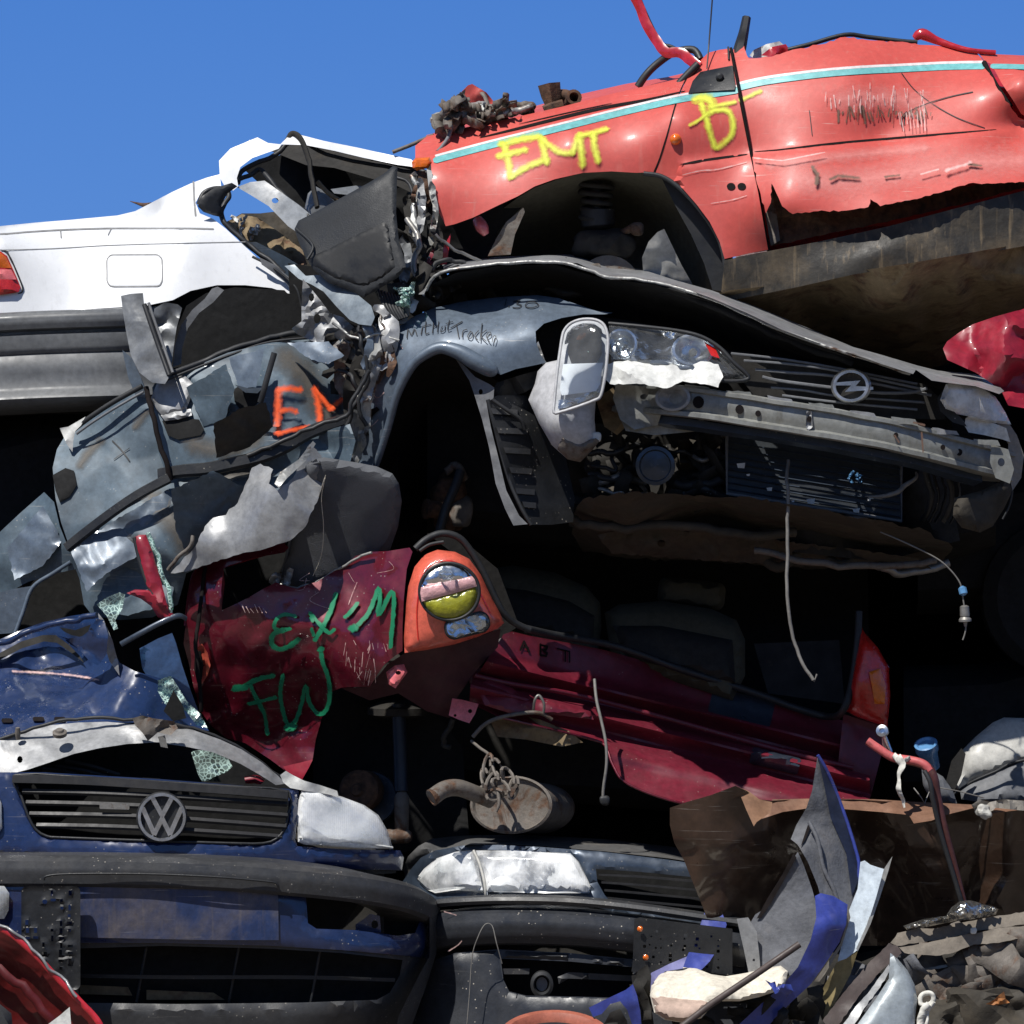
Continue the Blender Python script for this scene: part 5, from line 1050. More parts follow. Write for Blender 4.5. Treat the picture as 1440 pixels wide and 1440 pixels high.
sheet('dent_flap', [(330, 541), (350, 546), (370, 545), (362, 553), (345, 552)], flat(.1), M['silver_dk'], fd, step=5)
for pts_, d_, gx_, gy_, m_ in (([(322, 503), (372, 490), (366, 522), (360, 545), (336, 546)], .165, .05, -.10, 'silver'), ([(404, 482), (462, 480), (484, 500), (462, 512), (438, 506)], .20, -.10, -.10, 'silver'),
        ([(300, 596), (340, 574), (374, 566), (384, 600), (352, 628), (304, 644)], .12, .10, .12, 'undertray'), ([(262, 545), (318, 512), (330, 548), (316, 590), (286, 600)], .17, -.08, .03, 'flank')):
    sheet('skin_fold', pts_, flat(d_ - .03, gx=gx_, gy=gy_, x0=sum(q[0] for q in pts_) / len(pts_), y0=sum(q[1] for q in pts_) / len(pts_), amp=.012, scale=24), M[m_], fd, step=5, jag=1.0)  # silver overlays put the light on these facets into the colour
tube('wiper_strip', [(386, 496, .10), (379, 520, .10), (372, 545, .10), (366, 566, .11)], .0085, M['rubber'], T, flatten=.5)
ribbon('grime_film', [([(400, 500), (430, 530), (450, 570), (480, 590)], 60), ([(270, 625), (320, 632), (360, 615)], 44), ([(300, 560), (340, 590), (370, 600)], 30)], Sd, M['brownfilm'], fd, off=.005)
ribbon('painted_marking', [([(391, 549), (391, 570), (390, 590), (391, 609)], 10), ([(391, 549), (406, 546), (423, 548)], 8), ([(394, 578), (406, 576), (417, 579)], 7), ([(391, 610), (412, 604), (436, 600)], 6)], Sd, M['orange'], fd, off=.02)
ribbon('painted_marking', [([(443, 546), (447, 565), (450, 592)], 10), ([(445, 548), (455, 562), (465, 574)], 8), ([(465, 575), (475, 566), (487, 558)], 7)], Sd, M['orange'], fd, off=.022)
# rear door
Sd2 = Surf([(75, 650, .30), (110, 600, .34), (200, 548, .28), (235, 660, .19), (160, 712, .18), (95, 762, .22), (150, 640, .23), (90, 700, .25)], amp=.03, scale=95, seed=18, fine=.008)
d2 = sheet('rear_door', [(74, 658), (80, 632), (92, 612), (112, 598), (150, 575), (182, 556), (202, 548), (210, 560), (216, 590), (226, 625), (236, 655), (230, 670), (196, 690), (160, 712), (125, 738), (96, 764), (86, 735), (78, 700)], Sd2, M['flank'], T, step=5, angle=28)
tube('door_edge_trim', [(104, 604, .30), (125, 588, .28), (160, 565, .26), (200, 543, .24)], .008, M['rubber'], T)
tube('door_edge_trim', [(108, 610, .28), (130, 594, .26), (165, 572, .24), (202, 551, .22)], .004, M['liner'], T)
sheet('handle_recess', [(74, 668), (92, 658), (104, 662), (108, 682), (98, 698), (84, 706), (78, 690)], Sd2, M['black'], d2, off=.008, step=6, bulge=.006, brad=5)
ribbon('scrape_marks', [([(112, 655), (125, 635), (142, 620)], 20), ([(190, 600), (205, 580)], 18)], Sd2, M['brownfilm'], d2, off=.004)
ribbon('scrape_marks', [([(158, 620), (170, 632), (182, 648)], 2.5), ([(160, 646), (182, 630)], 1.5)], Sd2, M['ink'], d2, off=.004)
tube('door_gap', [(206, 545, .22), (214, 580, .17), (222, 615, .15), (236, 658, .13), (240, 676, .13)], .008, M['seam'], T, wob=.004)
sweep('door_trim_strip', [(94, 770, .17), (125, 745, .15), (165, 715, .13), (200, 692, .12), (238, 672, .12)], [(0, .014), (.01, .012), (.014, -.01), (0, -.016)], M['plastic'], T)
sheet('torn_white_corner', [(84, 602), (96, 600), (110, 592), (120, 586), (114, 598), (106, 606), (103, 620), (102, 636), (94, 625)], flat(.28, amp=.012, scale=12), M['wplastic'], T, step=5)
# lower flank, sill, torn flap
Sq = Surf([(0, 745, .42), (60, 700, .40), (100, 770, .26), (235, 690, .18), (365, 645, .16), (440, 630, .14), (425, 720, .10), (300, 780, .16), (240, 860, .24), (130, 850, .26), (0, 840, .42), (180, 770, .17), (300, 700, .12), (120, 800, .25)], amp=.07, scale=92, seed=28, fine=.012)
sheet('lower_flank', [(96, 772), (125, 748), (165, 718), (205, 694), (238, 676), (262, 662), (300, 660), (362, 648), (404, 626), (436, 616), (470, 602), (492, 596), (500, 620), (490, 660), (440, 700), (400, 745), (340, 770), (300, 790), (262, 806), (250, 850), (215, 868), (170, 872), (130, 866), (118, 850), (112, 815)], Sq, M['flank'], T, step=5, angle=28)
sheet('rear_quarter', [(-120, 780), (-40, 770), (0, 748), (30, 720), (62, 692), (76, 706), (84, 740), (96, 770), (108, 800), (80, 806), (40, 818), (10, 834), (-40, 846), (-120, 850)], Sq, M['flank'], T, step=6, angle=28)
sheet('quarter_lower_piece', [(-120, 842), (-20, 838), (20, 828), (45, 824), (40, 845), (28, 868), (20, 890), (-120, 900)], flat(.30, amp=.012, scale=40), M['silver'], T, step=8)
tube('wheel_arch_rim', [(18, 900, .3), (32, 862, .3), (46, 826, .3), (75, 806, .29), (100, 790, .27)], .006, M['silver'], T)
sheet('arch_interior', [(10, 900), (30, 840), (60, 800), (110, 785), (125, 850), (130, 900)], flat(.55), M['black'], T, step=16)
Sfl = Surf([(245, 800, .12), (290, 740, .06), (340, 690, .05), (360, 640, .06), (435, 622, .05), (440, 660, .06), (425, 730, .0), (330, 775, .03), (400, 680, -.02), (300, 770, .02)], amp=.035, scale=55, seed=31, fine=.008)
sheet('torn_sill_flap', [(240, 806), (256, 788), (275, 768), (288, 740), (300, 728), (318, 724), (322, 716), (330, 712), (342, 690), (350, 672), (354, 658), (366, 652), (384, 660), (378, 680), (390, 690), (412, 672), (426, 640), (436, 624), (452, 640), (456, 665), (448, 700), (430, 740), (408, 760), (372, 772), (335, 780), (300, 790), (262, 804)], Sfl, M['silver_lt'], T, step=6, jag=1.2)
sheet('sill_strip', [(386, 680), (394, 664), (420, 646), (440, 620), (444, 624), (430, 648), (404, 672), (392, 686)], Sfl, M['torn'], T, off=.02, step=5)
tube('flap_edge', [(236, 802, .1), (252, 786, .08), (268, 764, .06), (272, 752, .06)], .006, M['rustgrey'], T, wob=.008)
for pts_, d_, gx_, gy_, m_ in (([(100, 776), (150, 738), (236, 688), (262, 716), (214, 770), (150, 806), (122, 832)], .14, -.02, -.08, 'silver'), ([(240, 690), (300, 662), (352, 690), (312, 728), (268, 786), (248, 748)], .10, .08, .10, 'flank'),
        ([(150, 812), (216, 776), (250, 800), (240, 850), (180, 866), (132, 852)], .17, .03, -.05, 'flank'), ([(10, 770), (60, 712), (88, 760), (60, 796), (20, 816)], .30, -.06, -.04, 'silver')):
    sheet('skin_fold', pts_, flat(d_, gx=gx_, gy=gy_, x0=sum(q[0] for q in pts_) / len(pts_), y0=sum(q[1] for q in pts_) / len(pts_), amp=.02, scale=34, fine=.006), M[m_], T, step=5, jag=1.2)  # lit facets of the flank painted with the lighter silver
ribbon('dirt_patch', [([(280, 690), (320, 672), (370, 665)], 46), ([(215, 700), (240, 730), (262, 770)], 50), ([(150, 770), (200, 760)], 30)], Sq, M['brownfilm'], T, off=.006)
# window opening pillars
sheet('window_void', [(232, 520), (245, 470), (262, 430), (290, 412), (330, 404), (400, 408), (430, 440), (440, 470), (330, 500)], flat(.42), M['black'], T, step=18)
Spl = Surf([(170, 415, .24), (200, 412, .22), (237, 525, .16), (190, 515, .2), (178, 460, .22)], amp=.012, scale=30, seed=3)
sheet('bent_window_frame', [(170, 416), (184, 413), (201, 412), (203, 430), (210, 452), (222, 482), (232, 512), (238, 530), (232, 540), (214, 538), (196, 524), (184, 500), (178, 470), (173, 440)], Spl, M['pillar'], T, step=6, thick=.02, label='bent grey window pillar standing upright')
tube('pillar_seal', [(203, 428, .2), (213, 458, .18), (225, 492, .16), (238, 528, .13)], .007, M['rubber'], T)
tube('pillar_seal', [(209, 426, .21), (219, 456, .19), (231, 490, .17), (243, 524, .14)], .0045, M['liner'], T)
sheet('second_pillar', [(217, 434), (232, 425), (250, 428), (256, 433), (248, 462), (244, 490), (241, 518), (230, 495), (221, 465), (216, 448)], flat(.27, amp=.02, scale=18), M['pillar'], T, step=5)
sheet('seat_belt_cover', [(298, 406), (306, 403), (315, 408), (300, 425), (280, 440), (264, 462), (256, 490), (255, 512), (243, 516), (246, 485), (254, 458), (270, 436), (288, 420)], flat(.30, amp=.01, scale=20), M['liner'], T, step=6)
sheet('side_skin_fold', [(172, 492), (186, 504), (200, 535), (206, 550), (204, 560), (190, 555), (180, 530)], flat(.26), M['silver'], T, step=6)
tube('steering_wheel_rim', [(345, 482, .55), (360, 462, .55), (385, 445, .55), (415, 440, .55), (440, 450, .55)], .016, M['cushion'], T)
tube('window_cord', [(282, 440, .5), (305, 460, .5), (335, 480, .5)], .0015, M['cable'], T, segs=4)
Scp = Surf([(425, 385, .30), (470, 388, .26), (525, 430, .12), (528, 460, .08), (490, 470, .12), (440, 440, .22), (480, 420, .2)], amp=.015, scale=40, seed=9)
sheet('folded_roof_pillar', [(400, 374), (414, 372), (430, 388), (466, 385), (476, 392), (500, 412), (522, 430), (527, 446), (522, 458), (505, 456), (492, 450), (474, 432), (455, 410), (438, 400), (420, 392)], Scp, surf_mat('pale_blue_silver', (.24, .28, .31), metallic=.3, rough=.35, coat=.3, dirt=.3), T, step=5)
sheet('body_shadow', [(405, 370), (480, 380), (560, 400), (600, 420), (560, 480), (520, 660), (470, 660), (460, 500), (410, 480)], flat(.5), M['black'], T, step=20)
sheet('pillar_bracket', [(426, 392), (436, 404), (452, 424), (464, 440), (482, 446), (500, 462), (506, 470), (495, 482), (470, 486), (440, 480), (418, 470), (410, 462), (424, 452), (424, 425)], flat(.26, amp=.04, scale=22, fine=.012), M['silver_lt'], T, step=5, holes=[circ(446, 448, 5, 7, 10), circ(438, 418, 4, 6, 8)])
for k_, (q_, w_, m_) in enumerate((([(520, 455, .12), (528, 500, .12), (514, 555, .14), (508, 610, .17), (498, 650, .2)], 16, 'torn'), ([(540, 440, .16), (545, 475, .12), (532, 520, .12)], 22, 'silver_lt'), ([(556, 450, .18), (548, 490, .13), (530, 540, .13)], 12, 'rust'),
        ([(500, 460, .16), (508, 500, .16), (498, 545, .18), (492, 590, .2)], 20, 'gloom'), ([(515, 450, .13), (520, 480, .12), (512, 520, .13)], 10, 'silver'), ([(488, 480, .2), (478, 520, .22), (486, 560, .22)], 15, 'rustgrey'),
        ([(560, 425, .2), (550, 455, .16), (556, 480, .13)], 13, 'torn'), ([(535, 500, .12), (520, 545, .13), (506, 590, .16)], 9, 'silver_lt'), ([(508, 560, .15), (500, 600, .17), (490, 640, .2)], 12, 'pillar'), ([(575, 410, .25), (568, 435, .2), (560, 455, .16)], 14, 'grime'),
        ([(470, 470, .22), (490, 476, .18), (515, 470, .14)], 12, 'silver_lt'), ([(480, 500, .2), (500, 520, .16), (520, 525, .14)], 8, 'gloom'), ([(500, 640, .18), (494, 665, .2), (486, 690, .22)], 12, 'torn'), ([(566, 400, .3), (585, 412, .26), (578, 440, .2)], 9, 'wplastic'),
        ([(540, 470, .14), (552, 500, .12), (545, 530, .13)], 9, 'rust'), ([(525, 430, .16), (545, 445, .16), (550, 470, .15)], 10, 'silver_lt'))):
    strip('torn_strip', q_, w_ * 1.25, M[m_], T, seed=k_ + 30, amp=.03, scale=26)
shards('torn_metal', [(478, 450), (540, 430), (560, 450), (530, 500), (512, 560), (500, 640), (480, 650), (486, 560), (470, 500)], 16, 16, .24, M['torn'], T, seed=12, spread=.04)
shards('black_shreds', [(460, 480), (560, 440), (520, 560), (490, 620)], 30, 26, .28, M['gloom'], T, seed=15, spread=.05)
for k_, q_ in enumerate(([(470, 455, .15), (500, 478, .13), (530, 470, .12), (560, 480, .12)], [(510, 440, .14), (505, 480, .12), (520, 520, .12), (505, 560, .13), (512, 600, .14)], [(540, 420, .18), (536, 450, .14), (548, 480, .12), (540, 510, .12)], [(476, 520, .18), (498, 530, .15), (505, 560, .14), (488, 600, .16)])):
    tube('loose_cable', q_, .004 + .002 * (k_ % 2), M['rubber' if k_ % 2 else 'torn'], T, wob=.012)
for k_ in range(7):
    tube('seal_strip', [(532 + k_ * 4.5, 408 + k_ * 1.5, .2), (540 + k_ * 4.5, 430 + k_, .16), (552 + k_ * 3.5, 452 - k_, .15)], .005, M['rubber'], T)
shards('glass_crumbs', [(558, 398), (585, 402), (578, 436), (564, 428)], 22, 9, .15, M['crackle'], T, seed=17, spread=.02)
tube('door_seal', [(510, 380, .3), (528, 405, .22), (540, 425, .18), (556, 442, .16), (566, 446, .16)], .008, M['rubber'], T)
tube('sill_seal', [(350, 640, .1), (400, 618, .1), (440, 600, .1), (480, 588, .1), (498, 560, .1), (520, 520, .1)], .006, M['rubber'], T, wob=.01)
body_mass('body_shell', T, [(x, yt, yb, .62, 1.9) for x, yt, yb in ((-200, 640, 880), (-40, 600, 880), (60, 570, 880), (200, 560, 860), (330, 520, 800), (450, 500, 780), (560, 500, 780))], M['black'], 7)

# ================================================================== seat cushion
T = thing('seat_cushion', W(490, 830, .2), 'loose grey cloth seat back stuck upright between the silver flank and the burgundy car', 'seat')
Sc = Surf([(395, 812, .26), (425, 690, .12), (432, 650, .06), (520, 655, .02), (562, 690, .03), (545, 765, .14), (415, 828, .26), (500, 740, .13)])
cs_ = sheet('cushion', [(394, 812), (400, 786), (408, 750), (416, 715), (424, 685), (428, 660), (438, 648), (455, 643), (500, 650), (530, 656), (552, 666), (561, 680), (565, 705), (560, 740), (548, 775), (520, 800), (470, 822), (440, 830), (416, 832)], Sc, M['cushion'], T, bulge=.035, brad=16, thick=.10, step=8)
tube('piping', [(396, 810, .25), (404, 776, .2), (414, 730, .14), (424, 690, .08), (432, 658, .04), (450, 650, .02)], .004, M['cushion'], cs_)
tube('loose_thread', [(446, 705, .03), (458, 668, -.01), (452, 700, .03), (455, 740, .06), (452, 780, .1), (440, 810, .14)], .001, M['foam'], cs_, segs=4)
sheet('side_shell', [(420, 690), (430, 655), (445, 645), (452, 660), (440, 700), (425, 740), (415, 760)], Sc, M['liner'], cs_, off=.03, bulge=.015, brad=12)
# ================================================================== burgundy hatchback
T = thing('burgundy_hatchback', W(750, 1150, 1.2), 'burgundy hatchback with green scrawled letters and a round lamp in its orange corner', 'car')
Sg = Surf([(262, 900, .24), (268, 830, .22), (300, 785, .22), (400, 765, .20), (270, 960, .26), (300, 1030, .30), (425, 1095, .26), (440, 1010, .24), (470, 970, .14), (560, 930, .0), (570, 775, .02), (480, 795, .10), (415, 828, .13),
           (340, 845, .15), (380, 900, .13), (340, 980, .22), (500, 870, .04), (455, 880, .07), (430, 960, .17), (520, 940, .02)], amp=.055, scale=78, seed=46, fine=.012)
sp_ = sheet('side_panel', [(258, 905), (262, 870), (267, 835), (275, 806), (285, 792), (300, 784), (340, 774), (400, 764), (406, 770), (400, 777), (360, 784), (322, 795), (314, 800), (311, 830), (312, 858), (330, 850), (350, 840), (370, 828), (388, 819), (402, 824), (418, 828), (432, 822), (446, 818), (465, 806), (485, 795), (500, 782), (520, 776), (545, 775), (576, 770), (580, 776), (572, 800),
      (568, 840), (566, 880), (566, 915), (552, 925), (540, 935), (530, 950), (520, 966), (500, 966), (480, 967), (468, 972), (463, 985), (452, 1012), (444, 1040), (440, 1066), (424, 1097), (414, 1090), (400, 1083), (380, 1068), (345, 1045), (318, 1038), (298, 1022), (282, 1000), (272, 965), (266, 935)], Sg, M['burg'], T, step=7)
sheet('lower_tip', [(398, 1078), (440, 1068), (434, 1080), (424, 1098), (408, 1092)], Sg, M['crimson'], T, off=.01)
tube('window_frame', [(262, 880, .24), (268, 832, .26), (276, 804, .27), (300, 785, .28), (340, 772, .27), (402, 760, .26)], .008, M['crimson'], T, segs=8)
tube('window_frame', [(300, 870, .22), (304, 830, .24), (308, 800, .25), (330, 790, .26), (400, 770, .25)], .009, M['crimson'], T)
sheet('window_post', [(300, 872), (296, 860), (300, 830), (308, 808), (314, 800), (316, 820), (312, 855), (308, 868)], flat(.19), M['crimson'], T, step=5)
sheet('window_void', [(262, 900), (290, 820), (330, 785), (420, 765), (430, 830), (330, 870)], flat(.55), M['black'], T, step=20)
tube('door_gap', [(290, 800, .2), (284, 830, .18), (279, 870, .15), (276, 905, .13), (279, 950, .12), (284, 1000, .13)], .006, M['seam'], T, wob=.006)
sheet('hinge_cavity', [(276, 912), (284, 905), (292, 918), (296, 935), (292, 950), (284, 962), (278, 950), (274, 930)], Sg, M['coral'], sp_, off=.012, step=5, bulge=-.012, brad=8)
sheet('hinge_hole', [(274, 918), (282, 915), (286, 932), (284, 955), (277, 960), (273, 940)], Sg, M['seam'], sp_, off=.016, step=5)
ribbon('painted_marking', [([(415, 866), (400, 864), (388, 872), (386, 884), (398, 886), (408, 884)], 6), ([(398, 886), (384, 892), (382, 906), (393, 913), (408, 908), (420, 899)], 8), ([(438, 868), (440, 873)], 6), ([(438, 884), (441, 894)], 5)], Sg, M['green'], sp_, off=.012)
ribbon('painted_marking', [([(472, 835), (466, 855), (455, 880), (443, 900)], 7), ([(436, 862), (448, 876), (462, 890), (470, 885)], 6), ([(485, 868), (495, 858), (502, 848)], 6)], Sg, M['green'], sp_, off=.012)
ribbon('painted_marking', [([(497, 884), (506, 876), (518, 862), (527, 842), (533, 826), (534, 845), (531, 866), (538, 856), (546, 840), (553, 832), (553, 860), (549, 910)], 6.5), ([(494, 884), (500, 882)], 11)], Sg, M['green'], sp_, off=.012)
ribbon('painted_marking', [([(328, 970), (345, 964), (360, 956), (385, 950)], 7), ([(330, 968), (346, 966)], 10), ([(352, 964), (362, 985), (372, 1005), (376, 1032)], 6.5), ([(350, 990), (368, 986), (388, 981)], 6)], Sg, M['green'], sp_, off=.012)
ribbon('painted_marking', [([(398, 950), (394, 975), (398, 1000), (406, 1022), (416, 1012), (424, 990), (430, 964), (434, 985), (444, 1002), (456, 1002), (463, 985), (462, 955), (453, 930), (451, 912)], 6.5), ([(403, 1023), (412, 1022)], 12), ([(449, 914), (453, 912)], 8)], Sg, M['green'], sp_, off=.012)
rp = random.Random(9)
ribbon('scratches', [([(x, y), (x + rp.uniform(-16, 16), y + rp.uniform(4, 20)), (x + rp.uniform(-20, 20), y + rp.uniform(10, 34))], rp.uniform(.7, 1.3)) for x, y in [(rp.uniform(430, 560), rp.uniform(785, 840)) for _ in range(6)]]
       + [([(x, y), (x + rp.uniform(-6, 6), y + rp.uniform(6, 22))], rp.uniform(.7, 1.8)) for x, y in [(rp.uniform(485, 545), rp.uniform(900, 945)) for _ in range(24)]] + [([(340 + i * 6, 850 + (i % 3) * 3), (345 + i * 6, 862)], 1.6) for i in range(6)], Sg, M['scrape_w'], sp_, off=.005)
tube('torn_top_edge', [(388, 820, .2), (402, 822, .19), (418, 828, .18), (432, 823, .17), (447, 818, .15), (466, 806, .12), (485, 795, .1), (502, 784, .08), (522, 777, .05)], .004, M['torn'], sp_, wob=.008)
shards('torn_edge_bits', [(385, 812), (405, 812), (410, 835), (390, 830)], 12, 12, .17, M['torn'], T, seed=6, spread=.02)
# tail lamp corner
Stl = Surf([(572, 918, .0), (570, 860, -.0), (590, 785, .02), (640, 775, .02), (708, 875, .06), (640, 905, -.02), (630, 840, -.05), (665, 795, .03), (600, 840, -.035)])
pl = [(569, 918), (568, 895), (570, 860), (574, 825), (583, 797), (597, 780), (615, 773), (640, 776), (660, 786), (676, 808), (692, 842), (704, 864), (709, 876), (700, 884), (670, 896), (640, 906), (600, 914)]
tlp = sheet('tail_lamp_corner', pl, Stl, M['coral'], T, bulge=.03, brad=22, thick=.02, step=7, off=-.01, label='orange red lamp corner with a round tail lamp and a reversing lamp')
ribbon('moulding_groove', [([(588, 900), (586, 860), (592, 815), (606, 793), (630, 788), (652, 798), (672, 828), (690, 862)], 1.5)], Stl, M['tailred'], tlp, off=.022)
rim = tube('lamp_rim', [(a, b, -.085) for a, b in circ(632, 832, 42, 40, 20, 10)], .005, M['plastic'], tlp, closed=True, n=3)
Sln = flat(-.078, gx=.02, x0=632)
def cseg(cx, cy, r, a0, a1, k=18): return [(cx + r * math.cos(math.radians(a0 + (a1 - a0) * i / k)), cy + r * math.sin(math.radians(a0 + (a1 - a0) * i / k))) for i in range(k + 1)]
sheet('clear_segment', cseg(632, 832, 40, 188, 348), Sln, M['chrome'], tlp, bulge=.018, brad=26, step=5, off=.0, thick=.01)
lathe('lamp_bulb', W(628, 808, -.10), (0, -1, 0), [(.004, 0), (.024, .004), (.02, .016), (.008, .024)], M['lens_clear'], tlp, 18, squash=(1, .8))
sheet('pale_segment', [(591, 834), (592, 826), (630, 818), (664, 810), (670, 812), (672, 824), (640, 834), (593, 846)], Sln, M['band'], tlp, off=.014, bulge=.006, brad=6, step=5, thick=.01)
sheet('yellow_segment', cseg(632, 832, 40, -14, 164), Sln, M['olivelens'], tlp, bulge=.02, brad=26, step=5, thick=.01, off=.002)
ro = rrect(626, 866, 688, 893, 12, 5, -14)
sheet('reversing_lamp', ro, flat(-.04, gx=.06, x0=650, amp=.012, scale=14), M['chrome'], tlp, step=4, off=.012)
sheet('reversing_glass', ro, flat(-.04, gx=.06, x0=650), M['lens_clear'], tlp, off=.028, bulge=.008, brad=8, step=5)
tube('reversing_rim', [(a, b, -.058 + (a - 650) * .0006) for a, b in ro], .004, M['plastic'], tlp, closed=True, n=2)
tube('hatch_seal', [(584, 772, .03), (600, 758, .04), (622, 750, .05), (645, 756, .06), (662, 775, .07), (680, 806, .08), (697, 842, .09), (708, 862, .10), (724, 876, .12), (745, 886, .14)], .010, M['rubber'], T)
tube('hatch_seal', [(590, 775, .02), (604, 766, .03), (624, 762, .03)], .005, M['rubber'], T)
sheet('hatch_side_wall', [(600, 750), (640, 750), (700, 800), (730, 880), (700, 900), (640, 780)], flat(.2, gx=.1, x0=600), M['gloom'], T)
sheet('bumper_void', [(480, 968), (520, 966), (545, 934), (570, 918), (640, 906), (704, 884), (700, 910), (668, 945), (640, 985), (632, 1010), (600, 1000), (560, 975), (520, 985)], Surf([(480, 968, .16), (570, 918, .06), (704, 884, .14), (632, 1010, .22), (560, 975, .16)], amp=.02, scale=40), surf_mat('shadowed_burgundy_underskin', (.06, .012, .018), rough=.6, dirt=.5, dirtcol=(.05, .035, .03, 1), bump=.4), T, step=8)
sheet('bumper_tab', [(543, 945), (555, 936), (568, 934), (573, 945), (566, 955), (556, 968), (546, 962)], flat(.05, amp=.01, scale=10), M['tailpink'], T, bulge=.01, brad=6, step=4, holes=[circ(560, 946, 4, 3, 8)])
# rear wheel arch with damper
sheet('arch_interior', [(440, 1070), (455, 1010), (470, 972), (520, 970), (560, 975), (620, 1010), (650, 1050), (660, 1180), (560, 1200), (440, 1200)], flat(.50, amp=.04, scale=60), M['black'], T, step=16)
lathe('spring_seat', W(560, 995, .42), (0, 0, 1), [(.05, -.03), (.09, -.02), (.09, .0), (.05, .02)], M['gloom'], T, 24)
dm = tube('damper', [(560, 990, .36), (563, 1060, .35), (564, 1112, .34)], .020, surf_mat('dark_blue_damper', (.012, .02, .035), rough=.35, dirt=.2), T, segs=16, curve=False)
lathe('damper_body', W(565, 1165, .34), (0, 0, 1), [(.008, -.02), (.018, -.015), (.021, .0), (.022, .09), (.014, .105), (.008, .11)], M['rustgrey'], dm, 18)
lathe('damper_bush', W(560, 1176, .33), (1, -.2, 0), [(.012, -.04), (.02, -.035), (.022, .0), (.02, .03), (.012, .04)], M['rustgrey'], dm, 16)
lathe('brake_drum', W(512, 1112, .42), (-.3, -1, .1), [(.055, -.02), (.06, 0), (.06, .05), (.05, .06), (.02, .06), (.015, .07)], M['rust'], T, 32)
lathe('brake_backplate', W(524, 1122, .46), (-.3, -1, .1), [(.001, -.01), (.075, -.01), (.078, .0), (.075, .01)], M['slate'], T, 32)
# rear panel with pressed ridges
def ridge(x, y):
    t = (y - (918 + (x - 700) * .235)); s = 0
    for c_, w_, a_ in ((16, 7, -.045), (38, 8, .05), (56, 7, -.045), (78, 10, .045), (104, 9, -.02)): s += a_ * math.exp(-((t - c_) / w_) ** 2)
    return s
Srp = Surf([(712, 888, .22), (850, 912, .46), (1050, 975, .54), (1215, 1020, .55), (640, 980, .14), (760, 1020, .19), (835, 1040, .26), (880, 1105, .19), (960, 1130, .17), (1140, 1130, .27), (1000, 1040, .42), (680, 940, .16), (800, 960, .36), (950, 1000, .48)], amp=.006, scale=60, seed=14, extra=ridge)
rp_ = sheet('rear_panel', [(708, 892), (720, 888), (745, 894), (800, 904), (850, 914), (900, 928), (950, 946), (1050, 978), (1120, 997), (1180, 1012), (1216, 1020), (1222, 1060), (1224, 1126), (1140, 1142), (1060, 1142), (960, 1132), (920, 1119), (882, 1104), (866, 1086), (858, 1064), (850, 1048), (833, 1040), (800, 1036), (770, 1022), (740, 1016), (700, 1008), (672, 994), (660, 985), (662, 962), (672, 948), (690, 920), (700, 905)], Srp, M['burg_in'], T, step=4.2, rot=14)
ribbon('stamped_mark', [([(737, 902), (732, 914)], 3), ([(737, 902), (744, 916)], 3), ([(734, 910), (743, 911)], 2), ([(760, 906), (760, 921)], 3), ([(760, 907), (770, 909), (768, 914), (761, 914), (771, 919), (768, 923), (760, 921)], 3), ([(784, 912), (800, 916)], 2), ([(795, 916), (795, 930)], 2), ([(801, 916), (801, 931)], 2)], Srp, M['seam'], rp_, off=.004, curve=False)
tube('opening_seal', [(740, 884, .22), (780, 893, .33), (850, 905, .43), (900, 920, .46), (960, 942, .48), (1060, 974, .5), (1120, 996, .5), (1165, 1008, .48), (1185, 1000, .32), (1198, 960, .34), (1206, 900, .36), (1208, 860, .38)], .011, M['rubber'], T)
sheet('light_recess', rrect(998, 976, 1088, 1012, 3, 2, 14), Srp, M['slate'], rp_, off=-.0, bulge=.004, brad=4)
sheet('light_recess', rrect(1055, 1058, 1125, 1082, 3, 2, 14), Srp, M['slate'], rp_, off=.012, bulge=.004, brad=4)
tube('pressed_ridge', [(668, 950, .17), (720, 962, .2), (800, 975, .31), (900, 1000, .40), (1000, 1028, .41), (1100, 1056, .40), (1200, 1080, .40)], .007, M['burg_in'], rp_, flatten=.6)
tube('pressed_ridge', [(700, 1008, .14), (760, 1022, .15), (833, 1040, .25), (852, 1050, .24), (862, 1076, .21), (884, 1103, .18), (960, 1130, .16), (1060, 1142, .2)], .004, M['burg'], rp_)
lump('crushed_corner', W(676, 955, .24), (.05, .05, .05), M['burg_in'], T, seed=6, rough=.5)
sheet('reinforcement', [(668, 962), (690, 955), (722, 968), (735, 982), (770, 985), (830, 1000), (835, 1012), (780, 1005), (720, 1004), (682, 992)], flat(.16, gx=.06, x0=700, gy=-.1, y0=980, amp=.012, scale=25), M['burg_in'], T, bulge=.012, brad=8, step=6)
sheet('towing_bracket', [(636, 982), (650, 984), (673, 990), (668, 1004), (660, 1017), (645, 1012), (631, 1006)], flat(.14, gy=-.1, y0=1000), M['tailpink'], T, holes=[circ(661, 1000, 3, 3, 8), circ(640, 1006, 2, 2, 8)], step=5)
tube('bracket_link', [(640, 1010, .18), (628, 1030, .2), (622, 1050, .22), (632, 1052, .22)], .008, M['gloom'], T, wob=.01)
tube('bumper_hook', [(665, 1036, .16), (680, 1020, .15), (700, 1010, .14), (735, 1003, .14), (760, 1003, .15), (776, 1012, .16)], .006, M['rustgrey'], T)
sheet('exhaust_shield', [(690, 1015), (710, 1004), (735, 1006), (760, 1012), (800, 1028), (820, 1044), (790, 1050), (740, 1040), (700, 1036)], flat(.22, amp=.03, scale=24), M['underbody'], T, step=6)
tube('lock_catch', [(750, 1002, .16), (752, 985, .14), (758, 978, .14), (765, 990, .14), (764, 1004, .15)], .004, M['steel'], T)
tube('lock_cable', [(836, 955, .18), (839, 985, .15), (846, 1015, .13), (852, 1045, .11), (853, 1075, .1), (849, 1105, .1), (848, 1120, .1)], .0045, M['cable'], T)
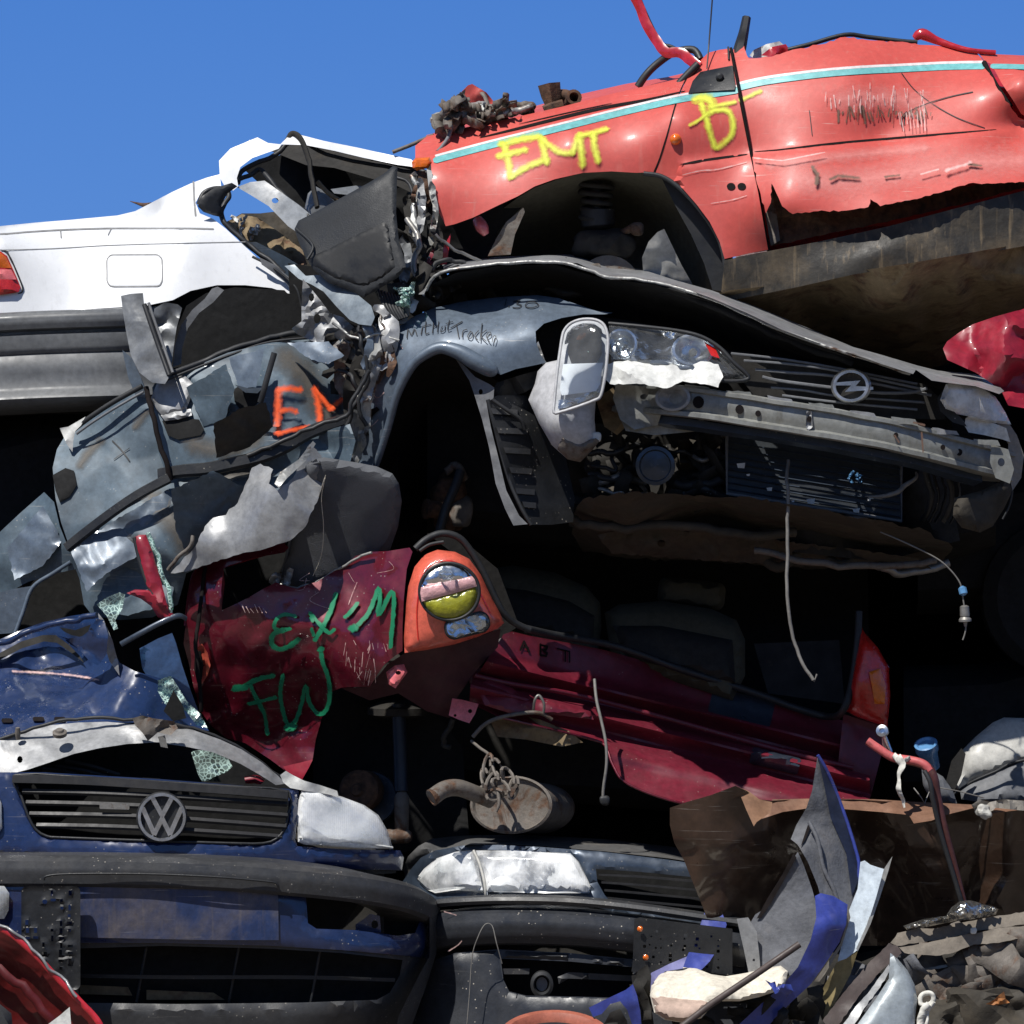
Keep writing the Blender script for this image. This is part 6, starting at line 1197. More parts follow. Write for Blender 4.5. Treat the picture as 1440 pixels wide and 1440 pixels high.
lump('cable_end', W(850, 1126, .1), (.03, .02, .03), M['rubber'], T, seed=2)
# exhaust silencer and chain
ex = lathe('silencer', W(720, 1132, .12), (-.30, -1, .12), [(.05, -.32), (.108, -.28), (.108, .0), (.120, .0), (.122, .010), (.114, .014), (.108, .004), (.06, -.002), (.001, -.004)], M['rustgrey'], T, 44, squash=(1, .68))
tube('tail_pipe', [(690, 1125, .06), (668, 1116, .02), (645, 1108, -.01), (625, 1110, -.03), (607, 1122, -.05)], .024, M['rustgrey'], ex, segs=16)
lathe('tail_pipe_mouth', W(608, 1121, -.05), (-.8, -.35, -.4), [(.02, -.02), (.0255, .004), (.021, .004), (.02, -.016)], M['rust'], ex, 20)
rp = random.Random(3)
ch = []
for (x, y, rx, ry, rot, d) in ((686, 1078, 6, 18, 10, .0), (700, 1082, 6, 16, -20, -.01), (692, 1100, 7, 15, 25, -.02), (704, 1106, 15, 8, 40, -.03), (696, 1118, 12, 8, -10, -.03), (714, 1092, 14, 7, 60, -.02), (682, 1094, 5, 14, -8, -.0), (722, 1108, 6, 16, 15, -.02)):
    P = [W(a, b, d + .012 * math.sin(i)) for i, (a, b) in enumerate(circ(x, y, rx, ry, 12, rot))]; ch.append(tube_geo(P, .0048, 6, closed=True))
V_, F_ = merge_geo(ch); link('chain', V_, F_, M['rustgrey'], T)
tube('chain_tail', [(663, 1042, .12), (675, 1052, .08), (688, 1062, .03), (690, 1078, .0)], .0045, M['rustgrey'], T)
tube('chain_tail', [(700, 1112, -.03), (702, 1130, -.04), (698, 1142, -.04)], .005, M['rustgrey'], T, radii=[.006, .005, .003])
# load bay, seats
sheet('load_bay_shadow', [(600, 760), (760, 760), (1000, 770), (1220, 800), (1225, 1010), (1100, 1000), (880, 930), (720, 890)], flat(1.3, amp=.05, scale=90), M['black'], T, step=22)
def seat(o1, d): return sheet('seat_back', o1, flat(d - .08, gy=-.12, y0=850), M['seat'], T, bulge=.06, brad=26, thick=.12, step=10)
s1 = seat([(690, 800), (720, 795), (780, 805), (825, 825), (844, 848), (846, 880), (840, 925), (760, 910), (700, 880)], .75)
sheet('seat_insert', [(700, 826), (740, 830), (800, 845), (836, 866), (834, 905), (700, 880)], flat(.61, gy=-.12, y0=850), M['gloom'], s1, off=.0, bulge=.03, brad=16, thick=.02)
s2 = seat([(850, 862), (870, 850), (930, 845), (1000, 856), (1036, 872), (1048, 900), (1048, 950), (1030, 985), (860, 930)], .75)
sheet('seat_insert', [(862, 880), (930, 880), (1030, 900), (1034, 960), (880, 925)], flat(.61, gy=-.12, y0=850), M['gloom'], s2, off=.0, bulge=.03, brad=16, thick=.02)
sheet('seat_head_rest', rrect(925, 815, 1020, 855, 12, 4, 6), flat(.75), M['seat'], T, bulge=.05, brad=16, thick=.1)
sheet('parcel_trim', [(1060, 905), (1180, 900), (1188, 990), (1080, 975)], flat(.55), surf_mat('blue_grey_trim', (.006, .009, .012), rough=.8), T)
# right lamp and corner
Srl = Surf([(1205, 880, .40), (1230, 900, .34), (1250, 950, .34), (1250, 1020, .32), (1190, 1000, .36), (1215, 960, .31)])
rl = sheet('right_tail_lamp', [(1207, 872), (1216, 890), (1234, 910), (1250, 938), (1252, 980), (1248, 1022), (1232, 1018), (1204, 1008), (1190, 1000), (1198, 960), (1206, 915)], Srl, M['tailred'], T, bulge=.025, brad=14, thick=.03, step=6)
sheet('amber_segment', [(1222, 945), (1238, 940), (1246, 965), (1244, 990), (1230, 990), (1226, 965)], Srl, M['amber'], rl, off=.03, bulge=.006, brad=6, step=5)
sheet('right_rear_wing', [(1186, 1004), (1248, 1024), (1240, 1060), (1222, 1130), (1200, 1130), (1178, 1080)], flat(.42, amp=.02, scale=40), M['burg_in'], T, holes=[circ(1192, 1108, 5, 4, 8)])
body_mass('body_shell', T, [(x, yt, yb, .72, 2.0) for x, yt, yb in ((330, 880, 1080), (450, 880, 1090), (600, 920, 1100), (760, 960, 1130), (900, 980, 1140), (1050, 1010, 1150), (1210, 1030, 1150))], M['gloom'], 8)
T = thing('roof_rail_fragment', W(215, 880, .1), 'short crimson metal rail edged with black rubber sticking up on the left', 'metal scrap')
sheet('rail', [(188, 756), (196, 752), (205, 752), (214, 775), (224, 808), (232, 838), (236, 856), (220, 850), (205, 820), (195, 785)], flat(.02, gy=-.03, y0=750, amp=.004, scale=20), M['crimson'], T, bulge=.008, brad=6, thick=.012, step=5)
tube('rubber_edge', [(189, 756, .02), (197, 790, .01), (208, 822, .0), (222, 850, -.01)], .006, M['rubber'], T)
tube('glass_edge', [(208, 752, .02), (218, 775, .02), (230, 808, .01), (238, 838, .0), (240, 862, .0)], .007, M['crackle'], T, wob=.012)
T = tag(sheet('curved_window_frame', [(178, 834), (190, 829), (210, 830), (226, 838), (238, 852), (246, 868), (236, 874), (222, 868), (212, 852), (198, 842)], flat(.0, amp=.008, scale=30), M['crimson'], None, bulge=.012, brad=7, thick=.015, step=5), 'curved crimson window frame piece lying above the crumpled navy bonnet', 'metal scrap')
T = tag(sheet('windscreen_fragment', [(136, 850), (150, 840), (168, 833), (176, 836), (172, 856), (162, 872), (166, 884), (160, 886), (150, 866)], flat(.06, amp=.008, scale=20), M['crackle'], None, step=6), 'pale green shattered glass fragment beside the crumpled navy bonnet', 'glass fragment')
T = tag(sheet('steel_blue_panel', [(196, 912), (222, 898), (242, 890), (248, 905), (256, 935), (266, 965), (276, 992), (288, 1022), (270, 1018), (258, 1000), (236, 982), (212, 960), (200, 940)], flat(.10, gx=.02, amp=.016, scale=60), surf_mat('steel_blue_paint', (.06, .12, .26), metallic=.3, rough=.35, coat=.5, dirt=.3, dents=.3), None, step=8), 'smooth steel blue panel leaning against the left edge of the burgundy car', 'car panel')
T = tag(tube('dark_rubber_strip', [(170, 906, .0), (195, 892, -.01), (225, 876, -.01), (250, 866, .0), (262, 870, .02)], .008, M['slate'], None, flatten=.5), 'long dark rubber strip lying across the gap left of the burgundy car', 'rubber strip')
sheet_cavity = body_mass('dark_car_wreck', None, [(x, 640 + abs(x + 60) * .3, 1010, .75, 1.9) for x in range(-260, 300, 40)], M['black'], 9)  # wreck coloured near black as the deep shade below the saloon
tag(sheet_cavity, 'shade-black wreck deep in the shade below the white saloon', 'car wreck')

# ================================================================== navy saloon, bottom left
T = thing('navy_saloon_car', W(280, 1560, .8), 'navy blue car front with round letter badge and slatted grille at bottom left', 'car')
NV = T
Sbn = Surf([(-60, 905, .30), (0, 900, .28), (60, 875, .26), (130, 862, .2), (165, 930, .08), (245, 960, .08), (290, 1025, .06), (190, 1015, -.02), (100, 1018, -.05), (0, 1035, -.08), (-60, 1045, -.08), (60, 930, .26), (60, 980, .06), (120, 945, .14)], amp=.035, scale=85, seed=51, fine=.008)
sheet('bonnet', [(-160, 930), (-60, 905), (-20, 901), (0, 899), (30, 886), (60, 875), (100, 866), (138, 861), (146, 872), (152, 895), (160, 916), (168, 932), (190, 944), (212, 950), (240, 958), (256, 976), (268, 994), (284, 1012), (294, 1028), (270, 1024), (230, 1018), (190, 1016), (140, 1016), (100, 1019), (50, 1028), (0, 1037), (-60, 1047), (-160, 1060)], Sbn, M['navy_bonnet'], T, step=6)
tube('bonnet_front_fold', [(-60, 912, .20), (0, 905, .18), (30, 892, .16), (60, 882, .15), (100, 872, .13), (138, 864, .11)], .009, M['navy_bonnet'], T, wob=.008)
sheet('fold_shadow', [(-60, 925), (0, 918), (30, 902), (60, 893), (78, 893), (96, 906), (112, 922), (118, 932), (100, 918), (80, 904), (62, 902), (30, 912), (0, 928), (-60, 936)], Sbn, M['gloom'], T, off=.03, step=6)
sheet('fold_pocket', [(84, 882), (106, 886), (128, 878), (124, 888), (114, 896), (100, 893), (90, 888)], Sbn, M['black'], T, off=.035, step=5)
sheet('raised_fold', [(76, 892), (96, 898), (120, 894), (136, 870), (146, 872), (152, 892), (150, 920), (138, 936), (126, 930), (110, 912), (92, 898)], flat(.04, amp=.03, scale=24), M['navy_bonnet'], T, step=5)
sheet('bare_corner', [(138, 862), (146, 872), (158, 900), (166, 930), (168, 950), (154, 930), (146, 905), (140, 880)], flat(-.0, gx=.03, amp=.02, scale=16), M['silver_lt'], T, step=5)
ribbon('dust_streak', [([(18, 944), (60, 946), (105, 950), (138, 956)], 5)], Sbn, M['scrape_w'], T, off=.012)
for x in (2, 46, 76):
    sheet('bonnet_slot', rrect(x, 1008 + (x < 20) * 2, x + 16, 1014 + (x < 20) * 2, 2.5, 2), Sbn, M['seam'], T, off=.012, step=5)
sheet('screen_shards', [(222, 956), (240, 950), (248, 962), (262, 985), (282, 1004), (292, 1024), (276, 1020), (262, 1000), (246, 996), (232, 990), (222, 972)], flat(.0, amp=.03, scale=12), M['crackle'], T, step=5)
sheet('screen_void', [(244, 970), (256, 990), (262, 1010), (244, 1014), (230, 1000)], flat(-.02), M['black'], T, step=6)
# slam panel
Ssl = Surf([(-40, 1060, -.14), (0, 1050, -.14), (110, 1035, -.14), (190, 1030, -.14), (260, 1035, -.13), (340, 1062, -.10), (400, 1098, -.05), (190, 1050, -.17), (0, 1085, -.18), (250, 1015, -.06), (100, 1018, -.08)], amp=.022, scale=45, seed=61, fine=.006)
sheet('slam_panel', [(-60, 1052), (0, 1038), (30, 1028), (70, 1020), (110, 1016), (150, 1015), (186, 1018), (230, 1020), (270, 1026), (310, 1040), (340, 1054), (368, 1072), (390, 1090), (402, 1102), (388, 1104), (366, 1090), (338, 1074), (300, 1058), (262, 1050), (220, 1044), (180, 1046), (140, 1052), (104, 1060), (70, 1072), (40, 1082), (0, 1092), (-60, 1098)], Ssl, M['silver_lt'], T, step=6, holes=[circ(28, 1068, 4, 5, 8)])
tube('slam_edge', [(-40, 1044, -.10), (0, 1040, -.12), (60, 1020, -.12), (120, 1010, -.12), (186, 1012, -.12), (250, 1020, -.1), (300, 1034, -.08), (350, 1060, -.06), (398, 1096, -.03)], .005, M['rubber'], T, wob=.005)
sheet('bonnet_latch', [(186, 1010), (200, 1006), (215, 1010), (245, 1014), (250, 1024), (240, 1034), (222, 1030), (208, 1042), (200, 1030), (190, 1020)], flat(-.2, amp=.02, scale=12), M['rustgrey'], T, step=5, thick=.008)
sheet('latch_plate', [(222, 1036), (232, 1034), (236, 1052), (226, 1050)], flat(-.19), M['steel'], T, step=6)
lathe('bonnet_stop', W(84, 1031, -.17), (0, -.5, 1), [(.02, -.006), (.02, .004), (.013, .006), (.01, .012)], M['rustgrey'], T, 14)
lathe('bonnet_stop', W(25, 1030, -.14), (0, -.3, 1), [(.006, -.02), (.008, .0), (.006, .014)], M['rustgrey'], T, 10)
sheet('engine_void', [(-40, 1085), (40, 1075), (110, 1050), (190, 1040), (270, 1042), (340, 1065), (420, 1110), (400, 1120), (0, 1110)], flat(.12), M['black'], T, step=14)
for o_ in ((78, 1078, 150, 1092), (92, 1070, 168, 1090), (60, 1082, 110, 1090)):
    tube('wiper_linkage', [(o_[0], o_[1], -.04), ((o_[0] + o_[2]) / 2, (o_[1] + o_[3]) / 2 - 2, -.05), (o_[2], o_[3], -.05)], .006, M['plastic'], T, flatten=.5)
sheet('glass_fragment', [(269, 1058), (276, 1055), (300, 1056), (318, 1062), (327, 1078), (318, 1086), (300, 1093), (286, 1102), (278, 1088)], flat(-.10, gx=.03, amp=.004, scale=20), M['crackle'], T, step=7)
tube('arch_edge_rust', [(345, 1098, -.02), (360, 1096, -.02), (368, 1102, -.02)], .012, M['crimson'], T)
# front panel round the grille
Sfp = Surf([(-120, 1150, -.20), (0, 1150, -.235), (228, 1100, -.22), (228, 1200, -.26), (410, 1150, -.20), (560, 1210, .0), (420, 1200, -.20), (500, 1205, -.12), (20, 1100, -.22), (400, 1110, -.19)])
gh = [(21, 1090), (100, 1092), (230, 1100), (340, 1107), (406, 1113), (405, 1145), (400, 1166), (388, 1180), (370, 1186), (330, 1186), (200, 1182), (90, 1178), (66, 1176), (50, 1166), (40, 1148), (30, 1120)]
fp = sheet('front_panel', [(-160, 1086), (0, 1086), (60, 1086), (230, 1096), (380, 1108), (420, 1110), (418, 1150), (415, 1180), (418, 1190), (480, 1194), (563, 1196), (568, 1206), (565, 1224), (480, 1222), (300, 1214), (120, 1206), (0, 1203), (-160, 1203)], Sfp, M['navy'], T, holes=[gh], step=7, lip=.012, liprad=7, thick=.006)
sheet('panel_underside', [(410, 1208), (562, 1216), (556, 1228), (480, 1232), (410, 1226)], Sfp, M['gloom'], T, off=-.02)
sheet('grille_back', [(10, 1082), (416, 1106), (412, 1192), (40, 1184)], flat(-.12), M['black'], T, step=22)
gr = sweep('grille_top_bar', [(18, 1096, -.235), (120, 1099, -.245), (230, 1106, -.25), (330, 1113, -.24), (404, 1119, -.215)], [(-.02, .012), (.006, .012), (.01, -.008), (-.02, -.012)], M['slat'], T)
for k, (xl, yl, ym, yr, xr) in enumerate(((32, 1113, 1120, 1131, 404), (37, 1129, 1135, 1147, 404), (42, 1145, 1150, 1163, 402), (52, 1161, 1166, 1177, 396))):
    sweep('grille_slat', [(xl, yl, -.225), ((xl + 228) / 2, (yl + ym) / 2 - 1, -.24), (228, ym, -.245), (320, (ym + yr) / 2, -.235), (xr, yr, -.205)], [(-.03, .006), (.004, .008), (.009, .0), (.003, -.007), (-.03, -.004)], M['slat'], T)
tube('grille_rim', [(a, b, Sfp(a, b) + .004) for a, b in gh], .004, M['plastic'], T, closed=True, n=2)
sheet('grille_label', rrect(140, 1130, 182, 1138, 1, 1, 1.5), flat(-.256), M['steel'], gr, thick=.002)
bd = lathe('round_letter_badge', W(228, 1149, -.262), (0, -1, .03), [(.058, -.02), (.068, 0), (.070, .010), (.066, .016), (.061, .014), (.059, .006), (.001, .006)], M['plastic'], T, 44)
lathe('badge_ring', W(228, 1149, -.274), (0, -1, .03), [(.057, 0), (.0665, .0), (.0655, .008), (.058, .008)], M['chrome2'], bd, 44, ring=True)
def stroke_plate(name, pts, wdt, d, mat, parent):
    parts = []
    for (a, b) in zip(pts[:-1], pts[1:]):
        a_, b_ = np.array(a, float), np.array(b, float); t = (b_ - a_) / np.linalg.norm(b_ - a_); n_ = np.array([-t[1], t[0]]) * wdt / 2
        q = [a_ + n_ - t * wdt * .2, b_ + n_ + t * wdt * .2, b_ - n_ + t * wdt * .2, a_ - n_ - t * wdt * .2]
        vs = [W(x, y, d) for x, y in q] + [W(x, y, d + .008) for x, y in q]
        parts.append((vs, [(0, 1, 2, 3), (4, 7, 6, 5), (0, 4, 5, 1), (1, 5, 6, 2), (2, 6, 7, 3), (3, 7, 4, 0)])); d -= .0006
    V, F = merge_geo(parts); o = link(name, V, F, mat, parent, False)
    bm = bmesh.new(); bm.from_mesh(o.data); bmesh.ops.recalc_face_normals(bm, faces=bm.faces); bm.to_mesh(o.data); bm.free(); return o
stroke_plate('badge_letter', [(215, 1123), (228, 1147), (241, 1123)], 6.5, -.277, M['chrome2'], bd)
stroke_plate('badge_letter', [(201, 1137), (217, 1173), (228, 1151), (239, 1173), (255, 1137)], 6.5, -.277, M['chrome2'], bd)
# headlamp
Shl = Surf([(420, 1115, -.17), (420, 1185, -.19), (520, 1140, -.05), (552, 1192, -.02), (480, 1190, -.14), (470, 1120, -.12)])
ho = [(424, 1112), (445, 1113), (480, 1120), (512, 1132), (532, 1146), (545, 1168), (553, 1194), (520, 1194), (470, 1191), (430, 1188), (419, 1184), (418, 1150), (420, 1125)]
hlv = sheet('headlamp_reflector', [(a + (480 - a) * .05, b + (1155 - b) * .05) for a, b in ho], Surf([(420, 1115, -.11), (420, 1185, -.13), (520, 1140, .0), (552, 1192, .03), (480, 1190, -.08), (475, 1150, -.04), (450, 1150, -.07)], amp=.012, scale=30), M['lampwhite'], T, step=5)
sheet('headlamp_glass', ho, Shl, M['lens_milky'], hlv, bulge=.022, brad=16, step=6)
tube('headlamp_lower_trim', [(420, 1178, -.20), (460, 1180, -.17), (510, 1186, -.1), (552, 1192, -.04)], .003, M['wplastic'], hlv)
sheet('white_lamp_bracket', [(394, 1090), (402, 1084), (412, 1090), (428, 1098), (450, 1104), (474, 1112), (476, 1120), (450, 1115), (428, 1112), (408, 1108), (398, 1100)], flat(-.18, gx=.05, x0=394, amp=.01, scale=16), M['wplastic'], T, step=5, thick=.008)
sheet('left_headlamp', [(-60, 1110), (-5, 1112), (2, 1130), (3, 1165), (-4, 1175), (-60, 1175)], Sfp, M['lens_frost'], T, off=.01, bulge=.01, brad=8)
# bumper
bp = [(-160, 1226, -.30), (0, 1226, -.34), (160, 1227, -.36), (300, 1231, -.355), (420, 1240, -.33), (510, 1250, -.27), (570, 1262, -.18), (602, 1276, -.06), (612, 1290, .1)]
sweep('bumper_top', bp, [(-.12, .046), (-.01, .042), (.012, .03), (.018, .005), (.014, -.03), (.002, -.04), (-.12, -.042)], M['bumper'], T, sub=3)
Sbf = Surf([(-160, 1290, -.31), (0, 1290, -.34), (200, 1290, -.35), (400, 1300, -.325), (510, 1310, -.265), (570, 1320, -.17), (600, 1330, -.05), (611, 1335, .1), (200, 1400, -.33), (400, 1400, -.31), (560, 1400, -.17)])
fog = [(430, 1256), (470, 1258), (540, 1266), (588, 1276), (592, 1290), (584, 1312), (560, 1316), (500, 1308), (445, 1306), (433, 1298)]
bf = sheet('bumper_face', [(-160, 1244), (0, 1242), (160, 1243), (300, 1248), (420, 1258), (510, 1266), (572, 1278), (604, 1292), (613, 1306), (610, 1340), (604, 1348), (570, 1344), (480, 1336), (380, 1330), (230, 1326), (100, 1326), (0, 1328), (-160, 1330)], Sbf, M['navy'], T, holes=[fog], step=8, thick=.006, lip=.006, liprad=5)
sheet('plate_recess', [(112, 1246), (200, 1246), (300, 1250), (391, 1256), (392, 1322), (300, 1322), (200, 1320), (110, 1318)], Sbf, M['navy_dusty'], bf, off=.006, step=9)
tube('recess_edge', [(62, 1238, -.385), (66, 1232, -.387), (100, 1229, -.39), (200, 1229, -.39), (300, 1233, -.388), (370, 1239, -.37), (388, 1242, -.365), (392, 1250, -.36)], .003, M['plastic'], T)
sheet('fog_recess', [(420, 1250), (600, 1270), (600, 1325), (430, 1312)], flat(-.12, gx=.06, x0=430), M['black'], T, step=14)
sheet('fog_bracket', [(500, 1300), (512, 1292), (520, 1285), (534, 1288), (536, 1312), (500, 1308)], flat(-.19), M['navy'], T, holes=[circ(527, 1300, 5, 6, 10)], step=5)
sheet('left_fog_lamp', [(-60, 1244), (6, 1246), (13, 1256), (12, 1280), (6, 1292), (-60, 1294)], Sbf, M['lens_frost'], T, off=.012, bulge=.01, brad=8)
go = [(105, 1334), (230, 1330), (380, 1334), (480, 1340), (566, 1350), (562, 1372), (548, 1396), (530, 1406), (420, 1410), (250, 1412), (112, 1410)]
sheet('lower_bumper', [(-160, 1330), (0, 1328), (100, 1326), (230, 1326), (380, 1330), (480, 1336), (570, 1344), (604, 1348), (606, 1362), (590, 1400), (572, 1440), (560, 1500), (-160, 1500)], Sbf, M['bumper'], T, off=-.006, holes=[go], step=11, lip=.012, liprad=8)
sheet('lower_grille_back', [(90, 1320), (580, 1340), (560, 1420), (90, 1425)], flat(-.22, gx=.02, x0=100), M['black'], T, step=30)
for p in ([(105, 1372, -.27), (250, 1374, -.28), (420, 1374, -.26), (555, 1378, -.17)],): sweep('lower_grille_bar', p, [(-.01, .004), (.004, .005), (.004, -.005), (-.01, -.004)], M['plastic'], T)
for x in (200, 330, 445): tube('lower_grille_post', [(x + 6, 1332, -.25), (x - 8, 1410, -.25)], .004, M['plastic'], T, curve=False)
sheet('lower_duct', [(112, 1385), (180, 1388), (186, 1400), (112, 1398)], flat(-.235), M['underbody'], T); sheet('lower_duct', [(206, 1392), (300, 1396), (316, 1406), (206, 1406)], flat(-.235), M['underbody'], T)
sheet('bumper_corner', [(604, 1290), (613, 1292), (614, 1340), (600, 1385), (580, 1440), (566, 1500), (548, 1500), (560, 1430), (590, 1370), (604, 1345)], Surf([(604, 1290, -.08), (614, 1340, .0), (566, 1500, -.15), (600, 1385, -.09)]), M['bumper'], T, off=.012, step=8)
body_mass('body_shell', T, [(x, yt, 1500, -.1, 1.6) for x, yt in ((-260, 1110), (0, 1110), (200, 1110), (400, 1120), (540, 1200))], M['gloom'], 10)
for x in (-150, 470): lathe('tyre', W(x, 1500, .5), (1, 0, 0), [(.12, -.08), (.26, -.09), (.28, -.06), (.28, .06), (.26, .09), (.12, .08)], M['rubber'], T, 32)
# number plate holder
holes = [circ(63, 1268, 3.5, 3.5, 8)]; rp = random.Random(12); grid = []
for gy_ in range(12):
    for gx_ in range(6):
        if rp.random() < .55 and not (gx_ < 3 and gy_ < 3):
            x = 38 + gx_ * 12 + rp.uniform(-1, 1); y = 1256 + gy_ * 10.5 + rp.uniform(-1, 1); w_, h_ = (rp.choice([(2.2, 3.6), (3.6, 1.8), (1.6, 4), (2, 2)])); holes.append([(x - w_, y - h_), (x + w_, y - h_), (x + w_, y + h_), (x - w_, y + h_)])
T = tag(sheet('number_plate_holder', rrect(30, 1246, 113, 1392, 8), flat(-.40, gy=-.01, y0=1250), M['plastic'], None, holes=holes, step=5, thick=.006, lip=-.004, liprad=3), 'black perforated plastic plate holder hanging upright on the navy bumper', 'plate holder')
# ================================================================== slate saloon, bottom centre
T = thing('slate_saloon_car', W(800, 1560, 1.0), 'dark slate car front with long wide headlamp and dusty black bumper at bottom centre', 'car')
Sbt = Surf([(570, 1210, .34), (600, 1185, .26), (660, 1182, .19), (940, 1208, .15), (1020, 1225, .14), (660, 1174, .5), (800, 1174, .5), (940, 1190, .5), (1020, 1208, .5), (600, 1178, .42), (570, 1240, .36), (584, 1236, .31), (596, 1216, .28), (630, 1196, .22), (566, 1222, .38)], amp=.003, scale=40)
sheet('bonnet_edge', [(566, 1222), (574, 1204), (588, 1190), (606, 1180), (640, 1175), (700, 1174), (760, 1175), (850, 1180), (940, 1190), (1040, 1206), (1040, 1222), (1000, 1216), (940, 1207), (850, 1197), (760, 1190), (700, 1187), (662, 1188), (630, 1194), (610, 1202), (596, 1216), (584, 1236), (572, 1240)], Sbt, surf_mat('lit_dusty_slate_bonnet', (.10, .10, .10), rough=.55, dirt=.55, dirtcol=(.19, .165, .13, 1), bump=.3), T, step=6, thick=.01)  # dust plus a lighter grey painted in for light on the edge
Sfr = Surf([(570, 1240, .26), (590, 1210, .18), (640, 1195, .08), (700, 1190, .05), (850, 1200, .0), (1020, 1225, -.02), (600, 1268, .12), (700, 1268, -.01), (850, 1275, -.05), (1020, 1300, -.07)])
hm = [(585, 1236), (596, 1222), (614, 1207), (640, 1198), (664, 1195), (720, 1195), (802, 1200), (814, 1212), (826, 1236), (832, 1250), (828, 1256), (760, 1256), (683, 1254), (640, 1252), (612, 1256), (598, 1250)]
gm = [(838, 1222), (900, 1226), (1040, 1240), (1040, 1302), (950, 1292), (890, 1280), (862, 1272), (850, 1258), (840, 1240)]
sheet('front_panel', [(562, 1262), (566, 1240), (578, 1222), (592, 1206), (612, 1196), (650, 1189), (700, 1188), (760, 1191), (850, 1198), (940, 1209), (1040, 1224), (1040, 1312), (960, 1302), (880, 1288), (840, 1276), (780, 1270), (700, 1268), (640, 1270), (600, 1276)], Sfr, M['slate'], T, holes=[hm, gm], lip=.006, liprad=5, step=7, thick=.006)
lr = sheet('headlamp_reflector', hm, Surf([(585, 1236, .24), (664, 1195, .14), (802, 1200, .08), (832, 1250, .07), (683, 1254, .08), (740, 1225, .11), (625, 1230, .18)], amp=.008, scale=34), M['lampwhite'], T, step=6)
sheet('turn_signal_glass', [(587, 1236), (597, 1223), (615, 1208), (640, 1199), (665, 1196), (672, 1214), (679, 1252), (640, 1250), (612, 1254), (600, 1248)], Sfr, M['lens_milky'], lr, off=.02, bulge=.016, brad=12, step=7)
sheet('headlamp_glass', [(669, 1196), (720, 1196), (801, 1201), (813, 1213), (825, 1237), (830, 1250), (827, 1254), (760, 1254), (685, 1253), (680, 1225)], Sfr, M['lens_milky'], lr, off=.02, bulge=.018, brad=12, step=7)
sheet('signal_white_backing', [(590, 1236), (599, 1225), (616, 1211), (640, 1203), (662, 1200), (668, 1216), (674, 1248), (640, 1247), (612, 1250), (602, 1246)], Sfr, M['lampwhite'], lr, off=.004, bulge=.008, brad=12, step=7)  # white backing added close behind the lens to brighten it
tube('lamp_divider', [(666, 1196, .03), (674, 1214, .01), (681, 1240, -.01), (683, 1258, -.01), (684, 1264, -.0)], .004, M['cream'], lr)
sheet('grille_back', gm, flat(.06), M['black'], T, step=18)
for k in range(5):
    y = 1230 + k * 11; sweep('grille_slat', [(842 + k * 4, y, -.0), (900, y + 3 + k * .6, -.02), (970, y + 9 + k * .8, -.03), (1040, y + 15 + k, -.03)], [(-.02, .002), (.002, .0035), (.002, -.0025), (-.02, -.003)], M['slat'], T)
bpr = [(560, 1305, .22), (584, 1298, .10), (620, 1292, .0), (700, 1288, -.07), (800, 1290, -.10), (900, 1300, -.12), (1050, 1322, -.13)]
sweep('bumper_strip', offset_path(bpr, 0, -20), [(-.04, .016), (.006, .014), (.012, .004), (.004, -.006), (-.04, -.008)], M['bumper'], T)
sweep('bumper_beam', offset_path(bpr, 0, 16), [(-.1, .052), (-.01, .05), (.012, .04), (.02, .01), (.014, -.02), (-.002, -.045), (-.02, -.052), (-.1, -.052)], M['dustbumper'], T, sub=3)
Slb = Surf([(580, 1380, .10), (620, 1350, -.0), (700, 1345, -.05), (800, 1350, -.09), (1000, 1380, -.11), (620, 1440, -.03), (700, 1440, -.08), (800, 1440, -.12), (1000, 1460, -.14)])
ih = [(704, 1348), (800, 1352), (890, 1360), (890, 1404), (830, 1402), (740, 1400), (716, 1394), (708, 1378)]
sheet('lower_bumper', [(578, 1440), (584, 1400), (598, 1368), (612, 1350), (640, 1340), (700, 1335), (800, 1340), (900, 1350), (1050, 1372), (1050, 1520), (570, 1520)], Slb, M['dustbumper'], T, holes=[ih], lip=.012, liprad=8, step=10, thick=.01)
sheet('intake_back', [(696, 1340), (900, 1350), (900, 1412), (700, 1408)], flat(.06), M['black'], T, step=20)
sheet('intake_shelf', [(706, 1362), (745, 1362), (744, 1370), (706, 1370)], flat(-.04), M['bumper'], T, bulge=.006, brad=3, thick=.02); sheet('intake_shelf', [(784, 1374), (800, 1367), (892, 1372), (892, 1380), (800, 1376), (786, 1384)], flat(-.06), M['bumper'], T, bulge=.006, brad=3, thick=.02)
lathe('tow_eye', W(762, 1384, -.07), (0, -1, 0), [(.026, -.02), (.032, -.016), (.032, .01), (.024, .014), (.020, .004), (.02, -.02)], M['rubber'], T, 28, squash=(1, 1.15))
sheet('tow_eye_cap', circ(762, 1384, 8, 10), flat(-.06), M['liner'], T, step=5)
tube('loose_wire', [(655, 1460, -.12), (660, 1400, -.12), (664, 1345, -.12), (672, 1318, -.13), (682, 1300, -.13), (692, 1302, -.13), (698, 1325, -.14), (706, 1355, -.13)], .0016, M['cable'], T, segs=5)
ribbon('scuff_arc', [([(625, 1282), (648, 1290), (656, 1304), (648, 1325), (630, 1338)], 2.5)], flat(-.04), M['scrape_w'], T, off=.0)
rp = random.Random(22); hl_ = []
for i in range(60):
    x, y = rp.uniform(902, 1020), rp.uniform(1305, 1352); x0_ = min(x, 1010); y += (x0_ - 900) * .1; s_ = rp.uniform(.8, 2.4)
    if any(abs(x0_ - h[0][0]) < 6 and abs(y - h[0][1]) < 6 for h in hl_): continue
    hl_.append([(x0_ - s_, y - s_), (x0_ + s_, y - s_), (x0_ + s_, y + s_), (x0_ - s_, y + s_)])
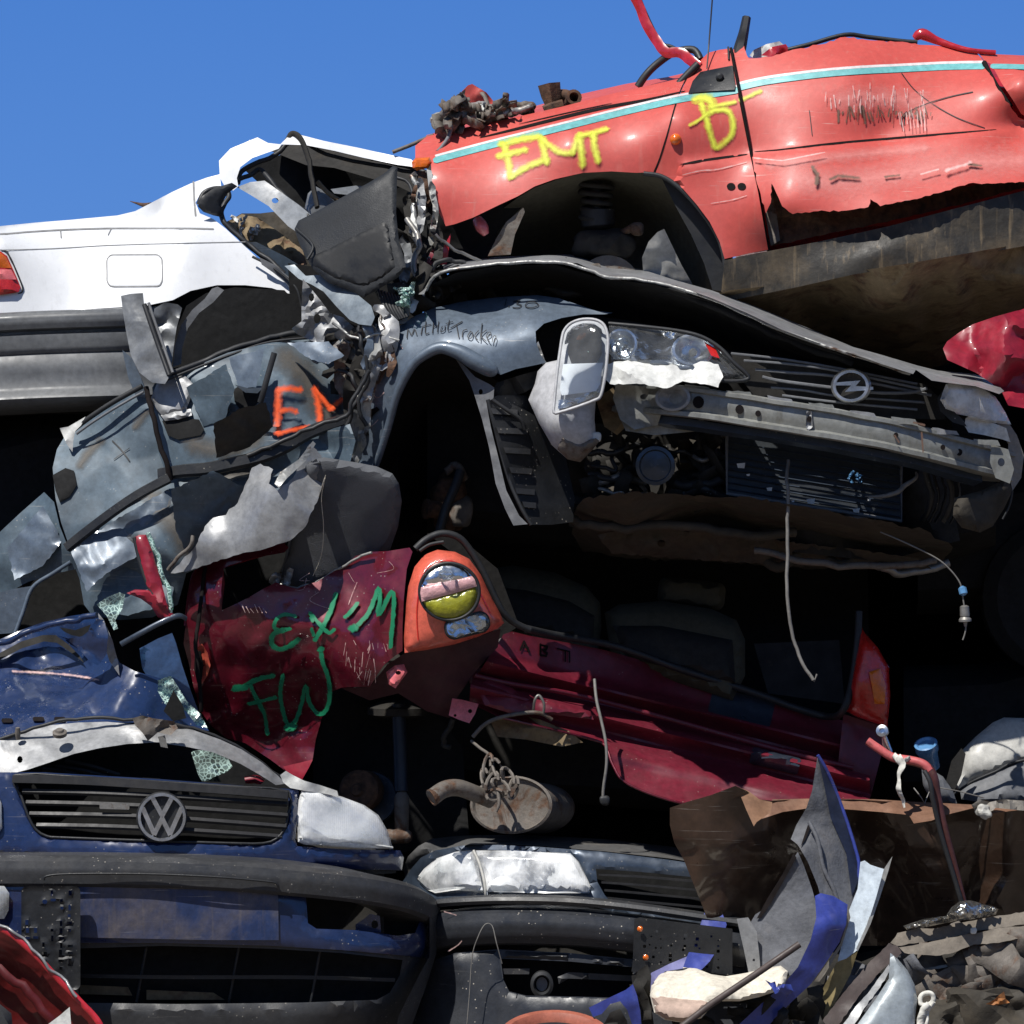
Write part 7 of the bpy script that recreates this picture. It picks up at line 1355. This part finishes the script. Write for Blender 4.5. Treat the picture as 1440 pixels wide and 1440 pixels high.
ph = sheet('plate_holder', [(892, 1292), (900, 1290), (1030, 1306), (1030, 1372), (896, 1354), (890, 1348)], flat(-.175), M['plastic'], T, holes=hl_[:34], step=5, thick=.008)
sheet('plate_holder_foot', [(890, 1350), (1030, 1374), (1030, 1392), (905, 1372), (888, 1366)], flat(-.18), M['plastic'], ph, step=7)
for x, y in ((900, 1306), (908, 1346)): lathe('reflector_stud', W(x, y, -.185), (0, -1, 0), [(.006, 0), (.008, .004), (.003, .008)], M['amber'], ph, 10)
body_mass('body_shell', T, [(x, yt, 1500, .15, 1.7) for x, yt in ((600, 1280), (700, 1262), (850, 1262), (1000, 1310), (1150, 1330), (1240, 1360))], M['gloom'], 11)
for x in (640, 1150): lathe('tyre', W(x, 1505, .7), (1, 0, 0), [(.12, -.08), (.26, -.09), (.28, -.06), (.28, .06), (.26, .09), (.12, .08)], M['rubber'], T, 32)
# ================================================================== scrap heap, bottom right
Sbr = Surf([(942, 1135, -.18), (1035, 1105, -.17), (1070, 1122, -.10), (1200, 1130, -.02), (1440, 1140, .03), (1560, 1140, .05), (950, 1190, -.16), (985, 1265, -.12), (1010, 1290, -.11), (1150, 1300, .14), (1440, 1320, .22), (1300, 1200, .06), (1040, 1190, -.12), (1150, 1200, .02)], amp=.085, scale=70, seed=74, fine=.010)
T = thing('brown_car_panel', W(1200, 1310, .2), 'large crumpled dark brown metal panel with folded top edge at lower right', 'car panel')
sheet('panel', [(942, 1136), (965, 1128), (1000, 1118), (1034, 1105), (1050, 1112), (1066, 1124), (1086, 1126), (1120, 1124), (1200, 1124), (1300, 1130), (1366, 1134), (1384, 1124), (1400, 1130), (1440, 1124), (1580, 1130), (1580, 1350), (1440, 1340), (1300, 1330), (1200, 1330), (1100, 1310), (1030, 1310), (1000, 1308), (990, 1280), (976, 1245), (962, 1210), (948, 1185), (942, 1160)], Sbr, M['brown'], T, step=8)
Sfo = Surf([(1064, 1124, -.12), (1200, 1124, -.04), (1380, 1130, .0), (1064, 1160, -.17), (1200, 1142, -.09), (1380, 1142, -.05), (1560, 1130, .02), (1560, 1145, -.03)], amp=.02, scale=30, seed=3)
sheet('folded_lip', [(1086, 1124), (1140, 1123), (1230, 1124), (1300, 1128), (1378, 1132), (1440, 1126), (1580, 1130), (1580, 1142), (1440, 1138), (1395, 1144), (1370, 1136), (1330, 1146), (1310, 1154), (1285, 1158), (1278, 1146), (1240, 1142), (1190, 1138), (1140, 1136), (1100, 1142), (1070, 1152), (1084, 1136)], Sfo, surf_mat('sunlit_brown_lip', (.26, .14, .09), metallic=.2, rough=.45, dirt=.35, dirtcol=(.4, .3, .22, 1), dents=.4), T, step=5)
sheet('corner_fold', [(1036, 1106), (1052, 1112), (1068, 1124), (1086, 1128), (1084, 1142), (1064, 1156), (1060, 1162), (1050, 1140)], flat(-.20, gx=.06, gy=-.2, y0=1120, x0=1036, amp=.01, scale=20), surf_mat('sunlit_brown_fold', (.24, .13, .075), metallic=.1, rough=.5, dirt=.3), T, step=6)  # lighter brown puts the sunlight on this corner into the colour
sheet('crushed_tip', [(1366, 1132), (1378, 1124), (1392, 1128), (1410, 1124), (1440, 1126), (1440, 1140), (1400, 1136), (1388, 1148), (1372, 1142)], flat(-.06, amp=.04, scale=14), M['grime'], T, step=5)
T = tag(lump('crumpled_white_lamp', W(1384, 1142, -.07), (.04, .04, .035), M['cream'], None, seed=21, rough=.5, freq=40), 'tiny cream plastic lump caught on the brown panel edge at the right', 'plastic scrap')
# inner wing piece
Sin = Surf([(1150, 1062, -.12), (1178, 1110, -.08), (1205, 1200, -.10), (1195, 1275, -.18), (1135, 1210, -.20), (1112, 1182, -.16), (1140, 1120, -.14), (1120, 1200, -.22), (1150, 1310, -.26), (1055, 1370, -.22), (1038, 1290, -.16), (1085, 1250, -.20), (1165, 1200, -.16)], amp=.018, scale=55, seed=73, fine=.004)
T = thing('inner_wing_panel', W(1120, 1380, -.2), 'tall pointed grey inner wing panel with blue edge standing in the scrap', 'car panel')
sheet('upper_blade', [(1150, 1062), (1160, 1078), (1170, 1096), (1180, 1120), (1192, 1160), (1202, 1192), (1209, 1220), (1206, 1248), (1196, 1280), (1180, 1286), (1158, 1276), (1150, 1246), (1136, 1212), (1122, 1188), (1112, 1180), (1120, 1160), (1134, 1136), (1142, 1112), (1146, 1086)], Sin, M['undercoat'], T, step=6)
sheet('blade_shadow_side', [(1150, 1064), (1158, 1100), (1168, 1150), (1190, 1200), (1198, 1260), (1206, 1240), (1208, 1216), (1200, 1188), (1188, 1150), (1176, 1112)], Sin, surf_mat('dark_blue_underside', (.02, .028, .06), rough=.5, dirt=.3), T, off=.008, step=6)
tube('blade_edge', [(1150, 1062, -.13), (1162, 1082, -.12), (1176, 1114, -.10), (1190, 1152, -.1), (1202, 1190, -.11), (1208, 1216, -.12), (1206, 1245, -.13)], .005, M['cobalt'], T)
tube('pressed_rib', [(1138, 1156, -.17), (1150, 1182, -.19), (1158, 1220, -.20), (1172, 1250, -.20), (1182, 1280, -.2)], .006, M['undercoat'], T)
sheet('fold_slot', [(1136, 1160), (1140, 1163), (1132, 1182), (1126, 1190)], Sin, M['seam'], T, off=.01, step=5)
sheet('lower_blade', [(1122, 1198), (1130, 1216), (1142, 1250), (1150, 1280), (1154, 1310), (1146, 1340), (1130, 1362), (1110, 1372), (1080, 1374), (1056, 1372), (1048, 1335), (1038, 1294), (1054, 1300), (1062, 1286), (1072, 1280), (1080, 1262), (1098, 1236), (1112, 1212)], Sin, M['undercoat'], T, step=6)
sheet('side_flange', [(1036, 1292), (1052, 1290), (1064, 1310), (1068, 1345), (1070, 1374), (1054, 1374), (1046, 1335)], flat(-.24), M['silver_lt'], T, step=6, holes=[circ(1060, 1350, 2, 2, 6)])
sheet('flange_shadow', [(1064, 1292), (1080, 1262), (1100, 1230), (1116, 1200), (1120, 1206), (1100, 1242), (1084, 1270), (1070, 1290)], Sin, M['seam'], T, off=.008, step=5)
T = tag(sheet('cobalt_wing_strip', [(1146, 1260), (1154, 1256), (1172, 1260), (1192, 1272), (1190, 1300), (1180, 1326), (1160, 1356), (1140, 1384), (1110, 1412), (1078, 1445), (1060, 1480), (1010, 1480), (1040, 1440), (1070, 1412), (1100, 1386), (1122, 1360), (1140, 1322), (1148, 1290)],
     Surf([(1146, 1260, -.26), (1192, 1272, -.24), (1150, 1340, -.32), (1180, 1326, -.28), (1060, 1450, -.34), (1030, 1460, -.36), (1165, 1300, -.32)], amp=.012, scale=36, seed=5), M['cobalt'], None, step=6, thick=.004), 'scratched cobalt blue curved wing strip running down to the white foam lump', 'car panel')
T = tag(sheet('grey_wing_edge', [(1192, 1272), (1196, 1290), (1184, 1330), (1160, 1370), (1130, 1410), (1100, 1450), (1090, 1480), (1060, 1480), (1080, 1445), (1112, 1412), (1142, 1384), (1162, 1356), (1182, 1326), (1190, 1300)], flat(-.26, amp=.012, scale=30), M['grime'], None, step=7), 'dirty grey underside strip along the right of the cobalt blue wing piece', 'car panel')
T = thing('pale_metal_panel', W(1200, 1380, -.2), 'pale bluish scuffed metal plate with a pointed tip leaning in the scrap', 'metal sheet')
sheet('face', [(1210, 1212), (1216, 1210), (1224, 1216), (1236, 1220), (1243, 1222), (1232, 1262), (1220, 1300), (1206, 1336), (1190, 1348), (1178, 1352), (1186, 1318), (1194, 1280), (1206, 1250)], flat(-.16, gy=-.06, y0=1210, amp=.004, scale=30), M['paleblue'], T, step=7)
sheet('edge', [(1243, 1222), (1255, 1204), (1250, 1222), (1238, 1260), (1224, 1300), (1206, 1338), (1204, 1334), (1219, 1300), (1231, 1262)], flat(-.15, gx=.15, x0=1230, gy=-.06, y0=1210), M['cream'], T, step=6)
sheet('muddy_foot', [(1206, 1338), (1196, 1370), (1176, 1408), (1152, 1450), (1130, 1480), (1110, 1480), (1134, 1440), (1152, 1400), (1176, 1354), (1190, 1348)], flat(-.24, amp=.006, scale=30), surf_mat('ochre_mud', (.28, .22, .10), rough=.6, dirt=.5, dirtcol=(.14, .11, .06, 1)), T, step=7)
T = thing('white_foam_block', W(1000, 1440, -.35), 'dirty white moulded foam lump with two bulges lying on blue scraps', 'foam block')
Sfm = Surf([(915, 1390, -.34), (1108, 1370, -.34), (960, 1364, -.24), (1060, 1366, -.26), (960, 1430, -.42), (1040, 1405, -.4), (1000, 1385, -.38)])
sheet('foam', [(914, 1400), (916, 1386), (926, 1372), (940, 1362), (960, 1360), (980, 1362), (1000, 1370), (1020, 1373), (1050, 1368), (1078, 1361), (1098, 1358), (1108, 1366), (1104, 1384), (1092, 1394), (1068, 1402), (1040, 1408), (1014, 1408), (1000, 1416), (986, 1432), (958, 1438), (934, 1434), (920, 1424)], Sfm, M['foam'], T, bulge=.045, brad=22, thick=.08, step=5)
sheet('stained_front', [(916, 1402), (930, 1396), (960, 1400), (990, 1402), (1000, 1410), (985, 1431), (958, 1437), (936, 1433), (922, 1424)], Sfm, surf_mat('pinkish_stained_foam', (.5, .37, .3), rough=.8, dirt=.4, bump=.4), T, bulge=.05, brad=20, thick=.02, off=.012, step=5)
T = tag(tube('brown_rod', [(940, 1458, -.52), (1000, 1412, -.50), (1060, 1372, -.47), (1124, 1328, -.44)], .0095, M['rod'], None, segs=12, curve=False), 'long thin dark brown rod lying diagonally over the white foam lump', 'rod')
T = tag(sheet('frayed_blue_scrap', [(1076, 1378), (1084, 1382), (1090, 1380), (1092, 1388), (1100, 1384), (1112, 1384), (1116, 1394), (1106, 1402), (1098, 1394), (1090, 1398), (1086, 1390)], flat(-.46, amp=.02, scale=10), M['cobalt'], None, step=4), 'small frayed blue strip on the right end of the foam lump', 'metal scrap')
T = tag(sheet('blue_bent_scrap', [(828, 1417), (850, 1406), (880, 1392), (890, 1384), (896, 1400), (900, 1420), (902, 1440), (892, 1450), (882, 1420), (872, 1408), (858, 1412), (846, 1426), (834, 1430)], flat(-.34, amp=.015, scale=30), M['cobalt'], None, step=5), 'bright blue bent sheet scrap left of the white foam lump', 'metal scrap')
T = tag(sheet('blue_panel_strip', [(1000, 1262), (1010, 1270), (1022, 1300), (1012, 1330), (998, 1352), (984, 1366), (960, 1362), (966, 1345), (980, 1315), (990, 1285)], flat(-.14, gy=-.08, y0=1300, amp=.01, scale=40), M['cobalt'], None, step=6), 'dark cobalt strip standing behind the foam beside the brown panel', 'car panel')
T = tag(sheet('lavender_scrap', [(900, 1392), (916, 1368), (940, 1356), (966, 1345), (960, 1362), (935, 1366), (920, 1382), (912, 1400)], flat(-.26, amp=.01, scale=20), surf_mat('lavender_paint', (.2, .2, .42), rough=.5, dirt=.4), None, step=5), 'faded lavender blue scrap tucked behind the left of the foam lump', 'metal scrap')
T = tag(sheet('dark_folded_strip', [(888, 1372), (910, 1356), (916, 1372), (914, 1400), (918, 1430), (924, 1470), (896, 1470), (902, 1440), (900, 1410), (890, 1390)], flat(-.32, amp=.03, scale=26), M['gloom'], None, step=6), 'dark folded strip between the blue scrap and the foam lump', 'metal scrap')
T = tag(sheet('black_strip_scrap', [(846, 1446), (858, 1424), (872, 1418), (882, 1436), (886, 1470), (840, 1470)], flat(-.37, amp=.03, scale=20), M['gloom'], None, step=6), 'small black crumpled scrap under the bright blue bent sheet', 'metal scrap')
T = tag(sheet('dark_blue_wedge', [(1040, 1300), (1055, 1374), (1040, 1376), (1010, 1372), (1000, 1360), (1020, 1320)], flat(-.1), surf_mat('near_black_blue', (.01, .014, .03), rough=.5), None, step=7), 'near black wedge of metal behind the grey inner wing foot', 'metal scrap')
T = tag(shards('scrap_litter', [(900, 1400), (1150, 1400), (1170, 1480), (900, 1480)], 45, 26, flat(-.28), M['gloom'], None, seed=31, spread=.06), 'dark litter of torn metal strips under the foam lump', 'scrap', kind='stuff')
T = tag(shards('scrap_litter', [(1280, 1340), (1440, 1335), (1440, 1460), (1290, 1460)], 60, 44, flat(-.12), M['rustgrey'], None, seed=35, spread=.08), 'rust grey litter of torn strips filling the bottom right corner', 'scrap', kind='stuff')
T = tag(shards('scrap_litter', [(1150, 1400), (1250, 1340), (1290, 1345), (1280, 1460), (1150, 1460)], 34, 40, flat(-.16), M['undercoat'], None, seed=36, spread=.06), 'grey litter of torn strips behind the pale pointed fender piece', 'scrap', kind='stuff')
# bent tube with ribbon
T = thing('bent_pipe', W(1340, 1280, -.1), 'thin bent red and black pipe with a white ribbon tied to it, lower right', 'pipe')
tube('pipe', [(1221, 1043, -.05), (1236, 1054, -.06), (1256, 1066, -.07), (1280, 1070, -.08), (1300, 1076, -.09), (1312, 1092, -.10), (1318, 1120, -.10), (1328, 1165, -.10), (1342, 1215, -.09), (1356, 1268, -.08)], .01, surf_mat('dark_chipped_pipe', (.09, .03, .03), rough=.4, rust=.3, dirt=.35, dirtcol=(.05, .04, .035, 1)), T, radii=[.010, .010, .012, .013, .014, .014, .012, .011, .009, .007], segs=12)
tube('pink_red_section', [(1220, 1042, -.055), (1236, 1053, -.065), (1256, 1065, -.075), (1280, 1069, -.085), (1298, 1074, -.094), (1308, 1084, -.10)], .012, surf_mat('chipped_pink_red_paint', (.55, .12, .12), rough=.4, rust=.2, dirt=.3), T, segs=12)
tube('black_sleeve', [(1300, 1084, -.12), (1308, 1100, -.13), (1312, 1125, -.13), (1322, 1168, -.12), (1336, 1215, -.11), (1352, 1268, -.1)], .007, M['rubber'], T)
tube('white_ribbon', [(1262, 1062, -.1), (1270, 1074, -.11), (1264, 1092, -.11), (1262, 1108, -.11), (1268, 1122, -.1), (1272, 1138, -.1)], .010, M['cloth'], T, radii=[.012, .014, .007, .012, .010, .004], flatten=.3, wob=.01)
tube('white_ribbon', [(1256, 1062, -.09), (1270, 1070, -.1), (1284, 1066, -.1)], .009, M['cloth'], T, flatten=.4, wob=.01)
T = thing('chrome_fitting', W(1242, 1052, -.05), 'small chrome eyelet fitting above the bent red pipe', 'fitting')
lathe('eyelet', W(1241, 1028, -.05), (-.3, -1, .2), [(.008, -.01), (.017, -.008), (.017, .008), (.008, .01), (.007, .0)], M['chrome2'], T, 18)
tube('shank', [(1243, 1034, -.04), (1246, 1046, -.03), (1252, 1058, -.03)], .009, M['chrome2'], T, radii=[.007, .011, .008])
T = tag(tube('thin_wire', [(1285, 1108, .0), (1296, 1122, -.02), (1300, 1130, -.02), (1310, 1106, .0), (1345, 1112, .0), (1384, 1122, .02)], .0018, M['cable'], None, segs=5, curve=False), 'thin kinked grey wire above the edge of the brown panel', 'wire')
# grey housings on the right
Shs = Surf([(1338, 1096, .3), (1395, 1018, .34), (1440, 1008, .34), (1560, 1010, .4), (1440, 1110, .24), (1560, 1115, .3), (1360, 1060, .3)], amp=.02, scale=50, seed=2)
T = thing('plastic_housing', W(1430, 1130, .4), 'cream and grey plastic housing with a dark seam at the right edge', 'plastic housing')
sheet('upper_shell', [(1334, 1102), (1342, 1080), (1352, 1056), (1372, 1036), (1396, 1016), (1412, 1009), (1440, 1010), (1580, 1012), (1580, 1060), (1440, 1068), (1400, 1084), (1366, 1098), (1350, 1112)], Shs, M['cream'], T, bulge=.03, brad=18, thick=.03, step=7)
sheet('lower_shell', [(1350, 1112), (1366, 1100), (1400, 1086), (1440, 1070), (1580, 1062), (1580, 1130), (1440, 1128), (1380, 1128), (1352, 1124)], Shs, M['liner'], T, bulge=.02, brad=14, thick=.03, step=8)
tube('seam', [(1340, 1118, .24), (1366, 1100, .22), (1400, 1085, .2), (1440, 1069, .19), (1560, 1061, .2)], .004, M['rubber'], T)
sheet('dark_mouth', [(1330, 1100), (1338, 1070), (1352, 1052), (1358, 1060), (1352, 1090), (1342, 1112)], flat(.2), M['gloom'], T, step=6)
T = tag(lathe('blue_capped_canister', W(1304, 1055, .3), (-.3, -.6, 1), [(.026, -.06), (.028, -.01), (.034, .0), (.034, .024), (.028, .026), (.022, .02)], M['bluecap'], None, 22), 'small blue cap standing in the shade behind the bent pipe', 'cap')
T = tag(sheet('grey_pointed_cover', [(1296, 1082), (1306, 1080), (1326, 1092), (1340, 1112), (1346, 1130), (1310, 1128), (1298, 1104)], flat(.15, amp=.01, scale=30), M['liner'], None, bulge=.02, brad=12, step=6), 'grey curved cover just right of the bent pipe behind the brown panel', 'plastic scrap')
# crimson crumple at right edge
T = tag(sheet('crimson_crumpled_panel', [(1326, 490), (1332, 480), (1348, 468), (1368, 456), (1400, 445), (1440, 434), (1560, 420), (1560, 560), (1440, 574), (1418, 570), (1408, 552), (1396, 540), (1372, 524), (1350, 514), (1332, 506)],
   Surf([(1326, 490, .16), (1400, 445, .20), (1440, 434, .22), (1560, 420, .24), (1440, 574, .1), (1400, 540, .12), (1360, 510, .14), (1440, 500, .15), (1560, 560, .1)], amp=.10, scale=52, seed=83, fine=.02), M['crimson'], None, step=6), 'crimson crumpled wing poking out right of the ring badged grille', 'car panel')
# boards and strips, bottom right
def board(name, pts, d0, label, mat='wood', th=.02, amp=.012, gy=-.08, cat='board', step=6):
    y0 = min(p[1] for p in pts); return tag(sheet(name, pts, flat(d0, gy=gy, y0=y0, amp=amp, scale=30, seed=len(pts)), M[mat], None, step=step, thick=th, jag=.8), label, cat)
board('grey_board', [(1252, 1326), (1262, 1312), (1290, 1305), (1310, 1306), (1338, 1300), (1380, 1292), (1440, 1282), (1560, 1262), (1560, 1284), (1440, 1300), (1380, 1308), (1330, 1320), (1290, 1326), (1262, 1330)], -.10, 'upper weathered grey board lying at lower right under the foil')
board('grey_board', [(1264, 1332), (1290, 1328), (1340, 1318), (1372, 1312), (1400, 1306), (1440, 1302), (1560, 1290), (1560, 1312), (1440, 1318), (1404, 1326), (1370, 1328), (1340, 1340), (1316, 1344), (1288, 1342), (1272, 1340)], -.16, 'second ragged grey board just beneath the upper board at lower right')
board('thin_board', [(1278, 1364), (1310, 1360), (1340, 1354), (1362, 1348), (1364, 1351), (1340, 1359), (1310, 1364), (1280, 1367)], -.14, 'thin pale strip below the two ragged boards', 'steel', .006, .004)
board('diagonal_strip', [(1140, 1462), (1160, 1430), (1190, 1392), (1220, 1356), (1250, 1326), (1262, 1330), (1268, 1340), (1240, 1364), (1210, 1398), (1180, 1440), (1168, 1470)], -.2, 'long dark grey strip running diagonally up beside the ochre mud', 'rod', .008)
board('diagonal_strip', [(1165, 1470), (1200, 1420), (1230, 1384), (1250, 1356), (1252, 1364), (1238, 1388), (1215, 1418), (1190, 1460), (1180, 1480)], -.26, 'pale diagonal strip left of the pointed grey fender piece', 'silver_lt', .004)
board('diagonal_strip', [(1190, 1470), (1214, 1440), (1240, 1400), (1254, 1376), (1250, 1400), (1236, 1430), (1216, 1470)], -.28, 'short grey ribbed strip touching the pointed grey fender piece', 'grime', .004)
T = tag(sheet('grey_fender_piece', [(1252, 1340), (1262, 1348), (1276, 1364), (1286, 1384), (1290, 1404), (1286, 1440), (1282, 1490), (1180, 1490), (1206, 1440), (1232, 1404), (1250, 1376)], flat(-.32, gx=.02, gy=-.05, x0=1250, y0=1340, amp=.004, scale=60), surf_mat('smooth_pale_grey_paint', (.36, .40, .42), rough=.35, metallic=.2, coat=.3, dirt=.2, dirtcol=(.2, .22, .22, 1)), None, step=8, bulge=.02, brad=20), 'smooth pale grey pointed fender piece at the bottom right', 'car panel')
T = tag(sheet('foil_ball', [(1270, 1302), (1300, 1292), (1330, 1288), (1338, 1276), (1350, 1267), (1366, 1266), (1386, 1272), (1404, 1278), (1400, 1286), (1372, 1292), (1340, 1296), (1300, 1304), (1276, 1308)], flat(-.16, amp=.05, scale=14, fine=.02), M['foil'], None, step=3, bulge=.03, brad=10), 'crumpled shiny foil lying on the upper grey board', 'foil')
T = thing('knotted_cloth_strip', W(1300, 1460, -.3), 'white knotted cloth strip standing right of the pale grey fender piece', 'cloth')
tube('loop', [(a, b, -.34) for a, b in circ(1302, 1405, 8, 8, 10)], .007, M['cloth'], T, closed=True, wob=.008)
tube('tail', [(1304, 1412, -.35), (1300, 1424, -.36), (1294, 1440, -.36), (1290, 1462, -.36)], .010, M['cloth'], T, wob=.014, flatten=.5); tube('tail', [(1310, 1408, -.35), (1306, 1425, -.35), (1300, 1445, -.35)], .006, M['cloth'], T, wob=.01)
T = thing('black_junction_box', W(1415, 1362, .0), 'black box with a bright green label under the ragged boards', 'box')
sheet('box', [(1398, 1334), (1406, 1326), (1440, 1324), (1480, 1322), (1480, 1360), (1400, 1362)], flat(-.06), M['gloom'], T, bulge=.006, brad=3, thick=.06)
sheet('green_label', [(1396, 1320), (1404, 1317), (1413, 1318), (1410, 1326), (1408, 1334), (1402, 1332)], flat(-.12), M['greentag'], T, step=4)
T = tag(lump('white_clip', W(1384, 1362, -.1), (.045, .02, .028), M['cloth'], None, seed=3, rough=.3, freq=30), 'small dull white block hanging beneath the ragged boards', 'plastic scrap')
T = tag(lump('white_chip', W(1369, 1309, -.19), (.018, .014, .018), M['wplastic'], None, seed=5, rough=.3, freq=40), 'tiny white chip stuck on the lower ragged board', 'plastic scrap')
T = tag(lump('muddy_casting', W(1400, 1420, -.1), (.30, .3, .16), M['undertray'], None, seed=11, rough=.5, freq=10), 'large muddy brown casting in the bottom right corner', 'engine scrap')
T = tag(lump('muddy_casting', W(1330, 1440, -.18), (.14, .2, .12), M['undertray'], None, seed=12, rough=.5, freq=12), 'smaller muddy lump right of the knotted white cloth', 'engine scrap')
T = tag(sheet('orange_rust_flake', [(1386, 1412), (1398, 1406), (1404, 1400), (1412, 1394), (1414, 1404), (1420, 1410), (1402, 1414)], flat(-.36, amp=.02, scale=8), surf_mat('orange_rust', (.4, .16, .05), rough=.7), None, step=4), 'small orange rusty flake on the muddy casting', 'metal scrap')
T = tag(body_mass('dark_car_wreck', None, [(x, yt, 1520, .35, 1.7) for x, yt in ((1180, 1350), (1260, 1330), (1360, 1320), (1480, 1310), (1640, 1330), (1700, 1400))], M['gloom'], 13), 'dark wreck buried at the bottom right beneath the boards', 'car wreck')
# bottom left red scrap, terracotta ring
T = thing('red_bent_wing', W(40, 1480, -.5), 'red bent wing scrap with a pale torn rim at the bottom left corner', 'car panel')
Srs = Surf([(-60, 1300, -.50), (0, 1303, -.52), (60, 1350, -.54), (145, 1440, -.56), (-60, 1460, -.50), (40, 1420, -.47)], amp=.02, scale=60, seed=91)
sheet('inner_skin', [(-80, 1300), (0, 1302), (30, 1322), (60, 1350), (100, 1392), (130, 1425), (150, 1500), (-80, 1500)], Srs, surf_mat('dark_red_inner_paint', (.12, .008, .008), rough=.4, coat=.4, dirt=.3, dents=.4), T, step=9)
tube('red_edge', [(-60, 1302, -.53), (0, 1306, -.55), (40, 1334, -.57), (80, 1375, -.58), (112, 1408, -.59), (140, 1440, -.6), (150, 1480, -.6)], .009, M['red_deep'], T, flatten=.5)
tube('torn_rim', [(-60, 1298, -.54), (0, 1301, -.56), (32, 1322, -.57), (60, 1350, -.59), (85, 1374, -.59), (108, 1400, -.6)], .004, M['silver_lt'], T, wob=.01)
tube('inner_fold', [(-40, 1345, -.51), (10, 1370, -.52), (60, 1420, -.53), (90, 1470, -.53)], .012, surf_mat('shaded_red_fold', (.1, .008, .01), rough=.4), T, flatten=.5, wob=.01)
sheet('grey_flap', [(68, 1440), (84, 1428), (98, 1416), (100, 1440), (98, 1480), (70, 1480)], flat(-.6), M['wplastic'], T, step=6)
sheet('dark_shield', [(-60, 1410), (0, 1412), (16, 1425), (22, 1480), (-60, 1480)], flat(-.6), M['bumper'], T, bulge=.02, brad=12)
T = tag(lathe('terracotta_ring', W(780, 1462, -.42), (0, -.35, 1), [(.12, -.01), (.15, -.012), (.156, .0), (.15, .012), (.135, .012), (.125, .002)], M['terra'], None, 48, ring=True), 'terracotta coloured plastic ring lying at the very bottom centre', 'ring')
# ================================================================== wrecks deeper in the pile
def wreck(x0, x1, yt, yb, d0, d1, mat, label, seed):
    T = thing('crushed_car', W((x0 + x1) / 2, yb, (d0 + d1) / 2), label, 'car', 'crushed cars stacked deep in the pile')
    n = 9; secs = []
    for i in range(n):
        t = i / (n - 1); hump = math.sin(math.pi * min(1, max(0, (t - .15) / .7))) * .35
        secs.append((x0 + (x1 - x0) * t, yb - (yb - yt) * (.62 + hump) + 6 * math.sin(i * 3 + seed), yb, d0, d1))
    b = body_mass('body', T, secs, mat, seed, .05)
    for xx in (x0 + (x1 - x0) * .2, x0 + (x1 - x0) * .8):
        lathe('wheel', W(xx, yb - 20, d0 - .02), (0, -1, 0), [(.08, -.1), (.2, -.1), (.24, -.08), (.24, .0), (.2, .03), (.08, .02)], M['black'], T, 28)
    sheet('window', [(x0 + (x1 - x0) * .3, yb - (yb - yt) * .62), (x0 + (x1 - x0) * .38, yt + 30), (x0 + (x1 - x0) * .62, yt + 30), (x0 + (x1 - x0) * .7, yb - (yb - yt) * .62)], flat(d0 - .03), M['black'], T, step=40)
    return T
dk = M['black']  # near-black colour paints the deep shade between the cars
wreck(560, 1900, 470, 820, 1.95, 3.4, dk, 'shade-black crushed car far back between the red car and silver car', 3)
wreck(-500, 760, 520, 900, 2.0, 3.4, dk, 'shade-black crushed car far back behind the white saloon', 4)
wreck(500, 1900, 760, 1180, 2.05, 3.5, dk, 'shade-black crushed car behind the burgundy hatchback and its empty load bay', 5)
wreck(-500, 700, 860, 1260, 2.05, 3.5, dk, 'shade-black crushed car far back behind the crumpled navy bonnet', 6)
wreck(200, 1900, 1120, 1560, 2.0, 3.5, dk, 'shade-black crushed car at ground level far back behind the slate car', 7)
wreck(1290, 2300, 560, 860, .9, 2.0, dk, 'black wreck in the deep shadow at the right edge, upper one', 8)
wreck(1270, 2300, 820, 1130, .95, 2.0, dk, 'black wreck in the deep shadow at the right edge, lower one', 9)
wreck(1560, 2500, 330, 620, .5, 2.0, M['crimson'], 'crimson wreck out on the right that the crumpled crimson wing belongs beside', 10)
